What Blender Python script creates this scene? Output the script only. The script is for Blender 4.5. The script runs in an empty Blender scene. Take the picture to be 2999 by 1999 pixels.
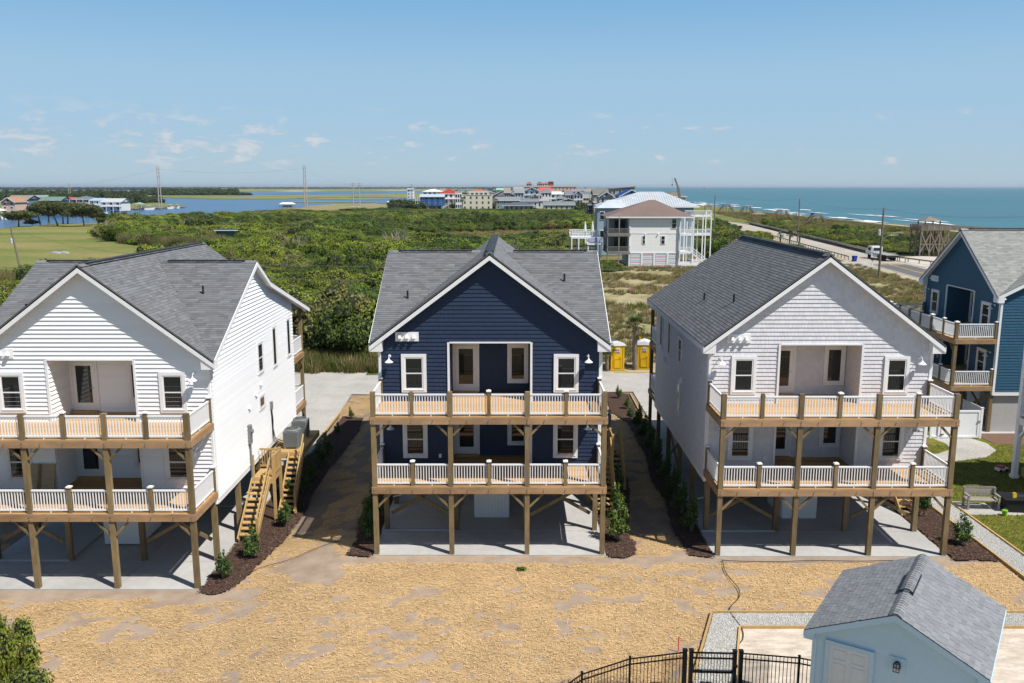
import bpy, math, random
import numpy as np
from math import radians as R, sin, cos, pi, sqrt, tan, atan
from mathutils import Vector, Matrix

sc = bpy.context.scene
COL = sc.collection
# ---------------------------------------------------------------- camera
F_PX, CX, CY, PITCH, CAM_Z = 2530.0, 1499.5, 999.5, 10.16, 14.71   # photograph pixels
cam_d = bpy.data.cameras.new('camera')
cam_d.sensor_width = 36.0
cam_d.lens = 36.0 * F_PX / 2999.0
cam_d.clip_start = 0.5
cam_d.clip_end = 60000
cam = bpy.data.objects.new('camera', cam_d)
cam.location = (0, 0, CAM_Z)
cam.rotation_euler = (R(90 - PITCH), 0, 0)
COL.objects.link(cam)
sc.camera = cam
# ---------------------------------------------------------------- sun + sky
SUN_DIR = Vector((0.57, -0.40, 1.0)).normalized()
sun_d = bpy.data.lights.new('sun', 'SUN')
sun_d.energy = 5.0
sun_d.angle = R(0.53)
sun_d.color = (1.0, 0.955, 0.89)
sun = bpy.data.objects.new('sun', sun_d)
sun.rotation_euler = SUN_DIR.to_track_quat('Z', 'Y').to_euler()
sun.location = (20, -20, 60)
COL.objects.link(sun)
world = bpy.data.worlds.new('World')
sc.world = world
world.use_nodes = True
wn, wl = world.node_tree.nodes, world.node_tree.links
wn.clear()
def wnode(t, **kw):
    n = wn.new(t)
    for k, v in kw.items(): setattr(n, k, v)
    return n
w_out = wnode('ShaderNodeOutputWorld')
w_bg = wnode('ShaderNodeBackground'); w_bg.inputs['Strength'].default_value = 0.078
w_sky = wnode('ShaderNodeTexSky', sky_type='NISHITA', sun_disc=False)
w_sky.sun_elevation = math.asin(SUN_DIR.z)
w_sky.sun_rotation = math.atan2(SUN_DIR.x, SUN_DIR.y)
w_sky.altitude = 0
w_sky.air_density = 1.0; w_sky.dust_density = 0.2; w_sky.ozone_density = 1.2
# small fair-weather cumulus: noise on a cloud deck seen from below
w_tc = wnode('ShaderNodeTexCoord')
w_sep = wnode('ShaderNodeSeparateXYZ'); wl.new(w_tc.outputs['Generated'], w_sep.inputs[0])
def wmath(op, a, b=None, c=None):
    n = wnode('ShaderNodeMath', operation=op)
    for i, v in enumerate((a, b, c)):
        if v is None: continue
        if isinstance(v, (int, float)): n.inputs[i].default_value = v
        else: wl.new(v, n.inputs[i])
    return n.outputs[0]
w_cmb = wnode('ShaderNodeCombineXYZ')
wl.new(wmath('MULTIPLY', wmath('ARCTAN2', w_sep.outputs['X'], w_sep.outputs['Y']), 26.0), w_cmb.inputs[0])
wl.new(wmath('MULTIPLY', wmath('ARCSINE', w_sep.outputs['Z']), 85.0), w_cmb.inputs[1])
def wnoise(scale, detail, off, dist=0.0, rough=0.55):
    m = wnode('ShaderNodeMapping'); m.inputs['Location'].default_value = off
    wl.new(w_cmb.outputs[0], m.inputs[0])
    n = wnode('ShaderNodeTexNoise'); n.inputs['Scale'].default_value = scale
    n.inputs['Detail'].default_value = detail; n.inputs['Distortion'].default_value = dist
    n.inputs['Roughness'].default_value = rough
    wl.new(m.outputs[0], n.inputs['Vector'])
    return n.outputs['Fac']
big = wnoise(0.22, 2, (3.1, 7.7, 0))
cells = wnoise(1.0, 8, (1.3, 4.2, 0), 0.4, 0.6)
# fair-weather clouds form over the land (west) and thin out over the sea (east)
cover = wmath('ADD', wmath('ADD', cells, wmath('MULTIPLY', wmath('SUBTRACT', big, 0.5), 0.3)), wmath('MULTIPLY', w_sep.outputs['X'], -0.13))
w_map = wnode('ShaderNodeMapRange', interpolation_type='SMOOTHSTEP')
w_map.inputs['From Min'].default_value = 0.515; w_map.inputs['From Max'].default_value = 0.70
wl.new(cover, w_map.inputs['Value'])
# thin out overhead: the deck is only met far away, towards the horizon
w_fade = wnode('ShaderNodeMapRange', interpolation_type='SMOOTHSTEP')
w_fade.inputs['From Min'].default_value = 0.098; w_fade.inputs['From Max'].default_value = 0.048
w_fade.inputs['To Min'].default_value = 0.0; w_fade.inputs['To Max'].default_value = 1.0
wl.new(w_sep.outputs['Z'], w_fade.inputs['Value'])
w_low = wnode('ShaderNodeMapRange', interpolation_type='SMOOTHSTEP')
w_low.inputs['From Min'].default_value = 0.008; w_low.inputs['From Max'].default_value = 0.035
wl.new(w_sep.outputs['Z'], w_low.inputs['Value'])
w_cf = wmath('MULTIPLY', wmath('MULTIPLY', wmath('MULTIPLY', w_map.outputs[0], w_fade.outputs[0]), w_low.outputs[0]), 0.56)
w_cc = wnode('ShaderNodeMix', data_type='RGBA')
w_cc.inputs['A'].default_value = (4.5, 5.3, 6.2, 1); w_cc.inputs['B'].default_value = (7.7, 7.4, 7.4, 1)
wl.new(w_map.outputs[0], w_cc.inputs['Factor'])
w_hs = wnode('ShaderNodeHueSaturation'); w_hs.inputs['Saturation'].default_value = 1.0
wl.new(w_sky.outputs[0], w_hs.inputs['Color'])
w_ramp = wnode('ShaderNodeValToRGB')
cr = w_ramp.color_ramp; cr.interpolation = 'EASE'
for p_, c_ in ((0.0, (5.3, 7.4, 9.1)), (0.10, (4.6, 7.35, 9.95)), (0.22, (2.7, 5.95, 9.7)), (0.45, (1.2, 3.2, 6.6))):
    e_ = cr.elements[0] if p_ == 0.0 else cr.elements.new(p_)
    e_.position = p_; e_.color = (c_[0] / 10, c_[1] / 10, c_[2] / 10, 1)
cr.elements.remove(cr.elements[-1])
wl.new(w_sep.outputs['Z'], w_ramp.inputs[0])
w_x10 = wnode('ShaderNodeVectorMath', operation='SCALE'); w_x10.inputs['Scale'].default_value = 7.7
wl.new(w_ramp.outputs[0], w_x10.inputs[0])
w_hz = wnode('ShaderNodeMapRange', interpolation_type='SMOOTHSTEP')
w_hz.inputs['From Min'].default_value = 0.17; w_hz.inputs['From Max'].default_value = 0.42; w_hz.inputs['To Min'].default_value = 0.9; w_hz.inputs['To Max'].default_value = 0.0
wl.new(w_sep.outputs['Z'], w_hz.inputs['Value'])
w_air = wnode('ShaderNodeMix', data_type='RGBA')
wl.new(w_hz.outputs[0], w_air.inputs['Factor']); wl.new(w_hs.outputs[0], w_air.inputs['A']); wl.new(w_x10.outputs[0], w_air.inputs['B'])
w_mix = wnode('ShaderNodeMix', data_type='RGBA')
wl.new(w_cf, w_mix.inputs['Factor']); wl.new(w_air.outputs['Result'], w_mix.inputs['A']); wl.new(w_cc.outputs['Result'], w_mix.inputs['B'])
wl.new(w_mix.outputs['Result'], w_bg.inputs['Color'])
wl.new(w_bg.outputs[0], w_out.inputs['Surface'])
# ---------------------------------------------------------------- exposure
sc.view_settings.view_transform = 'Standard'
sc.view_settings.look = 'None'
sc.view_settings.exposure = 0.36
sc.view_settings.gamma = 1.0
sc.view_settings.use_curve_mapping = False
sc.render.engine = 'CYCLES'
sc.cycles.max_bounces = 6
sc.cycles.diffuse_bounces = 3
sc.cycles.glossy_bounces = 2
sc.cycles.transmission_bounces = 2
sc.cycles.transparent_max_bounces = 4
sc.cycles.volume_bounces = 0
sc.cycles.caustics_reflective = False
sc.cycles.caustics_refractive = False
sc.cycles.use_denoising = True

# ================================================================ helpers
rnd = random.Random(7)
TH = R(PITCH)
def drop_tan(py): return tan(TH + atan((py - CY) / F_PX))
def depth_k(py): return cos(TH) - (py - CY) / F_PX * sin(TH)
def G(px, py, z=0.0):
    """the point of the ground plane z that a photograph pixel looks at"""
    Y = (CAM_Z - z) / drop_tan(py)
    return ((px - CX) * Y / depth_k(py) / F_PX, Y)
def Zat(py, Y): return CAM_Z - Y * drop_tan(py)
def Xat(px, py, Y): return (px - CX) * Y / depth_k(py) / F_PX

def _hash(ix, iy, seed):
    h = (ix.astype(np.int64) * 374761393 + iy.astype(np.int64) * 668265263 + seed * 974711) & 0x7fffffff
    h = ((h ^ (h >> 13)) * 1274126177) & 0x7fffffff
    return ((h ^ (h >> 16)) & 0xffff) / 65535.0
def vnoise(x, y, seed=0):
    x = np.asarray(x, float); y = np.asarray(y, float)
    ix = np.floor(x); iy = np.floor(y); fx = x - ix; fy = y - iy
    fx = fx * fx * (3 - 2 * fx); fy = fy * fy * (3 - 2 * fy)
    a = _hash(ix, iy, seed); b = _hash(ix + 1, iy, seed); c = _hash(ix, iy + 1, seed); d = _hash(ix + 1, iy + 1, seed)
    return (a * (1 - fx) + b * fx) * (1 - fy) + (c * (1 - fx) + d * fx) * fy
def fbm(x, y, seed=0, octs=4):
    v = 0; a = 0.5; t = 0
    for o in range(octs):
        v = v + a * vnoise(np.asarray(x) * 2 ** o, np.asarray(y) * 2 ** o, seed + o * 17); t += a; a *= 0.5
    return v / t
def sstep(a, b, x):
    t = np.clip((np.asarray(x, float) - a) / (b - a), 0, 1)
    return t * t * (3 - 2 * t)
def gz(x, y):
    """height of the lots: the western lot lies about 0.4 m lower"""
    return -0.42 * (1 - sstep(-10.4, -6.6, x)) * (1 - sstep(50, 66, y))

# ---------------------------------------------------------------- materials
MATS = {}
def lin(c):
    return tuple(((v / 255) / 12.92 if v / 255 <= 0.04045 else ((v / 255 + 0.055) / 1.055) ** 2.4) for v in c)
class NT:
    def __init__(s, name):
        s.m = bpy.data.materials.new(name); s.m.use_nodes = True
        s.n, s.l = s.m.node_tree.nodes, s.m.node_tree.links
        s.p = s.n['Principled BSDF']
    def new(s, t, **kw):
        n = s.n.new(t)
        for k, v in kw.items(): setattr(n, k, v)
        return n
    def link(s, a, b): s.l.new(a, b)
    def pos(s):
        if not hasattr(s, '_g'): s._g = s.new('ShaderNodeNewGeometry')
        return s._g.outputs['Position']
    def mapping(s, scale, vec=None, rot=(0, 0, 0)):
        m = s.new('ShaderNodeMapping'); m.inputs['Scale'].default_value = scale; m.inputs['Rotation'].default_value = rot
        s.link(vec or s.pos(), m.inputs[0]); return m.outputs[0]
    def noise(s, scale, detail=3, vec=None, rough=0.55, dist=0):
        n = s.new('ShaderNodeTexNoise'); n.inputs['Scale'].default_value = scale
        n.inputs['Detail'].default_value = detail; n.inputs['Roughness'].default_value = rough; n.inputs['Distortion'].default_value = dist
        s.link(vec or s.pos(), n.inputs['Vector']); return n.outputs['Fac']
    def math(s, op, a, b=None):
        n = s.new('ShaderNodeMath', operation=op)
        for i, v in enumerate((a, b)):
            if v is None: continue
            if isinstance(v, (int, float)): n.inputs[i].default_value = v
            else: s.link(v, n.inputs[i])
        return n.outputs[0]
    def rng(s, v, a, b, c, d, smooth=False):
        n = s.new('ShaderNodeMapRange')
        if smooth: n.interpolation_type = 'SMOOTHSTEP'
        for k, x in zip(('From Min', 'From Max', 'To Min', 'To Max'), (a, b, c, d)): n.inputs[k].default_value = x
        s.link(v, n.inputs['Value']); return n.outputs[0]
    def mix(s, fac, a, b, mode='MIX'):
        n = s.new('ShaderNodeMix', data_type='RGBA', blend_type=mode)
        for k, v in (('Factor', fac), ('A', a), ('B', b)):
            if isinstance(v, (int, float)): n.inputs[k].default_value = v
            elif isinstance(v, tuple): n.inputs[k].default_value = (*v[:3], 1)
            else: s.link(v, n.inputs[k])
        return n.outputs['Result']
    def scale_col(s, col, fac):
        n = s.new('ShaderNodeVectorMath', operation='SCALE')
        if isinstance(col, tuple): n.inputs[0].default_value = col[:3]
        else: s.link(col, n.inputs[0])
        if isinstance(fac, (int, float)): n.inputs['Scale'].default_value = fac
        else: s.link(fac, n.inputs['Scale'])
        return n.outputs[0]
    def attr(s, name='tone'):
        n = s.new('ShaderNodeAttribute'); n.attribute_name = name; return n.outputs['Fac']
    def rand(s):
        return s.new('ShaderNodeObjectInfo').outputs['Random']
    def bump(s, h, strength, dist=0.02):
        b = s.new('ShaderNodeBump'); b.inputs['Strength'].default_value = strength; b.inputs['Distance'].default_value = dist
        s.link(h, b.inputs['Height']); s.link(b.outputs[0], s.p.inputs['Normal'])
    def base(s, c, rough=0.7, metal=0.0, spec=0.3):
        if isinstance(c, tuple): s.p.inputs['Base Color'].default_value = (*c[:3], 1)
        else: s.link(c, s.p.inputs['Base Color'])
        s.p.inputs['Roughness'].default_value = rough; s.p.inputs['Metallic'].default_value = metal
        s.p.inputs['Specular IOR Level'].default_value = spec
        return s.m
def pm(name, col, rough=0.7, ns=6.0, amt=0.12, rand=0.0, bump=0.0, tone=False, metal=0.0, spec=0.3, big=0.0, stretch=None):
    """a procedural material: colour, grain noise, per-object and per-piece variation"""
    if name in MATS: return MATS[name]
    t = NT(name)
    vec = t.mapping(stretch) if stretch else None
    nz = t.noise(ns, 4, vec)
    f = t.rng(nz, 0.25, 0.75, 1 - amt, 1 + amt)
    if big: f = t.math('MULTIPLY', f, t.rng(t.noise(ns * 0.08, 3), 0.3, 0.7, 1 - big, 1 + big))
    if rand: f = t.math('MULTIPLY', f, t.rng(t.rand(), 0, 1, 1 - rand, 1 + rand))
    if tone: f = t.math('MULTIPLY', f, t.attr())
    if bump: t.bump(nz, bump)
    MATS[name] = t.base(t.scale_col(tuple(col), f), rough, metal, spec)
    return MATS[name]
def leafmat(name, col, var=0.25, trans=0.25, spec=0.25, tip=None):
    if name in MATS: return MATS[name]
    t = NT(name)
    f = t.math('MULTIPLY', t.attr(), t.rng(t.noise(0.13, 3), 0.3, 0.7, 1 - var, 1 + var))
    f = t.math('MULTIPLY', f, t.rng(t.rand(), 0, 1, 0.82, 1.18))
    c = t.mix(t.rng(t.noise(0.045, 2), 0.38, 0.62, 0, 1), tuple(col), tuple(tip or col))
    c = t.scale_col(c, f)
    t.base(c, 0.55, 0, spec)
    tr = t.new('ShaderNodeBsdfTranslucent'); t.link(c, tr.inputs['Color'])
    ms = t.new('ShaderNodeMixShader'); ms.inputs[0].default_value = trans
    t.link(t.p.outputs[0], ms.inputs[1]); t.link(tr.outputs[0], ms.inputs[2])
    t.link(ms.outputs[0], t.n['Material Output'].inputs['Surface'])
    MATS[name] = t.m
    return t.m

# ---------------------------------------------------------------- mesh + object helpers
CUBE_V = [(x, y, z) for x in (-.5, .5) for y in (-.5, .5) for z in (-.5, .5)]
CUBE_F = [(0, 1, 3, 2), (4, 6, 7, 5), (0, 4, 5, 1), (2, 3, 7, 6), (0, 2, 6, 4), (1, 5, 7, 3)]
_mesh_cache = {}
class MB:
    """collects faces of ONE piece"""
    def __init__(s): s.v, s.f, s.t = [], [], []
    def add(s, verts, faces, tone=1.0):
        o = len(s.v); s.v.extend(verts); s.f.extend(tuple(i + o for i in f) for f in faces); s.t.extend([tone] * len(verts)); return s
    def box(s, c, d, M=None, tone=1.0):
        vs = [(c[0] + x * d[0], c[1] + y * d[1], c[2] + z * d[2]) for x, y, z in CUBE_V]
        if M is not None: vs = [tuple(M @ Vector(v)) for v in vs]
        return s.add(vs, CUBE_F, tone)
    def bar(s, p0, p1, w, h=None, tone=1.0):
        h = h or w
        M = bar_matrix(p0, p1)
        L = (Vector(p1) - Vector(p0)).length
        return s.box((0, 0, 0), (w, h, L), M, tone)
    def tube(s, pts, rad, n=8, tone=1.0, cap=True):
        pts = [Vector(p) for p in pts]
        rs = rad if isinstance(rad, (list, tuple)) else [rad] * len(pts)
        o = len(s.v)
        for i, p in enumerate(pts):
            d = (pts[min(i + 1, len(pts) - 1)] - pts[max(i - 1, 0)]).normalized()
            a = d.orthogonal().normalized() if i == 0 else (a - d * a.dot(d)).normalized()
            b = d.cross(a)
            for k in range(n):
                an = 2 * pi * k / n
                s.v.append(tuple(p + (a * cos(an) + b * sin(an)) * rs[i])); s.t.append(tone)
        for i in range(len(pts) - 1):
            for k in range(n):
                k2 = (k + 1) % n
                s.f.append((o + i * n + k, o + i * n + k2, o + (i + 1) * n + k2, o + (i + 1) * n + k))
        if cap:
            s.f.append(tuple(o + k for k in range(n))[::-1]); s.f.append(tuple(o + (len(pts) - 1) * n + k for k in range(n)))
        return s
    def lathe(s, prof, n=12, c=(0, 0, 0), tone=1.0):
        o = len(s.v)
        for r, z in prof:
            for k in range(n):
                s.v.append((c[0] + r * cos(2 * pi * k / n), c[1] + r * sin(2 * pi * k / n), c[2] + z)); s.t.append(tone)
        for i in range(len(prof) - 1):
            for k in range(n):
                k2 = (k + 1) % n
                s.f.append((o + i * n + k, o + i * n + k2, o + (i + 1) * n + k2, o + (i + 1) * n + k))
        s.f.append(tuple(o + k for k in range(n))[::-1]); s.f.append(tuple(o + (len(prof) - 1) * n + k for k in range(n)))
        return s
    def prism(s, poly, y0, y1, tone=1.0):
        """polygon in (x, z) pushed from y0 to y1"""
        n = len(poly)
        return s.add([(x, y0, z) for x, z in poly] + [(x, y1, z) for x, z in poly],
                     [tuple(range(n)), tuple(range(2 * n - 1, n - 1, -1))] + [(i, i + n, (i + 1) % n + n, (i + 1) % n) for i in range(n)], tone)
    def slab(s, poly, z0, z1, tone=1.0):
        """polygon in (x, y) pushed from z0 to z1"""
        n = len(poly)
        return s.add([(x, y, z0) for x, y in poly] + [(x, y, z1) for x, y in poly],
                     [tuple(range(n - 1, -1, -1)), tuple(range(n, 2 * n))] + [(i, (i + 1) % n, (i + 1) % n + n, i + n) for i in range(n)], tone)
    def mesh(s, name, mat, smooth=False):
        me = bpy.data.meshes.new(name)
        me.from_pydata(s.v, [], s.f)
        if any(t != 1.0 for t in s.t) or True:
            a = me.attributes.new('tone', 'FLOAT', 'POINT'); a.data.foreach_set('value', s.t)
        if isinstance(mat, (list, tuple)):
            for m in mat: me.materials.append(m)
        else: me.materials.append(mat)
        if smooth: me.polygons.foreach_set('use_smooth', [True] * len(me.polygons))
        return me
    def build(s, name, mat, parent=None, M=None, smooth=False, kind=None):
        return put(name, s.mesh(name, mat, smooth), parent, M, kind)
def put(name, me, parent=None, M=None, kind=None):
    o = bpy.data.objects.new(name, me); COL.objects.link(o)
    if parent is not None: o.parent = parent
    if M is not None: o.matrix_local = M
    if kind: o['kind'] = kind
    return o
def bar_matrix(p0, p1):
    p0, p1 = Vector(p0), Vector(p1); d = (p1 - p0).normalized()
    up = Vector((0, 0, 1)) if abs(d.z) < 0.99 else Vector((0, 1, 0))
    x = up.cross(d).normalized() if abs(d.z) < 0.99 else Vector((1, 0, 0))
    y = d.cross(x)
    return Matrix.Translation((p0 + p1) / 2) @ Matrix((x, y, d)).transposed().to_4x4()
def cube(mat):
    k = ('cube', mat.name)
    if k not in _mesh_cache: _mesh_cache[k] = MB().box((0, 0, 0), (1, 1, 1)).mesh('block', mat)
    return _mesh_cache[k]
def diag(d): return Matrix.Diagonal((d[0], d[1], d[2], 1))
def box(name, c, d, mat, parent=None, M=None, rz=0.0):
    m = Matrix.Translation(c) @ Matrix.Rotation(rz, 4, 'Z') @ diag(d)
    return put(name, cube(mat), parent, (M @ m) if M is not None else m)
def bar(name, p0, p1, w, h, mat, parent=None, M=None):
    m = bar_matrix(p0, p1) @ diag((w, h, (Vector(p1) - Vector(p0)).length))
    return put(name, cube(mat), parent, (M @ m) if M is not None else m)
def tag(o, label, cat=None, group=None, kind=None):
    o['label'] = label
    if cat: o['category'] = cat
    if group: o['group'] = group
    if kind: o['kind'] = kind
    return o
def thing(name, label, cat, loc=(0, 0, 0), rz=0.0, group=None):
    o = bpy.data.objects.new(name, None); COL.objects.link(o)
    o.location = loc; o.rotation_euler = (0, 0, rz); o.empty_display_size = 0.3
    return tag(o, label, cat, group)
def npmesh(name, V, Fq, mat, tone=None, smooth=False):
    """large meshes from numpy: V (n,3), Fq (m,4) or (m,3)"""
    me = bpy.data.meshes.new(name)
    V = np.asarray(V, np.float32); Fq = np.asarray(Fq, np.int32)
    k = Fq.shape[1]
    me.vertices.add(len(V)); me.vertices.foreach_set('co', V.ravel())
    me.loops.add(Fq.size); me.loops.foreach_set('vertex_index', Fq.ravel())
    me.polygons.add(len(Fq)); me.polygons.foreach_set('loop_start', np.arange(0, Fq.size, k, dtype=np.int32))
    me.polygons.foreach_set('loop_total', np.full(len(Fq), k, np.int32))
    me.polygons.foreach_set('use_smooth', np.full(len(Fq), smooth, bool))
    a = me.attributes.new('tone', 'FLOAT', 'POINT')
    a.data.foreach_set('value', np.ones(len(V), np.float32) if tone is None else np.asarray(tone, np.float32))
    if isinstance(mat, (list, tuple)):
        for m in mat: me.materials.append(m)
    else: me.materials.append(mat)
    me.update(calc_edges=True)
    return me
def sheet(name, x0, x1, y0, y1, step, zf, mat, tone=None, mask=None):
    nx, ny = int(round((x1 - x0) / step)) + 1, int(round((y1 - y0) / step)) + 1
    X, Y = np.meshgrid(np.linspace(x0, x1, nx), np.linspace(y0, y1, ny))
    Z = zf(X, Y)
    I = np.arange(nx * ny).reshape(ny, nx)
    Fq = np.stack([I[:-1, :-1], I[:-1, 1:], I[1:, 1:], I[1:, :-1]], -1).reshape(-1, 4)
    if mask is not None:
        k = mask(X, Y).ravel(); Fq = Fq[k[Fq].all(1)]
    return npmesh(name, np.stack([X, Y, Z], -1).reshape(-1, 3), Fq, mat, None if tone is None else tone(X, Y).ravel(), True)

# ---------------------------------------------------------------- shared materials
WHITE = pm('white_vinyl', (0.74, 0.75, 0.76), 0.45, 8, 0.03)
TRIM = pm('white_trim', (0.72, 0.725, 0.73), 0.5, 5, 0.04)
WOOD = pm('treated_pine', (0.178, 0.130, 0.066), 0.8, 9, 0.22, rand=0.22, bump=0.15, big=0.15, stretch=(1, 1, 0.25))
BEAM = pm('treated_beam', (0.31, 0.195, 0.105), 0.8, 7, 0.2, rand=0.12, bump=0.15, big=0.18, stretch=(0.3, 1, 1))
DECK = pm('deck_board_pine', (0.47, 0.285, 0.125), 0.8, 10, 0.15, rand=0.2, stretch=(0.3, 1, 1))
NEWWOOD = pm('new_pine', (0.44, 0.29, 0.12), 0.75, 8, 0.15, rand=0.14, bump=0.1)
OLDWOOD = pm('weathered_wood', (0.20, 0.165, 0.13), 0.9, 6, 0.2, rand=0.2)
STEEL = pm('galvanised_steel', (0.45, 0.46, 0.47), 0.4, 20, 0.1, metal=0.8)
DARKMETAL = pm('dark_bronze_metal', (0.02, 0.022, 0.024), 0.45, 20, 0.1)
GLASSD = NT('dark_window_glass'); GLASSD.base((0.012, 0.015, 0.018), 0.04, 0, 0.6); GLASSD = GLASSD.m
CONC = pm('new_concrete', (0.385, 0.38, 0.365), 0.85, 3.0, 0.08, bump=0.05, big=0.12)
GREYPAINT = pm('grey_painted_metal', (0.18, 0.195, 0.195), 0.5, 10, 0.06)
# ================================================================ house kit
# local axes of a house: x across the front, y inwards from the front deck posts, z up from its slab
HW, YF, FW, RB, BW = 4.67, 2.03, 2.44, 4.02, 15.3     # half width, front fascia, front wall, recess back, rear wall
Z0, Z1, Z2, ZE = 2.35, 2.89, 5.76, 8.33               # wall foot, lower deck, upper deck, eave
RX, RZ, CRY, CRZ = 4.99, 12.07, 8.43, 11.69           # roof half width, main ridge, cross ridge
KY, KZ, EY, EZ = 10.43, 10.54, 18.1, 8.2              # rear kink and rear eave of the cross roof
def cross_z(y):
    y = np.asarray(y, float)
    return np.where(y < CRY, CRZ - 0.525 * (CRY - y), np.where(y < KY, CRZ - 0.575 * (y - CRY), KZ - 0.305 * (y - KY)))
def main_z(x): return RZ - 0.7495 * np.abs(np.asarray(x, float))

def shingle_mesh(planes, mat, e=0.145, wr=(0.2, 0.42), seed=1, thick=0.015):
    """planes: (origin, u, s, L, S, keep). One mesh of wedge-shaped tabs."""
    rg = np.random.RandomState(seed); Vs, Fs, Ts = [], [], []; off = 0
    base_f = np.array([[0, 1, 5, 4], [0, 3, 2, 1]])
    for O, u, s_, L, S, keep in planes:
        O, u, s_ = np.array(O, float), np.array(u, float), np.array(s_, float)
        u /= np.linalg.norm(u); s_ /= np.linalg.norm(s_); n = np.cross(u, s_)
        bf = base_f
        if n[2] < 0: n = -n; bf = base_f[:, ::-1]
        for i in range(int(math.ceil(S / e))):
            w = rg.uniform(wr[0], wr[1], int(L / wr[0]) + 2); ed = np.concatenate([[0], np.cumsum(w)]) - rg.uniform(0, wr[0])
            a, b = np.clip(ed[:-1], 0, L), np.clip(ed[1:], 0, L); k = (b - a) > 0.03; a, b = a[k], b[k]
            s0, s1 = i * e, min((i + 1) * e + 0.02, S)
            mid = O + np.outer((a + b) / 2, u) + s_ * (s0 + s1) / 2
            if keep is not None:
                k = keep(mid); a, b, mid = a[k], b[k], mid[k]
            m = len(a)
            if not m: continue
            t0 = thick * rg.uniform(0.95, 1.05, m); P = np.zeros((m, 8, 3))
            for j, (uu, ss, tt) in enumerate(((a, s0, t0), (b, s0, t0), (b, s0, 0 * t0), (a, s0, 0 * t0), (a, s1, 0 * t0 + .002), (b, s1, 0 * t0 + .002), (b, s1, 0 * t0), (a, s1, 0 * t0))):
                P[:, j] = O + np.outer(uu, u) + s_ * ss + np.outer(tt, n)
            Vs.append(P.reshape(-1, 3)); Fs.append((bf[None] + (off + 8 * np.arange(m))[:, None, None]).reshape(-1, 4)); off += 8 * m
            Ts.append(np.repeat(rg.choice([0.82, 0.9, 0.97, 1.04, 1.1, 1.18], m, p=[.12, .2, .26, .2, .14, .08]) * rg.uniform(.94, 1.06, m), 8))
    return npmesh('shingles', np.concatenate(Vs), np.concatenate(Fs), mat, np.concatenate(Ts))

WEDGE_F = [(0, 3, 2, 1), (3, 7, 6, 2), (4, 5, 6, 7), (0, 4, 7, 3), (1, 2, 6, 5), (0, 1, 5, 4)]
def wedge_v(l0, r0, l1, r1, zb, zt, tb, tt):
    return [(l0, 0, zb), (r0, 0, zb), (r0, -tb, zb), (l0, -tb, zb), (l1, 0, zt), (r1, 0, zt), (r1, -tt, zt), (l1, -tt, zt)]
def cut(l, r, zb, zt, opens):
    spans = [(l, r)]
    for a, b, c, d in opens:
        if zb + 0.02 < d and zt - 0.02 > c:
            spans = [q for s in spans for q in ((s[0], min(s[1], a)), (max(s[0], b), s[1])) if q[1] - q[0] > 0.02]
    return spans
def siding(parent, name, M, span, z0, z1, style, mat, opens=(), seed=1, e=0.172):
    """one wall: a backing sheet (the part) and its boards or shakes (sub-parts)"""
    rg = random.Random(seed); back = MB(); pieces = []
    n = max(1, int(round((z1 - z0) / e))); e = (z1 - z0) / n
    for i in range(n):
        zb, zt = z0 + i * e, z0 + (i + 1) * e
        lo, hi = span(zb + 1e-4), span(zt - 1e-4)
        if hi is None or hi[1] - hi[0] < 0.04:
            if lo is None or lo[1] - lo[0] < 0.08: continue
            m = (lo[0] + lo[1]) / 2; hi = (m - 0.01, m + 0.01)
        for a, b in cut(lo[0], lo[1], zb, zt, opens):
            a1, b1 = max(a, hi[0]) if a <= lo[0] + 1e-6 else a, min(b, hi[1]) if b >= lo[1] - 1e-6 else b
            if b1 < a1: a1 = b1 = (a1 + b1) / 2
            pieces.append((a, b, a1, b1, zb, zt))
            back.add([(a, 0.03, zb), (b, 0.03, zb), (b1, 0.03, zt), (a1, 0.03, zt)], [(0, 1, 2, 3)])
    w = back.build(name, mat, parent, M)
    if style == 'lap':
        for p in pieces:
            MB().add(wedge_v(*p[:4], p[4], p[5] + 0.012, 0.058, 0.005), WEDGE_F).build('siding_board', mat, w)
    else:
        sh = MB()
        for a, b, a1, b1, zb, zt in pieces:
            x = a - rg.uniform(0, .1)
            while x < b:
                wd = rg.uniform(0.11, 0.24); l, r = max(x, a), min(x + wd - 0.004, b); x += wd
                if r - l < 0.02: continue
                l1, r1 = min(max(l, a1), b1), max(min(r, b1), a1)
                if r1 <= l1: l1 = r1 = (l1 + r1) / 2
                sh.add(wedge_v(l, r, l1, r1, zb, zt + 0.01, 0.036 + rg.uniform(-.001, .001), 0.006), WEDGE_F, rg.uniform(0.94, 1.06))
        sh.build('siding_shakes', mat, w, kind='stuff')
    return w

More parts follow.
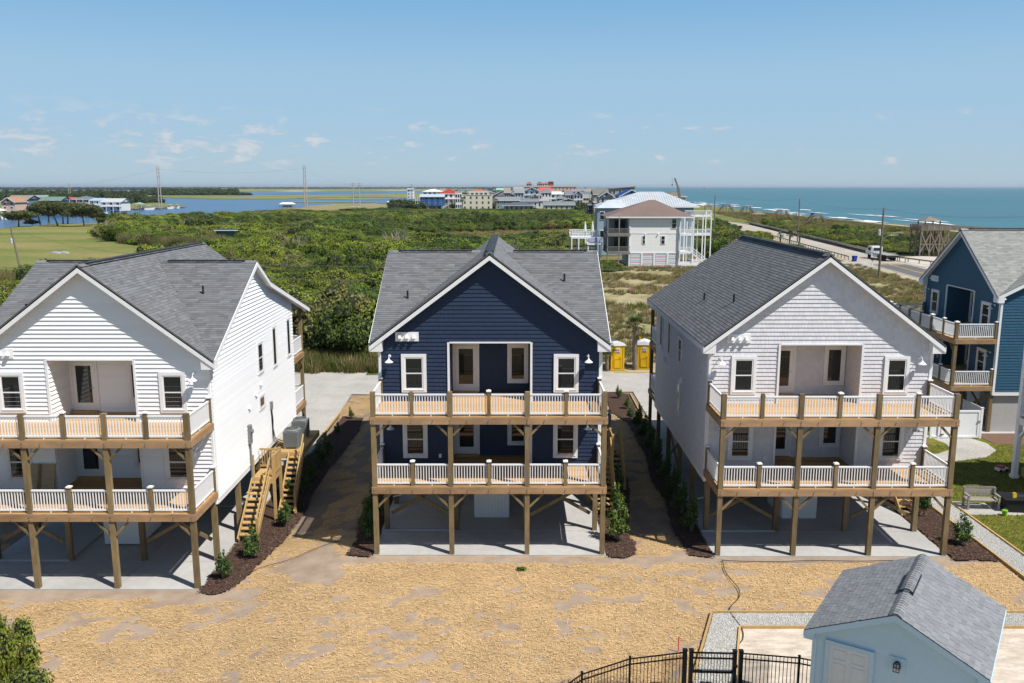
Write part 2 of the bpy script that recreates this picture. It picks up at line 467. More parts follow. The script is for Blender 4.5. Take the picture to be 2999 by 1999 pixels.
def ring(mb, x0, x1, z0, z1, w, y0, y1, tone=1.0):
    """a frame of four boards, outer size given, face from y0 (outside) to y1"""
    ym, yd = (y0 + y1) / 2, abs(y1 - y0)
    mb.box(((x0 + x1) / 2, ym, z1 - w / 2), (x1 - x0, yd, w), tone=tone); mb.box(((x0 + x1) / 2, ym, z0 + w / 2), (x1 - x0, yd, w), tone=tone)
    mb.box((x0 + w / 2, ym, (z0 + z1) / 2), (w, yd, z1 - z0 - 2 * w), tone=tone); mb.box((x1 - w / 2, ym, (z0 + z1) / 2), (w, yd, z1 - z0 - 2 * w), tone=tone)
def window(parent, M, u, zb, w, h, sashes=2, casing=0.135):
    """double-hung window with wide casing; u is its centre along the wall"""
    k = ('win', round(w, 3), round(h, 3), sashes, round(casing, 3))
    if k not in _mesh_cache:
        m = MB(); ring(m, -w / 2, w / 2, 0, h, casing, -0.085, 0.0)
        a, b, c, d = -w / 2 + casing, w / 2 - casing, casing, h - casing
        ring(m, a, b, c, d, 0.055, -0.068, 0.02)
        if sashes == 2: m.box((0, -0.045, h / 2), (b - a - 0.11, 0.04, 0.05))
        m.box((0, -0.06, casing - 0.02), (w - 2 * casing + 0.1, 0.09, 0.04))
        _mesh_cache[k] = m.mesh('window', TRIM)
    o = put('window', _mesh_cache[k], parent, M @ Matrix.Translation((u, -0.005, zb)))
    a, b, c, d = -w / 2 + casing + .05, w / 2 - casing - .05, casing + .05, h - casing - .05
    if sashes == 2:
        box('pane', ((a + b) / 2, -0.05, (h / 2 + .02 + d) / 2), (b - a, 0.02, d - h / 2 - .02), GLASSD, o)
        box('pane', ((a + b) / 2, -0.042, (c + h / 2 - .02) / 2), (b - a, 0.02, h / 2 - .02 - c), GLASSD, o)
    else: box('pane', ((a + b) / 2, -0.045, (c + d) / 2), (b - a, 0.02, d - c), GLASSD, o)
    return o
def door(parent, M, u, zb, w=0.94, h=2.06):
    k = ('door', w, h)
    if k not in _mesh_cache:
        m = MB(); ring(m, -w / 2 - .11, w / 2 + .11, -.02, h + .12, 0.11, -0.06, 0.0)
        ring(m, -w / 2 + .005, w / 2 - .005, 0, h, 0.15, -0.052, 0.01)
        m.box((0, -0.02, .24), (w - .3, 0.06, .2))
        _mesh_cache[k] = m.mesh('door', TRIM)
    o = put('door', _mesh_cache[k], parent, M @ Matrix.Translation((u, -0.006, zb)))
    box('pane', (0, -0.035, (0.33 + h - .15) / 2), (w - .29, 0.02, h - .15 - 0.33), GLASSD, o)
    MB().tube([(w / 2 - .08, -.03, .98), (w / 2 - .08, -.09, .98), (w / 2 - .2, -.1, .98)], 0.014, 6).build('handle', STEEL, o)
    return o
def gooseneck(parent, M, u, z):
    if 'goose' not in _mesh_cache:
        m = MB(); m.tube([(0, 0, 0), (0, -.02, 0)], .06, 10)
        m.tube([(0, -.02, 0), (0, -.16, .08), (0, -.26, .05), (0, -.3, -.06)], .014, 6)
        m.lathe([(.03, -.05), (.05, -.1), (.11, -.15), (.175, -.21), (.17, -.215)], 14, (0, -.3, 0))
        _mesh_cache['goose'] = m.mesh('wall_lamp', WHITE)
    return put('wall_lamp', _mesh_cache['goose'], parent, M @ Matrix.Translation((u, -.03, z)))
def vent_hoods(parent, M, u, z, n=3):
    o = MB().box((0, -.03, 0), (.97, .05, .38)).build('vent_board', TRIM, parent, M @ Matrix.Translation((u, -.02, z)))
    for i in range(n):
        MB().prism([(-.065, -.08), (.065, -.08), (.05, .06), (-.05, .06)], -.2, -.05).build('vent_hood', WHITE, o, Matrix.Translation((-.29 + i * .29, 0, -.02)) @ Matrix.Rotation(R(-14), 4, 'X'))
    return o

def railing(parent, p0, p1, zd, sections, mat=WHITE):
    """rail panels between posts along p0-p1 (x, y); posts stand at the section ends"""
    p0, p1 = Vector((*p0, 0)), Vector((*p1, 0)); d = (p1 - p0); L = d.length; d /= L
    rz = math.atan2(d.y, d.x)
    for i in range(sections):
        a, b = i * L / sections + 0.1, (i + 1) * L / sections - 0.1
        k = ('rail', round(b - a, 3), mat.name)
        if k not in _mesh_cache:
            m = MB(); ln = b - a
            m.box((ln / 2, 0, .875), (ln, .075, .05)); m.box((ln / 2, 0, .835), (ln, .045, .04)); m.box((ln / 2, 0, .115), (ln, .05, .07)); m.box((ln / 2, 0, .045), (.035, .035, .09)); m.box((.02, 0, .48), (.03, .03, .75)); m.box((ln - .02, 0, .48), (.03, .03, .75))
            _mesh_cache[k] = m.mesh('railing', mat)
        M = Matrix.Translation((*(p0 + d * a).xy, zd)) @ Matrix.Rotation(rz, 4, 'Z')
        r = put('railing', _mesh_cache[k], parent, M)
        nb = max(2, int(round((b - a) / 0.113)) - 1); st = (b - a) / (nb + 1)
        for j in range(nb): box('baluster', ((j + 1) * st, 0, .48), (.034, .034, .68), mat, r)
def short_post(parent, x, y, zd, capped=True, h=1.0, mat=None):
    o = box('rail_post', (x, y, zd - .13 + (h + .16) / 2), (.135, .135, h + .16), mat or WOOD, parent)
    if capped:
        if 'cap' not in _mesh_cache:
            m = MB(); m.box((0, 0, .02), (.19, .19, .045)); m.add([(-.085, -.085, .042), (.085, -.085, .042), (.085, .085, .042), (-.085, .085, .042), (0, 0, .085)], [(0, 1, 4), (1, 2, 4), (2, 3, 4), (3, 0, 4)])
            _mesh_cache['cap'] = m.mesh('post_cap', WHITE)
        put('post_cap', _mesh_cache['cap'], parent, Matrix.Translation((x, y, zd + h + .03)))

def roof_planes(kind):
    pl, und = [], []
    kc = lambda p: p[:, 2] > main_z(p[:, 0]) - 0.04
    if kind == 'cross':
        km = lambda p: (p[:, 2] > cross_z(p[:, 1]) - 0.04)
        for sx in (1, -1):
            pl.append(((sx * RX, YF, ZE), (0, 1, 0), (-sx * RX, 0, RZ - ZE), 13.7, 6.236, km))
            vx, vy = 0.507, CRY
            und.append([(0, YF, RZ), (sx * RX, YF, ZE), (sx * vx, CRY, CRZ), (sx * 2.04, KY, KZ), (sx * 4.2, YF + 13.7, 8.92), (0, YF + 13.7, RZ)])
            und.append([(sx * RX, YF, ZE), (sx * RX, CRY, CRZ), (sx * vx, CRY, CRZ)])
            und.append([(sx * vx, CRY, CRZ), (sx * RX, CRY, CRZ), (sx * RX, KY, KZ), (sx * 2.04, KY, KZ)])
            und.append([(sx * 2.04, KY, KZ), (sx * RX, KY, KZ), (sx * RX, EY, EZ), (0, EY, EZ), (0, YF + 13.7, 8.92), (sx * 4.2, YF + 13.7, 8.92)])
        pl.append(((-RX, YF, ZE), (1, 0, 0), (0, CRY - YF, CRZ - ZE), 2 * RX, 7.228, kc))
        pl.append(((-RX, KY, KZ), (1, 0, 0), (0, CRY - KY, CRZ - KZ), 2 * RX, 2.307, kc))
        pl.append(((-RX, EY, EZ), (1, 0, 0), (0, KY - EY, KZ - EZ), 2 * RX, 8.02, lambda p: (p[:, 2] > main_z(p[:, 0]) - .04) | (p[:, 1] > YF + 13.7)))
    else:
        for sx in (1, -1):
            pl.append(((sx * RX, YF, ZE), (0, 1, 0), (-sx * RX, 0, RZ - ZE), 15.2, 6.236,
                       lambda p: p[:, 1] < YF + 13.8 + 1.3 * np.abs(p[:, 0]) / RX))
            und.append([(0, YF, RZ), (sx * RX, YF, ZE), (sx * RX, YF + 15.1, ZE), (0, YF + 13.8, RZ)])
    return pl, und

def beach_house(name, label, loc, rz, style, wall_mat, roof_mat, roof='cross', seed=1, capped_posts=False, stair=True, enclosed=False, ac=True):
    h = thing(name, label, 'house', loc, rz)
    I = Matrix.Identity(4)
    FR = Matrix.Translation((0, FW, 0)); BK = Matrix.Translation((0, BW, 0)) @ Matrix.Rotation(pi, 4, 'Z')
    RT = Matrix.Translation((HW, 0, 0)) @ Matrix.Rotation(pi / 2, 4, 'Z'); LT = Matrix.Translation((-HW, 0, 0)) @ Matrix.Rotation(-pi / 2, 4, 'Z')
    RC = Matrix.Translation((0, RB, 0))
    # --- walls
    def gable_span(z):
        if z < RZ - 0.12 - 0.7495 * HW: return (-HW, HW)
        w = (RZ - 0.12 - z) / 0.7495
        return (-w, w) if w > 0.02 else None
    opens = [(-1.72, 1.70, Z2, 8.28), (-1.72, 1.70, Z1, 5.42)]
    siding(h, 'wall', FR, gable_span, Z0, RZ - .14, style, wall_mat, opens, seed)
    def side_span(z):
        if roof != 'cross': return (FW, BW) if z < 8.48 else None
        if z < 8.5: return (FW, BW)
        zz = z + 0.15
        if zz > CRZ: return None
        y0 = max(FW, CRY - (CRZ - zz) / 0.525)
        y1 = CRY + (CRZ - zz) / 0.575 if zz > KZ else KY + (KZ - zz) / 0.305
        return (y0, min(BW, y1))
    ztop = CRZ - .16 if roof == 'cross' else 8.47
    siding(h, 'wall', RT, side_span, Z0 + .22, ztop, style, wall_mat, (), seed + 1)
    siding(h, 'wall', LT, lambda z: None if side_span(z) is None else (-side_span(z)[1], -side_span(z)[0]), Z0 + .22, ztop, style, wall_mat, (), seed + 2)
    siding(h, 'wall', BK, gable_span, Z0 + .22, RZ - .2, 'lap' if style == 'lap' else 'shake', wall_mat, (), seed + 3, 0.3)
    for z0, z1 in ((Z1, 5.42), (Z2, 8.28)):
        siding(h, 'recess_wall', RC, lambda z: (-1.72, 1.70), z0 + .03, z1, style, wall_mat, [(-1.66, -.55, z0, z0 + 2.2)], seed + 4)
        siding(h, 'recess_wall', Matrix.Translation((-1.72, 0, 0)) @ Matrix.Rotation(pi / 2, 4, 'Z'), lambda z: (FW, RB), z0 + .03, z1, style, wall_mat, (), seed + 5)
        siding(h, 'recess_wall', Matrix.Translation((1.70, 0, 0)) @ Matrix.Rotation(-pi / 2, 4, 'Z'), lambda z: (-RB, -FW), z0 + .03, z1, style, wall_mat, (), seed + 6)
        box('recess_ceiling', (-.01, (FW + RB) / 2, z1 + .03), (3.4, RB - FW - .02, .05), TRIM, h)
        t = MB(); t.box((-1.745, -.03, (z0 + z1) / 2 + .03), (.09, .08, z1 - z0)); t.box((1.725, -.03, (z0 + z1) / 2 + .03), (.09, .08, z1 - z0)); t.box((-.01, -.03, z1 + .03), (3.38, .08, .06))
        t.build('opening_trim', TRIM, h, FR)
        door(h, RC, -1.1, z0 + .08)
        if z0 == Z2: window(h, RC, 1.17, z0 + .46, 0.92, 1.76, 1)
        else: window(h, RC, 1.17, z0 + .5, 0.92, 1.66, 1)
        for sx in (-1, 1): window(h, FR, sx * 3.2 - (.01 if sx > 0 else 0), z0 + .42, 1.05, 1.64)
        for u in (-4.2, 4.1): gooseneck(h, FR, u, z0 + 1.98)
    box('meter_box', (-2.15, FW - .06, Z1 + .52), (.11, .07, .16), WHITE, h)
    vent_hoods(h, FR, -3.46, 8.56)
    for sx in (-1, 1):
        for y in (FW, BW):
            m = MB(); s = -1 if y == FW else 1
            m.box((sx * (HW + .012), y + s * .012 - s * .06, (Z0 + 8.3) / 2), (.05, .13, 8.3 - Z0 - .02)); m.box((sx * (HW - .055), y + s * .03, (Z0 + 8.3) / 2), (.1, .045, 8.3 - Z0 - .04))
            m.build('corner_board', TRIM, h)
        box('skirt_board', (sx * (HW - .01), (FW + BW) / 2, Z0 + .1), (.06, BW - FW - .02, .24), TRIM, h)
    box('floor_frame', (0, (FW + BW) / 2, Z0 + .1), (2 * HW - .12, BW - FW - .1, .16), OLDWOOD, h)
    # --- side windows
    def side_wins(M, s, specs):
        for y, zb, w, hh, sash in specs: window(h, M, s * y, zb, w, hh, sash, .1)
    specs = [(9.1, 6.3, .92, 1.55, 2), (11.55, 6.1, .78, 2.1, 1), (14.3, 6.1, .78, 2.1, 1), (9.0, 4.6, .95, .72, 1)]
    side_wins(RT, 1, specs)
    side_wins(LT, -1, [(8.3, 6.3, .9, 1.3, 2), (11.2, 6.1, .8, 2.1, 1), (13.6, 6.1, .8, 2.1, 1), (8.4, 3.7, .7, 1.7, 2)])
    for y, z in ((7.0, 5.4), (8.1, 5.75), (8.9, 6.05)):
        MB().prism([(-.09, 0), (.09, 0), (0, .2)], -.14, 0).build('vent_hood', WHITE, h, RT @ Matrix.Translation((y, -.03, z - .25)))
    for y, z in ((12.2, 5.6), (7.6, 5.5)):
        MB().prism([(-.1, 0), (.1, 0), (0, .24)], -.14, 0).build('vent_hood', WHITE, h, LT @ Matrix.Translation((-y, -.03, z)))
    # --- roof
    pl, und = roof_planes(roof)
    rb = MB()
    for poly in und:
        p = [Vector(v) - Vector((0, 0, .012)) for v in poly]
        n = (p[1] - p[0]).cross(p[2] - p[0])
        if n.z < 0: p = p[::-1]
        k = len(p)
        rb.add([tuple(v) for v in p] + [tuple(v - Vector((0, 0, .1))) for v in p], [tuple(range(k)), tuple(range(2 * k - 1, k - 1, -1))] + [(i, i + k, (i + 1) % k + k, (i + 1) % k) for i in range(k)])
    ro = rb.build('roof', roof_mat, h)
    put('shingles', shingle_mesh(pl, roof_mat, seed=seed), ro, kind='stuff')
    def ridge(p0, p1):
        p0, p1 = Vector(p0), Vector(p1); L = (p1 - p0).length; d = (p1 - p0) / L; s = Vector((-d.y, d.x, 0)); m = MB(); v = MB()
        v.bar(p0 + d * .5 + Vector((0, 0, .025)), p1 - d * .5 + Vector((0, 0, .025)), .33, .045); q = 0
        rg = random.Random(seed)
        while q < L - .02:
            e = min(L, q + .21); z = .062 if .45 < q < L - .55 else .035
            a, b = p0 + d * q, p0 + d * e; tn = rg.choice([.75, .9, 1.05, 1.2])
            vs = []
            for c, up in ((a, .014), (b, 0)):
                vs += [tuple(c + s * .19 + Vector((0, 0, z + up - .115))), tuple(c + s * .06 + Vector((0, 0, z + up - .02))), tuple(c - s * .06 + Vector((0, 0, z + up - .02))), tuple(c - s * .19 + Vector((0, 0, z + up - .115)))]
            m.add(vs, [(0, 1, 5, 4), (1, 2, 6, 5), (2, 3, 7, 6), (0, 3, 2, 1)], tn); q = e
        m.build('ridge_cap', roof_mat, ro); v.build('ridge_vent', DARKMETAL, ro)
    if roof == 'cross':
        ridge((0, YF, RZ), (0, YF + 13.7, RZ)); ridge((RX, CRY, CRZ), (.5, CRY, CRZ)); ridge((-RX, CRY, CRZ), (-.5, CRY, CRZ))
        pipes = [(-3.7, 4.9), (3.3, 6.1)]
        for x, y in pipes: MB().tube([(x, y, cross_z(y) - .1), (x, y, float(cross_z(y)) + .36)], .045, 8).build('vent_pipe', DARKMETAL, ro)
    else:
        ridge((0, YF, RZ), (0, YF + 13.8, RZ))
        for x, y in ((-3.1, 4.9), (-3.6, 8.5)): MB().tube([(x, y, float(main_z(x)) - .1), (x, y, float(main_z(x)) + .36)], .045, 8).build('vent_pipe', DARKMETAL, ro)
    # rake boards, soffit, boxed eave ends
    g = 0.7495
    for sx in (-1, 1):
        MB().prism([(0, RZ - .05), (sx * (RX + .015), RZ - .05 - g * (RX + .015)), (sx * (RX + .015), RZ - .3 - g * (RX + .015)), (0, RZ - .3)], YF + .0, YF + .035).build('rake_board', TRIM, ro)
        MB().prism([(0, RZ - .125), (sx * RX, RZ - .125 - g * RX), (sx * RX, RZ - .16 - g * RX), (0, RZ - .16)], YF + .036, FW + .1).build('soffit', TRIM, ro)
        MB().prism([(sx * (HW - .2), 7.98), (sx * (RX + .02), 7.98), (sx * (RX + .02), ZE - .03), (sx * (HW - .2), ZE + .36)], YF + .036, FW - .002).build('eave_return', TRIM, ro)
        if roof == 'cross':
            prof = [(YF + .04, ZE + .02), (CRY, CRZ - .05), (KY, KZ - .05), (EY, EZ - .03)]
            k = len(prof); vs = [(sx * RX, y, z) for y, z in prof] + [(sx * RX, y, z - .2) for y, z in prof] + [(sx * (RX + .03), y, z) for y, z in prof] + [(sx * (RX + .03), y, z - .2) for y, z in prof]
            fs = []
            for i in range(k - 1):
                for o_ in (0, 2 * k): fs.append((o_ + i, o_ + i + 1, o_ + k + i + 1, o_ + k + i))
                fs.append((i, i + 1, 2 * k + i + 1, 2 * k + i)); fs.append((k + i, k + i + 1, 3 * k + i + 1, 3 * k + i))
            MB().add(vs, fs).build('rake_board', TRIM, ro)
            vs = [(sx * HW, y, z - .14) for y, z in prof] + [(sx * RX, y, z - .14) for y, z in prof]
            MB().add(vs, [(i, i + 1, k + i + 1, k + i) for i in range(k - 1)]).build('soffit', TRIM, ro)
        else:
            box('fascia', (sx * (RX + .015), YF + 7.6, ZE - .13), (.03, 15.0, .2), TRIM, ro)
            box('soffit', (sx * (HW + RX) / 2, YF + 7.9, ZE - .24), (RX - HW + .1, 14.0, .03), TRIM, ro)
    # --- front decks
    xs = [-4.57, -1.525, 1.525, 4.57]
    for x in xs:
        s = .19
        box('post', (x, 0, (6.78 - .2) / 2), (s, s, 6.78 + .2), WOOD, h)
        if capped_posts: put('post_cap', _mesh_cache['cap'], h, Matrix.Translation((x, 0, 6.78)) @ diag((1.3, 1.3, 1.2))) if 'cap' in _mesh_cache else None
    for zd in (Z1, Z2):
        dk = MB()
        for x in np.arange(-4.2, 4.3, 0.42): dk.box((x, FW / 2, zd - .16), (.045, FW - .12, .22))
        d = dk.build('deck', BEAM, h)
        nb = 17; st = (FW - .02 - (-.09)) / nb
        for i in range(nb): box('deck_board', (0, -.09 + (i + .5) * st, zd + .012), (9.32, st - .009, .035), DECK, d)
        if True:
            st2 = (RB - FW) / 11
            for i in range(11): box('deck_board', (-.01, FW + (i + .5) * st2, zd + .012), (3.38, st2 - .009, .035), DECK, d)
        for a, b in ((-4.68, -1.53), (-1.52, 1.52), (1.53, 4.68)): box('beam', ((a + b) / 2, -.118, zd - .14), (b - a, .045, .275), BEAM, h)
        for sx in (-1, 1): box('beam', (sx * 4.69, FW / 2 - .05, zd - .14), (.045, FW + .06, .27), BEAM, h)
        if 'bolt' not in _mesh_cache: _mesh_cache['bolt'] = MB().tube([(0, 0, 0), (0, -.035, 0)], .017, 6).mesh('bolt', STEEL)
        for x in (-3.9, -3.05, -2.2, -.85, 0, .85, 2.2, 3.05, 3.9):
            for dz in (-.09, -.17): put('bolt', _mesh_cache['bolt'], h, Matrix.Translation((x + (dz + .13) * .3, -.14, zd + dz)))
        for x in xs:
            for dz in (-.08, -.19): put('bolt', _mesh_cache['bolt'], h, Matrix.Translation((x, -.14, zd + dz)))
        for x in (-3.05, 0, 3.05): short_post(h, x, 0, zd, capped=(zd == Z1 or x == 0 or x > 0 or style == 'x'))
        for sx in (-1, 1): short_post(h, sx * 4.60, FW - .1, zd)
        for i in range(3):
            railing(h, (xs[i], 0), (xs[i + 1], 0), zd + .03, 2)
        for sx in (-1, 1): railing(h, (sx * 4.60, 0), (sx * 4.60, FW - .1), zd + .03, 1)
        # knee braces
        L = .55 if zd == Z1 else .45
        for x in xs:
            for s in (-1, 1):
                if abs(x + s) > 5: continue
                bar('knee_brace', (x + s * .1, -.02, zd - .3 - L), (x + s * (.1 + L), -.02, zd - .28), .085, .085, WOOD, h)
        # threshold step
        box('door_step', (-1.1, RB - .14, zd + .07), (1.05, .26, .08), DECK, h)
    # --- piles under the house
    for yi, y in enumerate((FW + .02, 5.5, 8.6, 11.7, 14.9)):
        for x in (-4.5, -1.5, 1.5, 4.5):
            if abs(x) < 2 and 5 < y < 8: continue
            box('pile', (x, y, 1.15), (.2, .2, 2.5), WOOD, h)
    for sx in (-1, 1):
        for (xa, za, xb, zb, yo) in ((4.3, 2.25, 1.7, .75, -.06), (1.7, 2.25, 4.3, .75, .06)):
            bar('cross_brace', (sx * xa, FW + .02 + yo * 1.6, za), (sx * xb, FW + .02 + yo * 1.6, zb), .045, .15, WOOD, h)
        bar('cross_brace', (sx * 4.5, 8.6, .6), (sx * 4.5, 11.6, 2.2), .045, .15, WOOD, h)
        bar('cross_brace', (sx * 4.5, 11.5, .6), (sx * 4.5, 8.7, 2.2), .045, .14, WOOD, h)
    st = MB()
    for i in range(10): st.box((-.675 + i * .15, 3.9, 1.25), (.145, .04, 2.5))
    for i in range(14): st.box((.77, 3.99 + i * .15, 1.25), (.04, .145, 2.5)); st.box((-.77, 3.99 + i * .15, 1.25), (.04, .145, 2.5))
    st.build('storage_room', WHITE, h)
    MB().tube([(-4.15, 4.4, 2.4), (-4.15, 4.4, .9), (-4.5, 4.4, .82)], .03, 6).build('drain_pipe', WHITE, h)
    MB().tube([(-3.4, 9.4, 2.4), (-3.4, 9.4, .9), (-3.9, 9.4, .82)], .03, 6).build('drain_pipe', WHITE, h)
    # --- rear porch
    for x in (-4.57, -1.5, 1.5, 4.57):
        box('post', (x, EY - .55, (EZ + .1) / 2), (.18, .18, EZ + .1), WOOD, h)
    for zd in (Z1, Z2):
        box('deck', (0, (BW + EY - .5) / 2, zd - .02), (9.3, EY - BW - .45, .05), DECK, h)
        for sx in (-1, 1):
            box('beam', (sx * 4.69, (BW + EY - .45) / 2, zd - .18), (.045, EY - BW - .4, .27), BEAM, h)
            railing(h, (sx * 4.6, BW + .05), (sx * 4.6, EY - .55), zd + .03, 1)
            bar('knee_brace', (sx * 4.6, EY - .65, zd - .85), (sx * 4.6, EY - 1.2, zd - .3), .085, .085, WOOD, h)
        railing(h, (-4.57, EY - .55), (4.57, EY - .55), zd + .03, 6)
    # --- side stair with landing, and the platform for the condensers
    if stair:
        S = MB(); x0, x1, lz = HW + .12, HW + 1.02, 1.98
        sm = NEWWOOD
        land = box('landing', ((x0 + x1) / 2, 7.35, lz - .02), (x1 - x0, 1.25, .05), sm, h)
        for y in (6.72, 7.98): box('landing_joist', ((x0 + x1) / 2, y, lz - .16), (x1 - x0, .05, .24), sm, h)
        box('landing_joist', (x1 - .02, 7.35, lz - .16), (.05, 1.2, .24), sm, h)
        for y in (6.8, 7.9):
            box('stair_post', (x1 + .05, y, 1.5), (.12, .12, 3.1), sm, h)
        box('stair_post', (x0 - .0, 6.85, lz + .5), (.12, .12, 1.05), sm, h)
        nt = 10
        def flight(xa, xb, yb, yt, zt, n):
            for i in range(n):
                f = (i + .5) / n
                box('tread', ((xa + xb) / 2, yb + (yt - yb) * f, zt * (i + 1) / (n + 1)), (xb - xa - .08, .27, .045), sm, h)
            for x in (xa, xb): bar('stringer', (x, yb - .12, .02), (x, yt, zt - .06), .045, .25, sm, h)
            bar('handrail', (xb + .03, yb - .1, .95), (xb + .03, yt, zt + .92), .05, .12, sm, h); bar('handrail', (xb + .03, yb - .1, .5), (xb + .03, yt, zt + .47), .04, .09, sm, h)
            box('stair_post', (xb + .06, yb - .1, .5), (.1, .1, 1.05), sm, h)
        flight(x0, x1 - .1, 4.35, 6.7, lz, 10)
        flight(x1 + .02, x1 + .72, 7.6, 9.7, lz + .25, 10)
        for a, b in (((x1 + .05, 6.8), (x1 + .05, 7.9)), ((x0, 7.98), (x1, 7.98))):
            a, b = Vector(a), Vector(b)
            for zz in (.15, .95): bar('handrail', (*a, lz + zz), (*b, lz + zz), .05, .09, sm, h)
            for i in range(1, 8): box('baluster', (*(a.lerp(b, i / 8)), lz + .55), (.035, .035, .8), sm, h)
        py0, py1, pz, pw = 9.7, 13.6, lz + .25, 1.55
        box('platform', (HW + .1 + pw / 2, (py0 + py1) / 2, pz - .02), (pw, py1 - py0, .05), sm, h)
        for x in (HW + .12, HW + .08 + pw): box('platform_joist', (x, (py0 + py1) / 2, pz - .17), (.05, py1 - py0 + .05, .26), sm, h)
        for y in (py0, py1): box('platform_joist', (HW + .1 + pw / 2, y, pz - .17), (pw, .05, .26), sm, h)
        for y in (py0 + .3, py1 - .3): bar('platform_brace', (HW + .02, y, pz - 1.2), (HW + pw - .1, y, pz - .3), .09, .09, sm, h)
        # service panel and conduits on the wall
        box('meter_panel', (HW + .1, 6.75, 4.0), (.14, .3, .85), GREYPAINT, h)
        MB().tube([(HW + .14, 6.75, 4.15), (HW + .26, 6.75, 4.15)], .09, 12).build('meter_dial', GREYPAINT, h)
        MB().tube([(HW + .1, 6.75, 3.6), (HW + .1, 6.75, 1.0)], .045, 8).build('conduit', GREYPAINT, h)
        box('disconnect_box', (HW + .09, 10.4, 4.4), (.11, .2, .38), GREYPAINT, h)
        for k in range(3):
            MB().tube([(HW + .07, 10.35 + k * .07, 4.25), (HW + .08, 10.4 + k * .1, 3.6), (HW + .07, 10.45 + k * .06, 3.2), (HW + .12, 10.3 + k * .2, 2.65), (HW + .5, 10.5 + k * .3, 2.32)], .022, 6).build('line_set', DARKMETAL, h)
    return h

def ac_unit(label, loc, rz):
    t = thing('condenser_unit', label, 'air conditioner', loc, rz)
    w = .74; m = MB(); m.box((0, 0, .47), (w, w, .8))
    for i in range(14):
        for s in (-1, 1):
            m.box((-w / 2 + .05 + i * (w - .1) / 13, s * (w / 2 + .008), .47), (.018, .016, .76)); m.box((s * (w / 2 + .008), -w / 2 + .05 + i * (w - .1) / 13, .47), (.016, .018, .76))
    m.build('casing', GREYPAINT, t)
    MB().lathe([(.37, .87), (.385, .9), (.36, .95), (.3, .955)], 20).build('top_cover', GREYPAINT, t)
    MB().lathe([(.3, .90), (.3, .957)], 20).build('fan_opening', DARKMETAL, t)
    g = MB()
    for r in (.1, .2, .3): g.tube([(r * cos(a), r * sin(a), .965) for a in np.linspace(0, 2 * pi, 17)], .008, 4, cap=False)
    for a in range(6): g.bar((0, 0, .965), (.31 * cos(a * pi / 3), .31 * sin(a * pi / 3), .965), .014)
    g.build('fan_grille', GREYPAINT, t)
    for x in (-.3, .3):
        for y in (-.3, .3): box('foot', (x, y, .035), (.07, .07, .07), WHITE, t)
    return t

# ---------------------------------------------------------------- the four beach houses
LAPW = pm('white_lap_siding', (0.79, 0.80, 0.81), 0.55, 30, 0.03, rand=0.035)
NAVY = pm('navy_shake_siding', (0.0185, 0.032, 0.068), 0.55, 30, 0.12, tone=True)
GREYS = pm('grey_shake_siding', (0.60, 0.595, 0.62), 0.6, 30, 0.05, tone=True)
BLUES = pm('teal_blue_shake_siding', (0.024, 0.085, 0.145), 0.55, 30, 0.12, tone=True)
ROOFG = pm('grey_asphalt_shingle', (0.138, 0.142, 0.148), 0.9, 40, 0.18, tone=True)
ROOFL = pm('light_grey_asphalt_shingle', (0.235, 0.24, 0.228), 0.9, 40, 0.18, tone=True)
LEFT = (-16.6, 30.9, -0.30); MID = (-0.916, 33.07, 0.0); RIGHT = (12.89, 32.95, -0.06); BLUE = (26.46, 55.3, 0.0)
hl = beach_house('white_beach_house', 'white lap-sided beach house on stilts with grey shingle roof and two front decks', LEFT, 0, 'lap', LAPW, ROOFG, 'cross', 11)
hm = beach_house('navy_beach_house', 'navy blue shake-sided beach house on stilts between the white and the pale grey houses', MID, 0, 'shake', NAVY, ROOFG, 'cross', 21)
hr = beach_house('grey_beach_house', 'pale grey shake-sided beach house on stilts with plain dark gable roof', RIGHT, 0, 'shake', GREYS, ROOFG, 'gable', 31)
hb = beach_house('blue_beach_house', 'teal blue beach house with pale shingle roof and capped deck posts behind vinyl fence', BLUE, -pi / 2, 'shake', BLUES, ROOFL, 'cross', 41, capped_posts=True, stair=False)
for (nm, L, zz) in (('white', LEFT, 1.96), ('navy', MID, 2.26), ('grey', RIGHT, 2.2)):
    ac_unit('grey air conditioner on the wooden platform of the %s house, beside the stair' % nm, (L[0] + HW + 1.0, L[1] + 10.6, L[2] + 2.24), 0)
    ac_unit('grey air conditioner on the wooden platform of the %s house, farther from the stair' % nm, (L[0] + HW + .95, L[1] + 12.5, L[2] + 2.24), 0)
# leaning panel on the lower deck of the white house
t = thing('board_panel', 'tan wooden panel leaning on the wall of the white house, lower deck', 'panel', (LEFT[0] - 2.2, LEFT[1] + FW - .45, LEFT[2] + Z1 + .03))
PANEL = pm('tan_board', (0.36, 0.29, 0.18), 0.8, 12, 0.12)
for i in range(6): box('board', (0, 0, .1 + i * .2), (1.0, .03, .192), PANEL, t, Matrix.Rotation(R(-16), 4, 'X'))
box('batten', (-.1, -.03, .6), (.12, .03, 1.2), WOOD, t, Matrix.Rotation(R(-16), 4, 'X'))
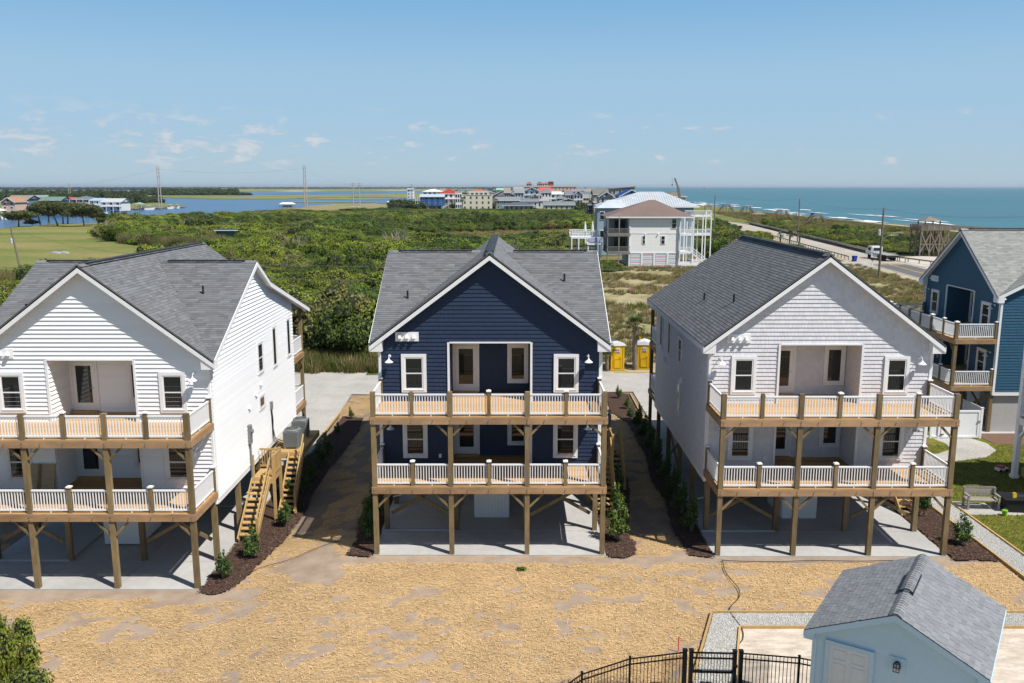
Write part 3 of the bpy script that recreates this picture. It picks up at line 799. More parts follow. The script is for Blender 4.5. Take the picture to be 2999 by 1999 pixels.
# slabs
def slab_obj(label, H, front=-.12):
    s = MB()
    # three front bays with saw joints, then the higher rear slab
    for a, b in ((-4.72, -1.535), (-1.525, 1.525), (1.535, 4.72)): s.slab([(a, front), (b, front), (b, FW - .1), (a, FW - .1)], -.35, 0.0)
    for a, b in ((-4.72, -1.535), (-1.525, 1.525), (1.535, 4.72)):
        for c, d in ((FW - .095, 8.4), (8.41, 15.4)): s.slab([(a, c), (b, c), (b, d), (a, d)], -.35, 0.075 if not (abs(a) < 2 and c < 3) else .012)
    o = s.build('concrete_slab', CONC, None, Matrix.Translation(H)); tag(o, label, None, None, 'structure'); return o
slab_obj('concrete slab under the white house', (LEFT[0], LEFT[1], LEFT[2] - .1))
slab_obj('concrete slab under the navy house', (MID[0], MID[1], .02)); slab_obj('concrete slab under the pale grey house', (RIGHT[0], RIGHT[1], .02))
# ================================================================ ground of the lots
# straw mulch over bare soil: a fine sheet whose 'straw' cover is also used to strew the straw
BEDS = [
    ('dark mulch bed along the white house beside the stair', [(-11.93, 30.45), (-11.2, 30.25), (-10.7, 30.7), (-10.4, 31.8), (-10.1, 33.7), (-9.82, 35.2), (-9.68, 38.1), (-9.95, 42), (-9.9, 45), (-9.7, 48), (-9.55, 52), (-9.7, 55.2), (-11.3, 55.6), (-11.35, 48.8), (-11.85, 46.8)]),
    ('dark mulch bed on the west side of the navy house', [(-6.75, 32.9), (-5.62, 32.7), (-5.62, 47.5), (-6.3, 47.6), (-6.9, 44), (-6.6, 40), (-6.95, 36.5), (-6.6, 34.5)]),
    ('dark mulch bed on the stair side of the navy house', [(3.82, 32.75), (4.5, 32.6), (5.05, 32.95), (5.2, 34), (5.0, 35.5), (5.3, 37), (5.85, 40.7), (6.0, 45), (5.7, 48.2), (3.82, 48)]),
    ('dark mulch bed on the shaded west side of the pale grey house', [(7.15, 32.9), (8.15, 32.6), (8.15, 48.9), (8.35, 49.2), (8.4, 60.5), (7.4, 61.2), (4.4, 61.0), (4.3, 59.6), (6.6, 58.8), (6.5, 55.5), (7.25, 53), (7.35, 45.7), (7.0, 42), (7.25, 39), (6.9, 35.6)]),
    ('dark mulch bed beside the gravel path of the pale grey house', [(17.65, 32.45), (19.45, 32.3), (19.5, 44.5), (17.65, 44.5)]),
]
def in_poly(X, Y, poly):
    X = np.asarray(X); Y = np.asarray(Y); r = np.zeros(X.shape, bool); n = len(poly)
    for i in range(n):
        (x1, y1), (x2, y2) = poly[i], poly[(i + 1) % n]
        if y1 == y2: continue
        c = ((y1 > Y) != (y2 > Y)) & (X < (x2 - x1) * (Y - y1) / (y2 - y1) + x1)
        r ^= c
    return r
def straw_cover(X, Y):
    n = fbm(X * 1.15 + 3, Y * 2.1 + 9, 5, 4) + .35 * (fbm(X * 2.6, Y * 3.6, 11, 3) - .5)
    c = sstep(.335, .43, n + .36 * (fbm(X * 2.6, Y * 3.9, 41, 3) - .5))
    big = fbm(X * .12 + 1, Y * .12, 21, 2)
    c = np.maximum(c, sstep(.50, .6, big) * sstep(.30, .34, n))
    # bare strip worn along the slabs and the trodden way between the lots
    front = np.where(X < -9.5, 30.85, 32.98)
    d = front - Y
    wob = 0.9 * fbm(X * .8, Y * .5, 31, 3)
    c = c * sstep(.15 + wob * np.where(X < -8, 1.35, .75), .6 + wob * np.where(X < -8, 1.5, .95), np.where(Y < front, d, 9))
    tr = np.exp(-((X + 7.6 + .5 * np.sin(Y)) / 1.5) ** 2) * np.exp(-((Y - 32.3) / 2.2) ** 2)
    c = c * (1 - sstep(.45, .7, tr + .3 * (n - .4)))
    gap = sstep(33.6, 36.5, Y + .8 * (n - .5)); c = c * (1 - gap * (1 - 1.0 * sstep(.36, .56, fbm(X * .6, Y * .35, 61, 3))))
    return c
def straw_tone(X, Y): return straw_cover(X, Y)
t = NT('straw_over_soil')
sv = t.attr('tone')
fine = t.noise(9, 5, t.mapping((1, 1.5, 1)), .7)
wv = t.noise(26, 3, t.mapping((1, 2.2, 1), rot=(0, 0, .5)), .65)
fac = t.rng(t.math('ADD', sv, t.math('MULTIPLY', t.math('SUBTRACT', fine, .5), .75)), .30, .55, 0, 1, True)
soil = t.mix(t.rng(t.noise(1.3, 5), .3, .7, 0, 1), (0.27, 0.20, 0.145), (0.37, 0.29, 0.22))
soil = t.scale_col(soil, t.rng(t.noise(22, 3), .3, .7, .86, 1.12))
straw = t.mix(t.rng(wv, .32, .68, 0, 1), (0.26, 0.172, 0.085), (0.55, 0.38, 0.195))
straw = t.scale_col(straw, t.rng(t.noise(.7, 4), .3, .7, .84, 1.14))
# shade between the houses painted into the colour: soil and straw darken there
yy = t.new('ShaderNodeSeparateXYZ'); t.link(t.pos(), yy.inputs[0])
gap_shade = t.rng(t.math('ADD', yy.outputs['Y'], t.math('MULTIPLY', t.noise(.8, 3), 3.0)), 34.8, 37.5, 1.0, .66, True)
soil = t.scale_col(soil, gap_shade); straw = t.scale_col(straw, t.rng(gap_shade, .66, 1.0, .8, 1.0))
t.bump(wv, .5, .03)
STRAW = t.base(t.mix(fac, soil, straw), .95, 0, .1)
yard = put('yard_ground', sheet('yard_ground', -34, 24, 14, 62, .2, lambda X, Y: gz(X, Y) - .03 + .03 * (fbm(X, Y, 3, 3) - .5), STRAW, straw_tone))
tag(yard, 'straw-mulched soil yard in front of and between the beach houses', None, None, 'structure')
# strewn straw
def strew(name, n, xr, yr, keep, size, mat, seed, wid=.011, flat=.25, tones=(.6, 1.5), parent=None, z=0.0):
    rg = np.random.RandomState(seed)
    X = rg.uniform(*xr, n); Y = rg.uniform(*yr, n); k = keep(X, Y, rg); X, Y = X[k], Y[k]; m = len(X)
    a = rg.normal(.25, .9, m); l = rg.uniform(*size, m) / 2; tl = rg.uniform(-flat, flat, m)
    d = np.stack([np.cos(a) * np.cos(tl), np.sin(a) * np.cos(tl), np.sin(tl)], -1); s = np.stack([-np.sin(a), np.cos(a), 0 * a], -1)
    C = np.stack([X, Y, gz(X, Y) + z + rg.uniform(0, .016, m) + np.abs(np.sin(tl)) * l], -1)
    w = rg.uniform(.6, 1.4, m) * wid / 2
    P = np.stack([C - d * l[:, None] - s * w[:, None], C + d * l[:, None] - s * w[:, None], C + d * l[:, None] + s * w[:, None], C - d * l[:, None] + s * w[:, None]], 1).reshape(-1, 3)
    F = np.arange(4 * m).reshape(m, 4)
    return put(name, npmesh(name, P, F, mat, np.repeat(rg.uniform(*tones, m), 4)), parent)
STRAWP = pm('straw_stalk', (0.50, 0.352, 0.192), .8, 3, .1, tone=True)
allbeds = [p for _, p in BEDS]
PATHP = [[(7.05, 28.06), (20.7, 28.06), (20.7, 27.1), (7.66, 27.1), (5.85, 21), (4.45, 21)]]
def not_on(X, Y):
    k = np.ones(X.shape, bool)
    for p in allbeds + PATHP + [[(7.6, 27.2), (30, 27.2), (30, 10), (2.6, 10), (5.8, 21)], [(19.4, 27), (40, 27), (40, 70), (19.4, 70)]]: k &= ~in_poly(X, Y, p)
    for H in (LEFT, MID, RIGHT): k &= ~((np.abs(X - H[0]) < 4.75) & (Y > H[1] - .15) & (Y < H[1] + 15.5))
    return k
s_ = strew('straw', 400000, (-24, 19.5), (17.5, 56), lambda X, Y, rg: (straw_cover(X, Y) > rg.uniform(.25, 1.05, len(X))) & not_on(X, Y) & (rg.uniform(0, 1, len(X)) < np.where(Y > 34, .45, 1)), (.05, .15), STRAWP, 5, .010, .2, (.42, 1.7))
tag(s_, 'loose golden straw strewn over the soil yard', None, None, 'stuff')
# twig litter by the fence
TWG = pm('litter_twig', (0.17, 0.125, 0.09), .9, 3, .2, tone=True)
s_ = strew('twig_litter', 26000, (-1.5, 5.2), (18.5, 25.5), lambda X, Y, rg: (((X - 2.4) / 2.9) ** 2 + ((Y - 21.6) / 2.6) ** 2 + 1.1 * (fbm(X * .9, Y * .9, 8, 3) - .5) < rg.uniform(.3, 1.05, len(X))), (.05, .25), TWG, 12, .016, .4, (.35, 1.7), None, .02)
tag(s_, 'brown twig and bark litter along the black fence', None, None, 'stuff')
# mulch beds
t = NT('bark_mulch'); ch = t.noise(28, 4, None, .7)
MULCH = t.base(t.mix(t.rng(ch, .3, .7, 0, 1), (0.028, 0.017, 0.013), (0.105, 0.062, 0.045)), .95, 0, .15); t.bump(ch, .8, .04)
CHIP = pm('bark_chip', (0.085, 0.052, 0.038), .9, 4, .2, tone=True)
def resample(poly, step=.35, wob=.07, seed=1):
    out = []; rg = random.Random(seed)
    for i in range(len(poly)):
        a, b = Vector(poly[i]), Vector(poly[(i + 1) % len(poly)]); n = max(1, int((b - a).length / step))
        for k in range(n): out.append(tuple(a.lerp(b, k / n) + Vector((rg.uniform(-wob, wob), rg.uniform(-wob, wob)))))
    return out
for i, (lb, p) in enumerate(BEDS):
    xs_ = [q[0] for q in p]; ys_ = [q[1] for q in p]; pp = resample(p, .3, .06, i)
    me = sheet('mulch_bed', min(xs_) - .1, max(xs_) + .1, min(ys_) - .1, max(ys_) + .1, .1, lambda X, Y: gz(X, Y) + .012 + .05 * fbm(X * 3, Y * 3, 7, 3), MULCH, None, lambda X, Y: in_poly(X, Y, pp))
    tag(put('mulch_bed', me), lb, None, None, 'structure')
def in_beds(X, Y):
    k = np.zeros(X.shape, bool)
    for p in allbeds: k |= in_poly(X, Y, p)
    return k
s_ = strew('bark_chips', 130000, (-12, 20), (30, 49), lambda X, Y, rg: in_beds(X, Y), (.03, .1), CHIP, 6, .03, .5, (.35, 1.9), None, .04)
tag(s_, 'loose dark bark chips on the mulch beds', None, None, 'stuff')
# gravel: lane and drives behind the houses, path by the shed
t = NT('white_gravel'); v = t.new('ShaderNodeTexVoronoi'); v.inputs['Scale'].default_value = 26; t.link(t.pos(), v.inputs['Vector'])
gcol = t.mix(t.rng(v.outputs['Distance'], .1, .6, 0, 1), (0.60, 0.585, 0.54), (0.33, 0.315, 0.285))
gcol = t.scale_col(gcol, t.rng(t.noise(.5, 5), .3, .7, .86, 1.1))
GRAVEL = t.base(gcol, .95, 0, .15); t.bump(v.outputs['Distance'], .6, .03)
gr = sheet('gravel_drive', -60, 34, 44, 68.4, .4, lambda X, Y: gz(X, Y) + .02 + .03 * fbm(X, Y, 9, 2), GRAVEL, None,
           lambda X, Y: ((Y > 60.6 + .5 * np.sin(X * .3)) & (Y < 67.2 + .7 * np.sin(X * .21) + .8 * fbm(X * .4, Y * .4, 2, 2)) | (X > -26) & (X < -11.45) | (X > 8.45) & (X < 19) | (X > -5) & (X < 3) & (Y > 49)) & (Y < 68.3))
tag(put('gravel_drive', gr), 'pale gravel lane and drives behind the beach houses', None, None, 'structure')
# chunky pebbles on the near path
def pebbles(name, label, polys, dens, seed, z=0.03, mat=None):
    rg = np.random.RandomState(seed); P = []
    for poly in polys:
        x0, x1 = min(q[0] for q in poly), max(q[0] for q in poly); y0, y1 = min(q[1] for q in poly), max(q[1] for q in poly)
        n = int((x1 - x0) * (y1 - y0) * dens); X = rg.uniform(x0, x1, n); Y = rg.uniform(y0, y1, n); k = in_poly(X, Y, poly); P.append(np.stack([X[k], Y[k]], -1))
    P = np.concatenate(P); m = len(P)
    o = np.array([(1, 0, 0), (0, 1, 0), (-1, 0, 0), (0, -1, 0), (0, 0, 1.0)]); r = rg.uniform(.010, .026, m); a = rg.uniform(0, 6.3, m)
    c, s = np.cos(a), np.sin(a); V = o[None] * r[:, None, None] * rg.uniform(.7, 1.3, (m, 5, 1))
    W = np.stack([V[..., 0] * c[:, None] - V[..., 1] * s[:, None] + P[:, None, 0], V[..., 0] * s[:, None] + V[..., 1] * c[:, None] + P[:, None, 1], V[..., 2] + z], -1).reshape(-1, 3)
    f = np.array([(0, 1, 4), (1, 2, 4), (2, 3, 4), (3, 0, 4)]); F = (f[None] + 5 * np.arange(m)[:, None, None]).reshape(-1, 3)
    o_ = put(name, npmesh(name, W, F, mat or PEB, np.repeat(rg.uniform(.7, 1.2, m), 5))); tag(o_, label, None, None, 'stuff')
PEB = pm('pale_pebble', (0.50, 0.49, 0.455), .85, 5, .08, tone=True)
gp = MB()
P1 = [(7.05, 28.06), (20.65, 28.06), (20.65, 27.1), (7.66, 27.1)]; P2 = [(7.05, 28.06), (7.66, 27.1), (5.85, 21.0), (4.45, 21.0)]; P3 = [(19.58, 28.06), (20.66, 28.06), (20.66, 48.5), (19.58, 48.5)]
for p in (P1, P2, P3): gp.slab(p, -.1, .02)
tag(gp.build('gravel_path', GRAVEL), 'pale gravel path with timber edging around the shed yard', None, None, 'structure')
pebbles('path_gravel', 'loose pale gravel on the timber-edged path', [P1, P2, P3], 1500, 3)
def edging(label, a, b, w=.07):
    o = MB().bar((*a, .03), (*b, .03), w, .14).build('timber_edging', NEWWOOD); tag(o, label, 'timber', 'timber edging of the gravel paths')
for lb, a, b in (('timber edging along the straw side of the gravel path', (7.0, 28.1), (19.5, 28.1)), ('timber edging along the sand side of the gravel path by the shed', (7.7, 27.05), (20.7, 27.05)),
                 ('timber edging from the gate along the straw', (7.0, 28.1), (4.4, 21.0)), ('timber edging from the gate along the sand yard', (7.7, 27.05), (5.9, 21.0)),
                 ('timber edging between the mulch bed and the long gravel path', (19.53, 28.15), (19.53, 48.5)), ('timber edging between the long gravel path and the lawn', (20.71, 27.1), (20.71, 48.5)),
                 ('timber edging between mulch bed and gravel drive behind the white house', (-11.4, 48.6), (-11.35, 55.8)), ('timber edging between mulch bed and gravel drive behind the grey house', (8.42, 49), (8.5, 60.6)),
                 ('short timber edging below the portable toilets', (8.2, 67.6), (15.5, 67.7))): edging(lb, a, b)
# sand yard round the shed
t = NT('pale_sand'); sn = t.noise(2.2, 6, t.mapping((.6, 1.6, 1)), .65)
SAND = t.base(t.mix(t.rng(sn, .36, .62, 0, 1), (0.40, 0.34, 0.27), (0.58, 0.51, 0.42)), .95, 0, .1); t.bump(t.noise(7, 5), .5, .04)
o = MB().slab([(7.68, 27.05), (34, 27.05), (34, 8), (2.6, 8), (5.9, 21.0)], -.1, .008).build('sand_yard', SAND); tag(o, 'pale sandy yard around the blue shed', None, None, 'structure')
# lawn with curved gravel path beyond the grey house
t = NT('lawn_turf'); ln = t.noise(1.1, 5)
LAWN = t.base(t.scale_col(t.mix(t.rng(ln, .35, .65, 0, 1), (0.105, 0.125, 0.018), (0.185, 0.165, 0.03)), t.rng(t.noise(14, 4), .3, .7, .75, 1.2)), .95, 0, .1); t.bump(t.noise(30, 3), .5, .03)
o = MB().slab([(20.75, 27.1), (60, 27.1), (60, 51), (19.0, 51), (19.0, 48.5), (20.75, 48.5)], -.1, .012).build('lawn', LAWN); tag(o, 'short green lawn beside the pale grey house', None, None, 'structure')
o = MB().slab([(x, y) for x, y in ((21.5, 45.0), (24.2, 45.1), (26.2, 45.8), (27.4, 47.0), (27.6, 48.4), (27.2, 49.4), (24.9, 49.4), (25.2, 48.3), (24.9, 47.2), (23.8, 46.4), (21.5, 46.1))], -.05, .03).build('curved_path', GRAVEL); tag(o, 'curved pale gravel path leading to the vinyl gate', None, None, 'structure')
for lb, p in (('red-brown mulch bed by the vinyl fence', [(21, 47.6), (23.0, 47.3), (24.2, 48.1), (24.4, 49.3), (21, 49.3)]), ('red-brown mulch bed under the blue house', [(28, 48.3), (34, 47.2), (34, 51), (27.7, 51)])):
    o = MB().slab(p, -.05, .034).build('mulch_bed', pm('red_mulch', (0.15, 0.085, 0.06), .95, 20, .4, bump=.6)); tag(o, lb, None, None, 'structure')
o = MB().slab([(20.85, 37.3), (24.5, 37.2), (24.5, 38.9), (22.6, 38.7), (20.85, 39)], -.05, .028).build('pebble_pad', GRAVEL); tag(o, 'pebble pad under bench and fire table on the lawn', None, None, 'structure')
GRASSL = leafmat('lawn_blade', (0.10, 0.125, 0.02), .2, .3)
def lawn_keep(X, Y, rg): return ~in_poly(X, Y, [(21.5, 45.0), (24.2, 45.1), (26.2, 45.8), (27.4, 47.0), (27.6, 48.4), (27.2, 49.4), (24.9, 49.4), (25.2, 48.3), (24.9, 47.2), (23.8, 46.4), (21.5, 46.1)]) & ~in_poly(X, Y, [(20.85, 37.3), (24.5, 37.2), (24.5, 38.9), (22.6, 38.7), (20.85, 39)])
s_ = strew('lawn_grass', 60000, (20.8, 34), (28.5, 48), lawn_keep, (.04, .09), GRASSL, 9, .02, 1.2, (.6, 1.4), None, .02); tag(s_, 'short blades of the green lawn', None, None, 'stuff')

# ---------------------------------------------------------------- shed
SHED = pm('pale_blue_panel', (0.45, 0.59, 0.675), .6, 10, .03)
shed = thing('garden_shed', 'pale blue garden shed with grey shingle roof beside the black fence', 'shed', (8.65, 18.09, 2.34), -math.atan2(.555, .832)); shed.scale = (.841, .841, .841)
ew, el, ez, rz_ = 2.34, 4.62, 2.28, 3.41
m = MB(); hw = 2.12
m.prism([(-hw, 0), (hw, 0), (hw, 2.35), (0, rz_ - .06), (-hw, 2.35)], .24, .28); m.prism([(-hw, 0), (hw, 0), (hw, 2.35), (0, rz_ - .06), (-hw, 2.35)], el - .28, el - .24)
for sx in (-1, 1): m.box((sx * (hw - .02), el / 2, 1.17), (.04, el - .56, 2.34))
m.box((0, el / 2, -1.4), (2 * hw, el - .5, 2.8)); wl_ = m.build('wall', SHED, shed); box('landing', (-1.1, -.35, -.06), (1.6, 1.1, .1), NEWWOOD, shed)
for sx in (-1, 1):
    box('corner_board', (sx * (hw - .03), .225, 1.14), (.12, .03, 2.28), SHED, shed)
    g_ = (rz_ - ez) / ew
    MB().prism([(0, rz_ - .03), (sx * (ew + .01), ez - .03), (sx * (ew + .01), ez - .2), (0, rz_ - .21)], 0, .03).build('rake_board', SHED, shed)
    MB().prism([(0, rz_ - .09), (sx * ew, ez - .09), (sx * ew, ez - .12), (0, rz_ - .12)], .03, .25).build('soffit', SHED, shed)
    MB().prism([(sx * (hw - .05), ez - .28), (sx * (ew + .01), ez - .28), (sx * (ew + .01), ez - .05), (sx * (hw - .05), ez + .05)], .031, .24).build('eave_return', SHED, shed)
    MB().box((sx * (ew + .005), el / 2, ez - .12), (.03, el, .16)).build('fascia', SHED, shed)
SHDOOR = pm('pale_grey_door', (0.60, 0.62, 0.62), .5, 6, .03)
dr = MB(); ring(dr, -1.78, -.47, -.1, 2.06, .12, .17, .239)
dr.build('door_casing', SHED, shed)
dd = box('door', (-1.125, .215, .95), (1.08, .04, 1.95), SHDOOR, shed)
for x in (-1.38, -.87):
    for z, hgt in ((1.68, .3), (1.05, .75), (.35, .45)):
        f = MB(); ring(f, x - .18, x + .18, z - hgt / 2, z + hgt / 2, .025, .185, .2); f.build('door_panel', SHDOOR, shed)
lb_ = box('lamp_board', (.12, .225, 1.86), (.42, .03, .46), SHED, shed)
lp = MB(); lp.lathe([(.09, 0), (.095, .02), (.08, .04)], 16); lamp = lp.build('wall_lamp', DARKMETAL, shed, Matrix.Translation((.12, .2, 1.86)) @ Matrix.Rotation(pi / 2, 4, 'X') @ diag((1, 1.5, 1)))
lg = MB().lathe([(.07, 0), (.07, .05), (.045, .09), (.0, .1)], 14); lg.build('lamp_glass', pm('frosted_glass', (.42, .44, .45), .2, 5, .05), shed, Matrix.Translation((.12, .165, 1.86)) @ Matrix.Rotation(pi / 2, 4, 'X') @ diag((1, 1.5, 1)))
cg = MB(); cg.bar((0.12, .055, 1.74), (.12, .055, 1.98), .014); cg.bar((.04, .06, 1.86), (.2, .06, 1.86), .014)
ring(cg, .035, .205, 1.73, 1.99, .018, .05, .065); cg.build('lamp_guard', DARKMETAL, shed)
# roof of the shed: the big near tabs are built one by one
SHR = pm('shed_asphalt_shingle', (0.19, 0.197, 0.208), .9, 45, .2, rand=.05, tone=True)
rr = MB()
for sx in (-1, 1): rr.prism([(0, rz_ - .02), (sx * ew, ez - .02), (sx * ew, ez - .08), (0, rz_ - .08)], .002, el - .002)
sroof = rr.build('roof', SHR, shed)
rg = random.Random(3); sl = sqrt(ew ** 2 + (rz_ - ez) ** 2); e = .15; nc = int(sl / e); cnt = 0; rest = MB()
for sx in (1, -1):
    for i in range(nc + 1):
        s0, s1 = i * e, min((i + 1) * e + .02, sl); y = -rg.uniform(0, .2)
        while y < el:
            w = rg.uniform(.2, .36); a, b = max(y, 0), min(y + w - .012, el); y += w
            if b - a < .03: continue
            th = rg.uniform(.012, .02)
            def P(s, yy, n):
                return (sx * (ew - s / sl * ew) + sx * n * (rz_ - ez) / sl, yy, ez + s / sl * (rz_ - ez) + n * ew / sl)
            vs = [P(s0, a, th), P(s0, b, th), P(s0, b, -.004), P(s0, a, -.004), P(s1, a, .003), P(s1, b, .003), P(s1, b, -.004), P(s1, a, -.004)]
            tn = rg.choice([.9, .96, 1.0, 1.04, 1.1])
            fs = [(0, 1, 5, 4), (0, 3, 2, 1), (0, 4, 7, 3), (1, 2, 6, 5)]
            if cnt < 300 and (sx > 0 and cnt < 190 or sx < 0): MB().add(vs, fs, tn).build('shingle', SHR, sroof); cnt += 1
            else: rest.add(vs, fs, tn)
rest.build('shingles', SHR, sroof, kind='stuff')
y = 0
while y < el - .02:
    up = .05 if 1.55 < y < 3.0 else .0; z = rz_ + .035 + up; tn = rg.choice([.85, 1, 1.1]); y2 = min(el, y + .15)
    vs = []
    for yy, dz in ((y, .014), (y2, 0)):
        vs += [(-.17, yy, z + dz - .09), (-.06, yy, z + dz - .012), (.06, yy, z + dz - .012), (.17, yy, z + dz - .09)]
    MB().add(vs, [(0, 4, 5, 1), (1, 5, 6, 2), (2, 6, 7, 3), (0, 1, 2, 3)], tn).build('ridge_cap', SHR, sroof); y = y2
rv = MB(); rv.box((.18, 2.28, rz_ - .01), (.02, 1.46, .07)); rv.box((-.18, 2.28, rz_ - .01), (.02, 1.46, .07)); rv.box((0, 1.54, rz_ + .02), (.34, .02, .06)); rv.build('ridge_vent', DARKMETAL, sroof)

# ---------------------------------------------------------------- black fence and gate
BLK = pm('black_aluminium', (0.008, 0.008, 0.009), .35, 20, .1)
fence = thing('picket_fence', 'black aluminium picket fence around the sand yard', 'fence', (0, 0, 0))
MESH = None
def fence_run(pts, hgt=1.32, mesh_len=()):
    for i, (x, y) in enumerate(pts):
        box('fence_post', (x, y, hgt / 2 + .02), (.06, .06, hgt + .06), BLK, fence); box('post_cap', (x, y, hgt + .06), (.075, .075, .025), BLK, fence)
    for (a, b) in zip(pts[:-1], pts[1:]):
        a, b = Vector(a), Vector(b); L = (b - a).length
        for z in (.12, hgt - .18, hgt - .01): bar('fence_rail', (*a, z), (*b, z), .028, .035, BLK, fence)
        n = int(L / .105)
        for k in range(1, n):
            p = a.lerp(b, k / n); box('picket', (*p, hgt / 2), (.017, .017, hgt), BLK, fence)
gl, gr_ = (5.15, 23.25), (6.58, 23.2)
fence_run([(-1.2, 17.0), (.35, 20.3), (1.95, 22.1), (3.4, 22.9), (5.02, 23.25)])
fence_run([(6.72, 23.2), (8.3, 22.95), (9.15, 22.6), (9.9, 22.2)])
mm = MB()
for (a, b) in (((4.4, 23.1), (4.98, 23.23)), ((6.78, 23.18), (7.5, 23.07))):
    a, b = Vector(a), Vector(b); n = int((b - a).length / .03)
    for k in range(n + 1): p = a.lerp(b, k / n); mm.box((*p, .65), (.004, .004, 1.2))
    for k in range(40): mm.bar((*a, .06 + k * .03), (*b, .06 + k * .03), .004)
mm.build('wire_mesh', BLK, fence, kind='stuff')
gate = thing('garden_gate', 'black aluminium garden gate with a bright mid rail between thick posts', 'gate', (0, 0, 0))
for x, y in ((5.06, 23.25), (5.24, 23.25), (6.5, 23.2), (6.68, 23.2)): box('gate_post', (x, y, .69), (.115, .115, 1.4), BLK, gate); box('post_cap', (x, y, 1.4), (.135, .135, .03), BLK, gate)
for z in (.12, 1.14, 1.31): bar('gate_rail', (5.3, 23.25, z), (6.44, 23.2, z), .035, .045, BLK, gate)
bar('mid_rail', (5.3, 23.25, .72), (6.44, 23.2, .72), .05, .09, BLK, gate)
bar('rail_trim', (5.55, 23.2, .78), (6.4, 23.17, .78), .05, .03, pm('polished_metal', (.6, .6, .62), .25, 8, .05, metal=1.0), gate)
for k in range(1, 13): p = Vector((5.3, 23.25)).lerp(Vector((6.44, 23.2)), k / 13); box('picket', (*p, .66), (.017, .017, 1.28), BLK, gate)
box('latch', (6.5, 23.12, .95), (.14, .06, .08), BLK, gate)
tag(box('marker_stake', (5.35, 25.6, .25), (.035, .02, .5), pm('pink_paint', (.55, .06, .09), .6, 5, .1)), 'small pink wooden marker stake in the straw by the gravel path', 'stake')
# black cable lying from the grey house to the gate
pts = [(8.35, 32.4), (9.0, 32.3), (10.5, 32.25), (12, 32.35), (14, 32.3), (16.5, 32.45)]
def cable(label, pts, r=.016, name='cable'):
    P = []; n = len(pts); 
    for i in range(n - 1):
        p0, p1, p2, p3 = (Vector(pts[max(0, min(n - 1, i + k))]) for k in (-1, 0, 1, 2))
        for k in range(8):
            t_ = k / 8; q = .5 * ((2 * p1) + (p2 - p0) * t_ + (2 * p0 - 5 * p1 + 4 * p2 - p3) * t_ ** 2 + (3 * p1 - p0 - 3 * p2 + p3) * t_ ** 3)
            P.append((q.x, q.y, float(gz(q.x, q.y)) + .045))
    o = MB().tube(P, r, 5).build(name, pm('dark_rubber', (.035, .022, .017), .7, 5, .1)); tag(o, label, 'cable')
cable('dark cable lying along the slab front of the grey house', pts)
cable('dark cable winding over the straw from the grey house to the gate', [G(2116, 1642), G(2125, 1678), G(2160, 1722), G(2165, 1750), G(2137, 1785), G(2150, 1812), G(2172, 1842), G(2176, 1872), G(2160, 1908), (6.9, 23.6)])
cable('dark cable on the soil between the white and navy houses', [G(690, 1700, -.4), G(760, 1665, -.4), G(850, 1640, -.3), G(930, 1610, -.2), G(1000, 1588, -.1)], .012)

# ---------------------------------------------------------------- things on the lawn
bench = thing('garden_bench', 'weathered grey wooden bench standing beside the black fire table', 'bench', (21.75, 38.1, .03), R(-4))
GW = pm('grey_wood', (0.25, 0.23, 0.2), .9, 8, .18, rand=.12)
for i in range(4): box('seat_slat', (0, -.2 + i * .13, .45), (1.45, .115, .03), GW, bench)
for i in range(3): box('back_slat', (0, .3 + i * .03, .6 + i * .14), (1.45, .03, .125), GW, bench)
for sx in (-1, 1):
    for y, hgt in ((-.22, .65), (.27, .92)): box('leg', (sx * .68, y, hgt / 2), (.08, .09, hgt), GW, bench)
    box('armrest', (sx * .68, .02, .66), (.1, .6, .035), GW, bench)
FT = pm('black_resin', (.012, .012, .013), .5, 8, .15)
ft = thing('fire_table', 'black square fire table beside the grey bench on the lawn', 'fire table', (23.35, 38.0, .03), R(-6))
box('body', (0, 0, .28), (1.35, 1.0, .56), FT, ft); box('tabletop', (0, 0, .585), (1.5, 1.12, .05), FT, ft); box('burner_lid', (.1, 0, .62), (.6, .35, .03), pm('char_metal', (.03, .03, .032), .4, 10, .1), ft)
tb = thing('yellow_box', 'small yellow box on the black fire table', 'box', (23.1, 37.85, .64)); box('side', (0, 0, .1), (.16, .1, .2), pm('yellow_card', (.6, .42, .03), .6, 8, .1), tb); box('flap', (0, .0, .21), (.1, .12, .02), pm('yellow_card', (.6, .42, .03)), tb)
toy = thing('toy_car', 'small red and white toy car on the lawn grass', 'toy', (25.6, 43.3, .05), .3)
box('body', (0, 0, .14), (.62, .3, .14), pm('toy_white', (.6, .6, .58), .4, 5, .05), toy); box('cabin', (-.05, 0, .26), (.28, .26, .12), pm('toy_red', (.4, .05, .05), .4, 5, .05), toy)
for x in (-.2, .2):
    for y in (-.16, .16): MB().tube([(x, y - .03, .08), (x, y + .03, .08)], .08, 10).build('wheel', FT, toy)
bk = thing('green_bucket', 'bright green bucket on the pebbles by the bench', 'bucket', (22.35, 37.2, .03))
MB().lathe([(.09, 0), (.13, .24), (.12, .245)], 14).build('pail', pm('lime_plastic', (.2, .42, .02), .4, 5, .05), bk); MB().tube([(-.12, 0, .24), (0, 0, .36), (.12, 0, .24)], .008, 5).build('handle', STEEL, bk)
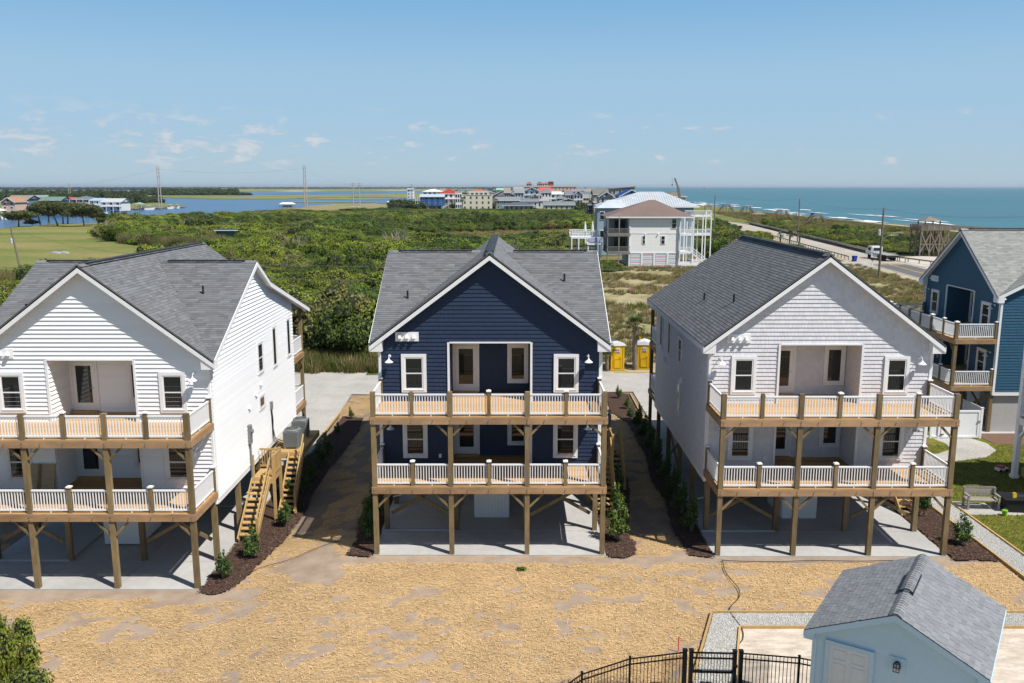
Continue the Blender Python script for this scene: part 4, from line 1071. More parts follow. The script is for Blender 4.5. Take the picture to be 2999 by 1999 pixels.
# vinyl fence with gate
vf = thing('vinyl_fence', 'white vinyl panel fence with gate below the blue house', 'fence', (0, 0, 0))
for x0, x1, z1 in ((21.6, 24.75, 1.72), (24.9, 25.25, 1.72)):
    for k in range(int((x1 - x0) / .16)): box('fence_board', (x0 + .08 + k * .16, 49.5, .88), (.155, .035, z1 - .2), WHITE, vf)
    for z in (.12, z1): box('fence_rail', ((x0 + x1) / 2, 49.48, z), (x1 - x0, .07, .13), WHITE, vf)
for x in (21.55, 23.2, 24.82, 25.3, 27.75): box('fence_post', (x, 49.48, .92), (.13, .13, 1.86), WHITE, vf); box('post_cap', (x, 49.48, 1.87), (.16, .16, .04), WHITE, vf)
for y0 in range(14): box('fence_board', (27.85, 49.7 + y0 * .16, .98), (.035, .155, 1.7), WHITE, vf)
vg = thing('vinyl_gate', 'white vinyl panel gate with dark hinges', 'gate', (25.4, 49.45, .06))
for k in range(14): box('gate_board', (.1 + k * .155, 0, .82), (.15, .03, 1.5), WHITE, vg)
fr_ = MB(); ring(fr_, 0, 2.25, 0, 1.66, .11, -.05, .05); fr_.build('gate_frame', WHITE, vg)
for z in (.2, 1.5): box('hinge', (.06, -.07, z), (.22, .03, .06), DARKMETAL, vg)
box('latch', (2.2, -.07, 1.0), (.14, .05, .08), STEEL, vg)
# ground floor enclosure of the blue house is a part of it
EN = pm('grey_panel', (.36, .35, .34), .8, 6, .06)
o = MB(); o.box((4.45, 6.5, 1.2), (.05, 8.0, 2.3)); o.build('lower_wall', EN, hb); box('crawl_vent', (4.49, 5.5, .9), (.03, .5, .28), DARKMETAL, hb)
o = MB().slab([(28.3, 50.4), (46, 50.4), (46, 61), (28.3, 61)], -.1, .04).build('concrete_slab', CONC); tag(o, 'concrete slab under the blue house', None, None, 'structure')
# white porch of the next house at the edge of the lawn
wp = thing('white_porch_house', 'white two-storey porch with square posts beside the lawn', 'house', (25.75, 42.4, 0))
for x, y in ((0, 0), (0, -3.4), (3.6, 0)):
    box('porch_post', (x, y, 3.5), (.24, .24, 7.0), WHITE, wp); box('post_base', (x, y, .1), (.34, .34, .2), WHITE, wp)
for z in (3.05, 5.9):
    box('porch_beam', (1.8, 0, z), (3.84, .2, .36), WHITE, wp); box('porch_beam', (0, -1.7, z), (.2, 3.2, .36), WHITE, wp); box('porch_floor', (1.8, -1.7, z + .2), (3.7, 3.5, .05), DECK, wp)
    railing(wp, (0, -3.4), (0, 0), z + .22, 2)
for p, q in (((.1, 0, 2.2), (.75, 0, 2.88)), ((0, -.1, 2.2), (0, -.75, 2.88))): bar('knee_brace', p, q, .12, .12, WHITE, wp)
STUC = pm('tan_stucco', (.42, .36, .29), .9, 4, .12); box('wall', (3.6, -2.2, 3.4), (4, 4, 6.8), STUC, wp); box('planter_wall', (.9, -1.2, .28), (1.0, 2.6, .5), NEWWOOD, wp)
# ================================================================ vegetation kit
def leaf_cloud(n, blobs, size, seed, up=.35, tones=(.65, 1.35), shell=.5, yaw=None):
    """n leaf quads spread through ellipsoid blobs ((cx,cy,cz),(rx,ry,rz))"""
    rg = np.random.RandomState(seed); C = np.array([b[0] for b in blobs], float); Rr = np.array([b[1] for b in blobs], float)
    w = (Rr.prod(1)) ** (2 / 3); idx = rg.choice(len(blobs), n, p=w / w.sum())
    d = rg.normal(size=(n, 3)); d /= np.linalg.norm(d, axis=1)[:, None]; r = rg.uniform(0, 1, n) ** shell
    P = C[idx] + d * r[:, None] * Rr[idx]
    nn = d + rg.normal(scale=.55, size=(n, 3)) + np.array([0, 0, up]); nn /= np.linalg.norm(nn, axis=1)[:, None]
    a = np.cross(nn, rg.normal(size=(n, 3))); a /= np.linalg.norm(a, axis=1)[:, None]; b = np.cross(nn, a)
    s = rg.uniform(.6, 1.4, n)[:, None] * size / 2
    V = np.stack([P - a * s * 1.3, P - b * s * .75, P + a * s * 1.3, P + b * s * .75], 1).reshape(-1, 3)
    # one tone per blob and per leaf: clumps of younger and older leaves
    bt = rg.uniform(.82, 1.2, len(blobs))[idx]
    return V, np.arange(4 * n).reshape(n, 4), np.repeat(bt * rg.uniform(*tones, n), 4)
def lumps(n, R0, H, seed, rr=(.25, .5), flat=.8, lean=(0, 0)):
    rg = random.Random(seed); L = []
    for i in range(n):
        a = rg.uniform(0, 6.283); q = sqrt(rg.uniform(0, 1)) * R0 * .72; z = H * (.25 + .55 * rg.random()) * (1 - .45 * (q / R0) ** 2)
        r = rg.uniform(*rr) * R0
        L.append(((q * cos(a) + lean[0] * z, q * sin(a) + lean[1] * z, z), (r, r, r * flat)))
    return L
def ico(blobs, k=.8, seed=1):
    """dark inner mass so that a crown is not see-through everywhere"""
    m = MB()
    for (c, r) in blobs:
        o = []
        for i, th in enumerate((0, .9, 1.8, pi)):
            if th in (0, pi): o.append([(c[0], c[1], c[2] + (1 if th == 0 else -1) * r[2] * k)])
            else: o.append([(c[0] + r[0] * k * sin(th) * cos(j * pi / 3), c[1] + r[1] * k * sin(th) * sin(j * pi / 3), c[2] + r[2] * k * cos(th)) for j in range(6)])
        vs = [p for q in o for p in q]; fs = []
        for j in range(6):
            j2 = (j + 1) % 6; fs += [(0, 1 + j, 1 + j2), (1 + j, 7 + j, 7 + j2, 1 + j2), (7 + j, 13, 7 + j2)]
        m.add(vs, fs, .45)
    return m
SCRUB = leafmat('scrub_leaf', (0.155, 0.225, 0.025), .3, .22, .1, (0.235, 0.262, 0.03))
SCRUBD = leafmat('dark_scrub_leaf', (0.085, 0.145, 0.027), .2, .25, .12, (0.125, 0.168, 0.027))
SCRUBG = leafmat('grey_scrub_leaf', (0.18, 0.20, 0.055), .2, .25, .15, (0.21, 0.20, 0.065))
SHRUBM = leafmat('shrub_leaf', (0.055, 0.105, 0.022), .15, .3, .35, (0.08, 0.12, 0.02))
OAKM = leafmat('oak_leaf', (0.070, 0.090, 0.022), .15, .2, .2, (0.085, 0.10, 0.025))
BARK = pm('grey_bark', (0.17, 0.14, 0.115), .95, 6, .25, bump=.3)
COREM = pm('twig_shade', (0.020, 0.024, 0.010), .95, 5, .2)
def joined(V, F, T, core, mats, name):
    """leaf quads + core in one mesh"""
    cv = np.array(core.v) if core and core.v else np.zeros((0, 3)); me = bpy.data.meshes.new(name)
    allv = np.concatenate([V, cv]); me.vertices.add(len(allv)); me.vertices.foreach_set('co', allv.astype(np.float32).ravel())
    fl = [list(f) for f in (core.f if core else [])]; nl = len(F) * 4 + sum(map(len, fl))
    li = np.concatenate([F.ravel(), np.array([i + len(V) for f in fl for i in f], int)]).astype(np.int32)
    me.loops.add(nl); me.loops.foreach_set('vertex_index', li)
    tot = np.concatenate([np.full(len(F), 4), np.array([len(f) for f in fl], int)]).astype(np.int32); st = np.concatenate([[0], np.cumsum(tot)[:-1]]).astype(np.int32)
    me.polygons.add(len(tot)); me.polygons.foreach_set('loop_start', st); me.polygons.foreach_set('loop_total', tot)
    a = me.attributes.new('tone', 'FLOAT', 'POINT'); a.data.foreach_set('value', np.concatenate([T, np.full(len(cv), 1.0)]).astype(np.float32))
    for m in mats: me.materials.append(m)
    me.polygons.foreach_set('material_index', np.concatenate([np.zeros(len(F)), np.ones(len(fl))]).astype(np.int32))
    me.polygons.foreach_set('use_smooth', np.zeros(len(tot), bool))
    me.update(calc_edges=True); return me
def bush_mesh(name, R0, H, n, leaf, seed, mat, nl=9, lean=(0, 0), rr=(.28, .5), stretch=(1, 1), tones=(.85, 1.15)):
    b = lumps(nl, R0, H, seed, rr, .75, lean); b.append(((0, 0, H * .35), (R0 * .6, R0 * .6, H * .4)))
    b = [((c[0] * stretch[0], c[1] * stretch[1], c[2]), (r[0] * stretch[0], r[1] * stretch[1], r[2])) for c, r in b]
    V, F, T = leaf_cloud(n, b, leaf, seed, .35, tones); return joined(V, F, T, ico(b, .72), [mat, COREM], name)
def scatter(name, label, pts, protos, parent=None, kind='stuff'):
    """pts: (x, y, z, scale_xy, scale_z, rot, proto index). One object that instances the protos (geometry nodes)"""
    pts = np.asarray(pts, float)
    me = bpy.data.meshes.new(name); me.vertices.add(len(pts)); me.vertices.foreach_set('co', pts[:, :3].astype(np.float32).ravel())
    for nm, col in (('sxy', 3), ('sz', 4), ('rot', 5)):
        a = me.attributes.new(nm, 'FLOAT', 'POINT'); a.data.foreach_set('value', pts[:, col].astype(np.float32))
    a = me.attributes.new('pick', 'INT', 'POINT'); a.data.foreach_set('value', pts[:, 6].astype(np.int32))
    o = put(name, me); tag(o, label, None, None, kind)
    coll = bpy.data.collections.new(name + '_kinds')
    for i, p in enumerate(protos):
        ob = bpy.data.objects.new('%s_kind_%02d' % (name, i), p); coll.objects.link(ob)
    ng = bpy.data.node_groups.new(name + '_scatter', 'GeometryNodeTree')
    ng.interface.new_socket('Geometry', in_out='INPUT', socket_type='NodeSocketGeometry'); ng.interface.new_socket('Geometry', in_out='OUTPUT', socket_type='NodeSocketGeometry')
    N, L = ng.nodes, ng.links
    gi, go = N.new('NodeGroupInput'), N.new('NodeGroupOutput'); iop = N.new('GeometryNodeInstanceOnPoints'); ci = N.new('GeometryNodeCollectionInfo')
    ci.inputs['Collection'].default_value = coll; ci.inputs['Separate Children'].default_value = True; ci.inputs['Reset Children'].default_value = True
    def at(nm, t='FLOAT'):
        n = N.new('GeometryNodeInputNamedAttribute'); n.data_type = t; n.inputs['Name'].default_value = nm; return n.outputs['Attribute']
    cs = N.new('ShaderNodeCombineXYZ'); sx = at('sxy'); L.new(sx, cs.inputs[0]); L.new(sx, cs.inputs[1]); L.new(at('sz'), cs.inputs[2])
    cr = N.new('ShaderNodeCombineXYZ'); L.new(at('rot'), cr.inputs[2])
    iop.inputs['Pick Instance'].default_value = True
    L.new(gi.outputs[0], iop.inputs['Points']); L.new(ci.outputs[0], iop.inputs['Instance']); L.new(at('pick', 'INT'), iop.inputs['Instance Index'])
    L.new(cs.outputs[0], iop.inputs['Scale']); L.new(cr.outputs[0], iop.inputs['Rotation']); L.new(iop.outputs[0], go.inputs[0])
    md = o.modifiers.new('scatter', 'NODES'); md.node_group = ng
    return o

# ---------------------------------------------------------------- landscaping shrubs in the mulch beds
SHRUBS = []
for k in range(3):
    b = [((0, 0, .55), (.28, .28, .35)), ((.15, .05, .8), (.2, .2, .3)), ((-.16, -.08, .75), (.2, .2, .3)), ((.02, .12, 1.05), (.14, .14, .3)), ((-.05, -.15, .4), (.3, .26, .25)), ((.2, -.15, .45), (.22, .22, .22)), ((.08 * (k - 1), .02, 1.25), (.07, .07, .25))]
    V, F, T = leaf_cloud(1150, b, .075, 50 + k, .3, (.55, 1.6), .6); lf = npmesh('foliage', V, F, SHRUBM, T)
    st = MB(); rg = random.Random(k)
    for i in range(6): a = i * 1.05; st.tube([(0.02 * cos(a), .02 * sin(a), 0), (.12 * cos(a), .12 * sin(a), .45), (.2 * cos(a) * rg.random(), .2 * sin(a) * rg.random(), .95)], [.014, .01, .005], 5)
    SHRUBS.append((lf, st.mesh('stem', BARK)))
def shrub(label, x, y, s=1.0, k=0, group=None, sz=None):
    o = thing('shrub', label, 'shrub', (x, y, float(gz(x, y)) + .02), x * 7 % 6.28, group); o.scale = (s, s, sz or s)
    put('foliage', SHRUBS[k % 3][0], o); put('stem', SHRUBS[k % 3][1], o)
WB = 'shrubs planted along the white house'
shrub('leafy shrub at the front tip of the white house bed, by the corner post', -11.25, 31.55, .9, 0, WB)
shrub('leafy shrub standing at the foot of the wooden stair', -10.75, 33.6, 1.05, 1, WB)
shrub('broad sunlit shrub in the mulch just past the stair posts', -10.2, 36.9, 1.0, 2, WB, .95)
for i, y in enumerate((39.3, 41.2, 43.2, 45.3, 47.4)): shrub('shaded shrub in a row along the white house bed', -10.55 + .1 * (i % 2), y, 1.05, i, WB)
shrub('small low shrub at the gravel end of the white house bed', -10.6, 55.0, .6, 1, WB); shrub('small reddish low shrub halfway down the white house bed', -10.8, 51.6, .6, 2, WB)
NB_ = 'shrubs planted along the navy house'
for i, (x, y, s) in enumerate(((-6.15, 34.6, 1.1), (-6.25, 36.6, 1.25), (-6.1, 39.2, 1.2), (-6.2, 42, 1.1))): shrub('dark shaded shrub in the bed west of the navy house', x, y, s, i, NB_)
shrub('tall sunlit shrub at the corner post of the navy house', 4.45, 34.4, 1.3, 1, NB_, 1.5)
for i, (x, y, s) in enumerate(((4.75, 36.9, 1.2), (5.0, 39.4, 1.25), (5.1, 42.2, 1.2), (5.0, 45.0, 1.1))): shrub('dark shaded shrub on the stair side of the navy house', x, y, s, i, NB_)
GB = 'shrubs planted along the pale grey house'
for i, y in enumerate((35.3, 37.4, 39.4, 41.6, 44.2, 46.6, 49.0, 51.2)): shrub('shaded shrub in a row along the west wall of the grey house', 7.75, y, 1.2, i, GB)
for i, (x, y) in enumerate(((7.6, 53.6), (7.75, 56.3), (7.5, 59.2), (5.2, 60.3))): shrub('low sunlit shrub in the far mulch bed by the gravel drive', x, y, .7, i, GB)
shrub('leafy shrub beside the long gravel path, near the front corner post', 18.75, 34.0, 1.15, 0, GB, 1.0); shrub('slender tall shrub beside the long gravel path, behind the corner post', 18.7, 37.2, .95, 1, GB, 1.5)
# bushes at the yard's south-west corner
BIGB = bush_mesh('foliage', 1.0, 1.3, 17000, .048, 71, leafmat('bright_bush_leaf', (0.15, 0.21, 0.03), .2, .35, .25, (0.19, 0.23, 0.035)), 14)
def big_bush(label, loc, s, rz, me=None, name='bush', grp=None):
    o = thing(name, label, 'bush', loc, rz, grp); o.scale = s
    put('foliage', me or BIGB, o); st = MB()
    for i in range(5): a = i * 1.3; st.tube([(.05 * cos(a), .05 * sin(a), 0), (.3 * cos(a), .3 * sin(a), .5), (.5 * cos(a), .5 * sin(a), .9)], [.04, .03, .015], 5)
    st.build('stem', BARK, o)
big_bush('bright green bush at the corner of the straw yard, lower and wider', (-13.5, 21.5, -.45), (1.5, 1.4, 1.8), .4, None, 'bush', 'bushes at the yard corner')
big_bush('bright green bush at the corner of the straw yard, taller and slimmer', (-15.75, 24.2, -.45), (1.25, 1.25, 2.35), 1.4, None, 'bush', 'bushes at the yard corner')
o = thing('weed_tuft', 'small green weed tuft on the straw before the navy house', 'weed', (*G(1527, 1668), 0))
V, F, T = leaf_cloud(160, [((0, 0, .05), (.22, .12, .06))], .07, 3); put('leaf', npmesh('leaf', V, F, SHRUBM, T), o)

# ---------------------------------------------------------------- palms
FROND = leafmat('palm_frond', (0.075, 0.105, 0.03), .15, .25, .25)
DEADF = pm('dead_frond', (0.22, 0.17, 0.11), .9, 4, .2)
def palm_meshes(seed, hgt, nfr=26, fl=1.25):
    rg = random.Random(seed); tr = MB(); n = 10
    tr.tube([(.03 * sin(i), .02 * cos(i * 2), hgt * i / n) for i in range(n + 1)], [.2 * (1 - .15 * i / n) * (1 + .08 * (i % 2)) for i in range(n + 1)], 9)
    bo = MB()
    for i in range(26):
        a = i * 2.4; z = hgt - .9 + .9 * i / 26; bo.bar((.15 * cos(a), .15 * sin(a), z - .1), (.3 * cos(a), .3 * sin(a), z + .18), .07, .03)
    fr = MB()
    for i in range(nfr):
        a = i * 2.39996 + rg.uniform(-.2, .2); el = R(rg.uniform(-35, 75)); L = fl * rg.uniform(.8, 1.1)
        d = Vector((cos(a) * cos(el), sin(a) * cos(el), sin(el))); s = Vector((-sin(a), cos(a), 0)); p0 = Vector((0, 0, hgt)); q = p0 + d * L * .5; tn = rg.uniform(.65, 1.35)
        for k in range(11):
            b = R(-75 + 15 * k); e = (d * cos(b) + s * sin(b)); tip = q + e * L * .62 * (1 - .25 * abs(b)) + Vector((0, 0, -.12 - .1 * abs(b))); w = d.cross(s) * .0 + s * .045 * cos(b) - d * .045 * sin(b)
            fr.add([tuple(q - w), tuple(q + w), tuple(tip)], [(0, 1, 2)], tn * rg.uniform(.85, 1.15))
        fr.bar(p0, q, .025, .012, tn)
    return tr.mesh('trunk', BARK), bo.mesh('boot', DEADF), fr.mesh('frond', FROND)
PALMS = [palm_meshes(i, h, 28) for i, h in enumerate((3.6, 2.4, 3.0))]
def palm(label, x, y, k=0, s=1.0, grp=None, z=0):
    o = thing('palm_tree', label, 'palm', (x, y, z), x * 3.1 % 6.28, grp); o.scale = (s, s, s)
    for nm, me in zip(('trunk', 'boots', 'crown'), PALMS[k % 3]): put(nm, me, o)
palm('cabbage palm standing between the two yellow portable toilets', *G(1858, 1082), 0, 1.0)
palm('short palm partly behind the first yellow toilet', 7.7, 68.6, 1, .75)

# ---------------------------------------------------------------- portable toilets
YEL = pm('yellow_plastic', (0.60, 0.36, 0.004), .45, 3, .06); WROOF = pm('white_plastic', (.68, .69, .69), .5, 5, .06); SIGN = pm('cream_sign', (.55, .52, .42), .6, 5, .05); SIGNB = pm('sign_print', (.03, .035, .03), .6, 5, .05)
def toilet(label, x, y, rz):
    t = thing('portable_toilet', label, 'toilet', (x, y, .03), rz, 'yellow portable toilets')
    b = MB(); b.box((0, 0, 1.0), (1.12, 1.12, 1.9))
    for i in range(4):
        for s in (-1, 1): b.box((s * .57, -.36 + i * .24, 1.05), (.05, .09, 1.6))
    for s in (-1, 1): b.box((s * .5, -.575, 1.0), (.12, .06, 1.9))
    b.box((0, 0, .05), (1.2, 1.2, .12)); b.prism([(-.56, 1.95)] + [(.56 * cos(a), 1.95 + .16 * sin(a)) for a in np.linspace(pi, 0, 9)][1:-1] + [(.56, 1.95)], -.56, .56)
    b.build('cabin', YEL, t)
    d = MB(); d.prism([(-.36, .12), (.36, .12), (.36, 1.72)] + [(.36 * cos(a), 1.72 + .2 * sin(a)) for a in np.linspace(0, pi, 9)][1:-1] + [(-.36, 1.72)], -.61, -.56)
    ring(d, -.28, .28, .2, .95, .05, -.64, -.6); d.build('door', YEL, t)
    box('door_handle', (.24, -.64, 1.05), (.16, .05, .07), YEL, t)
    s_ = box('sign', (0, -.62, 1.6), (.36, .02, .4), SIGN, t)
    W = MB(); z0, z1 = 1.56, 1.76
    for a, c in (((-.15, z1), (-.085, z0)), ((-.085, z0), (-.0, z1 - .02)), ((0, z1 - .02), (.085, z0)), ((.085, z0), (.15, z1))): W.bar((a[0], -.635, a[1]), (c[0], -.635, c[1]), .035, .012)
    W.build('sign_letter', SIGNB, t); box('sign_band', (0, -.632, 1.46), (.32, .012, .06), SIGNB, t)
    rf = MB(); pr = [(-.68, 2.0), (-.66, 2.1), (-.3, 2.25), (0, 2.33), (.3, 2.25), (.66, 2.1), (.68, 2.0)]; rf.prism(pr, -.66, .66); rf.build('roof', WROOF, t)
    MB().tube([(-.4, .45, 2.1), (-.4, .45, 2.5)], .05, 8).build('vent_pipe', YEL, t)
    return t
toilet('yellow portable toilet standing in palm shade beside the small palm', *G(1802, 1080), R(10)); toilet('yellow portable toilet in full sun, beyond the tall palm', *G(1886, 1077), R(-8))
# ================================================================ land, water, far shore
WZ = -0.9
def flat(name, label, px_poly, z, mat, kind='structure', world=False):
    poly = px_poly if world else [G(a, b, z) for a, b in px_poly]
    m = MB(); n = len(poly); m.add([(x, y, z) for x, y in poly], [tuple(range(n))]); me = m.mesh(name, mat)
    if me.polygons[0].normal.z < 0: me.flip_normals()
    o = put(name, me); tag(o, label, None, None, kind); return o
t = NT('rough_ground'); a_ = t.noise(.05, 5); b_ = t.noise(.6, 5, None, .7)
c = t.mix(t.rng(a_, .4, .6, 0, 1), (0.075, 0.085, 0.022), (0.19, 0.155, 0.07)); c = t.mix(t.rng(b_, .5, .75, 0, .75), c, (0.27, 0.225, 0.13))
GROUND = t.base(c, .95, 0, .1); t.bump(b_, .5, .2)
shore = [(-500, 745), (-200, 690), (0, 668), (27, 664.5), (156, 655.5), (223, 653.5), (330, 650), (430, 646), (520, 640), (620, 634), (690, 628), (800, 613), (870, 606), (960, 601), (1080, 597), (1180, 592), (1235, 586), (1290, 580), (1340, 572), (1400, 563), (1450, 557), (1500, 553)]
pl = [G(a, b) for a, b in shore]
pl += [(320, 6500), (172, 1900), (150, 600), (150, 380), (165, 250), (190, 60), (200, -60), (-300, -60), (-330, 60)]
gnd = flat('ground', 'rough grassy ground of the barrier island', pl, -.06, GROUND, world=True)
# cut the ground sheet away under the lots? the lots' own sheet lies above it; the western lot is a shallow hollow
gnd.location.z = -.5 + .06
# far ground stays at datum: a second sheet from the lane onwards
gnd2 = flat('meadow_ground', 'rough grassy ground beyond the gravel lane', [q for q in pl[:-4]] + [(175, 160), (185, 66.5), (-300, 66.5)], -.02, GROUND, world=True)
o = MB().slab([(34, 8), (200, 8), (190, 66.4), (19, 66.4), (19, 61), (28.3, 61), (46, 61), (46, 50.4), (60, 50.4), (60, 27)], -.3, -.02).build('side_ground', GROUND); tag(o, 'rough ground beyond the lawn', None, None, 'structure')
def water(name, col, rough, bs, dist, spec=.5):
    t = NT(name); n1 = t.noise(bs, 4, t.mapping((.35, 1, 1)), .6); n2 = t.noise(bs * .06, 3, t.mapping((.2, 1, 1)))
    c = t.scale_col(tuple(col), t.rng(n2, .35, .65, .88, 1.12)); t.bump(n1, .6, dist); return t.base(c, rough, 0, spec)
OCEAN = water('ocean_water', (0.034, 0.122, 0.145), .35, .25, .5, .25); SOUND = water('sound_water', (0.018, 0.075, 0.165), .25, .35, .3, .45)
far = 42000
flat('ocean', 'turquoise open ocean reaching the horizon', [(100, -400), (far, -400), (far, far), (100, far)], -1.3, OCEAN, world=True)
flat('sound', 'blue sheltered water of the sound', [(100, 60), (100, far), (-far, far), (-far, 60)], WZ, SOUND, world=True)
BEACH = pm('beach_sand', (.50, .43, .33), .95, .6, .12)
flat('beach', 'pale sand beach below the dunes', [(128, 60), (160, 100), (149, 380), (146, 600), (168, 1900), (130, 1900), (120, 600), (120, 380)], .0, BEACH, world=True)
FOAM = pm('surf_foam', (.78, .80, .80), .8, .5, .2)
fm = MB(); rg = random.Random(9)
for i in range(110):
    yy = rg.uniform(200, 900); xx = 152 + rg.choice([0, 0, 5, 11, 18, 28, 40]) * rg.uniform(.8, 1.3) + (12 if yy < 330 else 0); L = rg.uniform(10, 60); w = rg.uniform(1.0, 5.0); n = 8
    up = [(xx + rg.uniform(-.5, .5) + w * sin(pi * k / n) * rg.uniform(.6, 1.2), yy + L * k / n) for k in range(n + 1)]; dn = [(xx - w * .4 * sin(pi * k / n) * rg.uniform(.3, 1.2), yy + L * k / n) for k in range(n, -1, -1)]
    pts_ = up + dn[1:-1]; fm.add([(x, y, -1.28 + .25) for x, y in pts_], [tuple(range(len(pts_)))])
tag(fm.build('surf', FOAM), 'white breaking surf along the beach', None, None, 'stuff')
t = NT('marsh_grass'); n_ = t.noise(.012, 6, t.mapping((.5, 1, 1)), .65)
MARSH = t.base(t.mix(t.rng(n_, .36, .64, 0, 1), (0.125, 0.145, 0.035), (0.25, 0.235, 0.085)), .95, 0, .1)
DRYM = pm('dry_marsh_grass', (0.22, 0.19, 0.085), .95, .05, .3)
def rough_poly(pts, amp, seed, n=7):
    rg = random.Random(seed); out = []
    for i in range(len(pts)):
        a, b = Vector(pts[i]), Vector(pts[(i + 1) % len(pts)])
        for k in range(n): q = a.lerp(b, k / n); out.append((q.x + rg.uniform(-6, 6) * amp, q.y + rg.uniform(-.5, .5) * amp))
    return out
mk = [('wide salt marsh below the far treeline', [(560, 563.5), (640, 560), (1260, 558), (1500, 552.5), (1300, 550), (700, 550.5), (420, 553), (540, 560)], .8),
      ('salt marsh strip behind the main channel', [(180, 579), (430, 577), (620, 582), (760, 582), (860, 581), (930, 577), (1060, 576), (1230, 580), (1330, 574), (1420, 561), (1260, 565), (1000, 569.5), (740, 571), (640, 573.5), (430, 572)], .9),
      ('thin marsh islet in the channel by the wooden pylon', [(815, 590.5), (900, 588.5), (1100, 590), (1080, 592), (900, 592.2)], .5),
      ('low marsh islet across the channel', [(870, 579.5), (1000, 578), (1190, 583), (1060, 584.5), (960, 583)], .5)]
for i, (lb, p, a) in enumerate(mk): flat('marsh', lb, rough_poly(p, a, i), WZ + .3, MARSH)
for i, (y0, x0, x1) in enumerate(((566.8, 750, 975), (575.2, 660, 790), (571.8, 1010, 1180), (563.6, 900, 1150), (577.4, 980, 1075))):
    flat('marsh_creek', 'narrow blue creek winding through the salt marsh', rough_poly([(x0, y0), ((x0 + x1) / 2, y0 - .9), (x1, y0 - .3), ((x0 + x1) / 2, y0 + .8)], .35, 40 + i, 4), WZ + .34, SOUND)
flat('sand_spit', 'pale sand spit in front of the far treeline', [(800, 559.4), (860, 557.4), (955, 558.4), (880, 559.8)], WZ + .36, BEACH); flat('sand_spit', 'second pale sand bar near the village', [(1090, 556.6), (1200, 555.2), (1240, 556.6), (1150, 557.2)], WZ + .36, BEACH)
flat('near_marsh', 'brown marsh bank under the wooden pylons', rough_poly([(850, 612), (900, 603), (980, 597), (1090, 595), (1160, 600), (1120, 610), (960, 614)], .7, 5), .0, DRYM)
flat('far_mainland', 'low mainland below the far treeline', [(-1500, 560), (0, 556.5), (420, 555), (700, 552), (1500, 550.5), (1500, 548.8), (-1500, 548.8)], WZ + .25, pm('mainland_ground', (.07, .085, .035), .95, .01, .2))
flat('west_shore', 'green shore of the settlement across the sound', [(-700, 640), (-100, 634), (60, 628), (150, 620), (300, 612), (330, 614), (480, 607), (548, 604), (520, 598), (430, 590), (440, 585), (300, 577), (100, 571), (-700, 575)], -.3, pm('shore_grass', (.15, .17, .05), .95, .05, .3))
flat('forest_islet', 'wooded islet beyond the channel', rough_poly([(430, 577.5), (560, 578), (690, 573), (745, 571.8), (620, 566), (430, 566)], .5, 8), WZ + .4, pm('shore_grass', (.15, .17, .05)))
# mown field
t = NT('mown_field'); n1 = t.noise(.03, 5, t.mapping((.5, 1, 1)), .65); n2 = t.noise(.6, 5)
fc = t.mix(t.rng(n1, .36, .66, 0, 1), (0.105, 0.15, 0.03), (0.25, 0.20, 0.085)); FIELDM = t.base(t.scale_col(fc, t.rng(n2, .3, .7, .85, 1.15)), .95, 0, .1)
FIELD = [(-400, 735), (0, 669.5), (156, 657), (365, 649.5), (345, 665), (308, 690), (310, 704), (400, 716), (520, 722), (690, 735), (640, 770), (300, 790), (60, 800), (-400, 815)]
flat('mown_field', 'mown grass field with green and brown bands by the water', FIELD, .0, FIELDM)
# sandy lot with sparse dune grass behind the navy house
t = NT('sandy_lot'); n1 = t.noise(.22, 6, None, .7); n2 = t.noise(1.6, 5, None, .7)
lc = t.mix(t.rng(n1, .40, .62, 0, 1), (0.235, 0.205, 0.095), (0.37, 0.315, 0.195)); LOTM = t.base(t.scale_col(lc, t.rng(n2, .3, .7, .8, 1.15)), .95, 0, .1); t.bump(n2, .5, .1)
flat('sandy_lot', 'sandy lot with sparse dry grass', [(5, 67.0), (60, 67.0), (62, 140), (64, 158), (14, 166), (8, 150), (3, 100)], -.004, LOTM, world=True)
flat('clearing', 'strip of dry brown grass in the thicket', [(1240, 690), (1290, 681), (1480, 677), (1700, 673), (1700, 682), (1480, 690), (1300, 693)], .0, pm('dry_grass_ground', (.24, .19, .095), .95, .2, .25))

# ================================================================ thicket and other mass vegetation
rs = np.random.RandomState(12)
PROT = [bush_mesh('thicket_a', 1.0, 1.0, 7500, .056, 1, SCRUB, 12, stretch=(1.35, .85)), bush_mesh('thicket_b', 1.0, 1.05, 7500, .056, 2, SCRUBD, 9), bush_mesh('thicket_c', 1.0, .95, 7500, .056, 3, SCRUBG, 9),
        bush_mesh('thicket_d', 1.0, 1.0, 7500, .056, 4, SCRUB, 14, (.3, .1), stretch=(1.5, .8)), bush_mesh('thicket_e', 1.0, 1.1, 7500, .056, 5, SCRUBD, 13, (.2, .1), stretch=(1.4, .85)), bush_mesh('thicket_f', 1.0, .9, 7500, .056, 6, SCRUB, 8)]
TWIG = pm('bare_twig', (.25, .21, .17), .9, 3, .2)
tw = MB(); rg = random.Random(4)
for i in range(90):
    a = rg.uniform(0, 6.28); e = rg.uniform(.2, 1.3); L = rg.uniform(.5, 1.1); p = Vector((rg.uniform(-.3, .3), rg.uniform(-.3, .3), .1)); tw.bar(p, p + Vector((cos(a) * cos(e), sin(a) * cos(e), sin(e))) * L, .02)
PROT.append(tw.mesh('thicket_twigs', TWIG))
def jitter(x0, x1, y0, y1, sp):
    nx, ny = int((x1 - x0) / sp) + 1, int((y1 - y0) / sp) + 1
    X, Y = np.meshgrid(x0 + sp * np.arange(nx), y0 + sp * np.arange(ny)); X = X + rs.uniform(-.5, .5, X.shape) * sp; Y = Y + rs.uniform(-.5, .5, Y.shape) * sp
    return X.ravel(), Y.ravel()
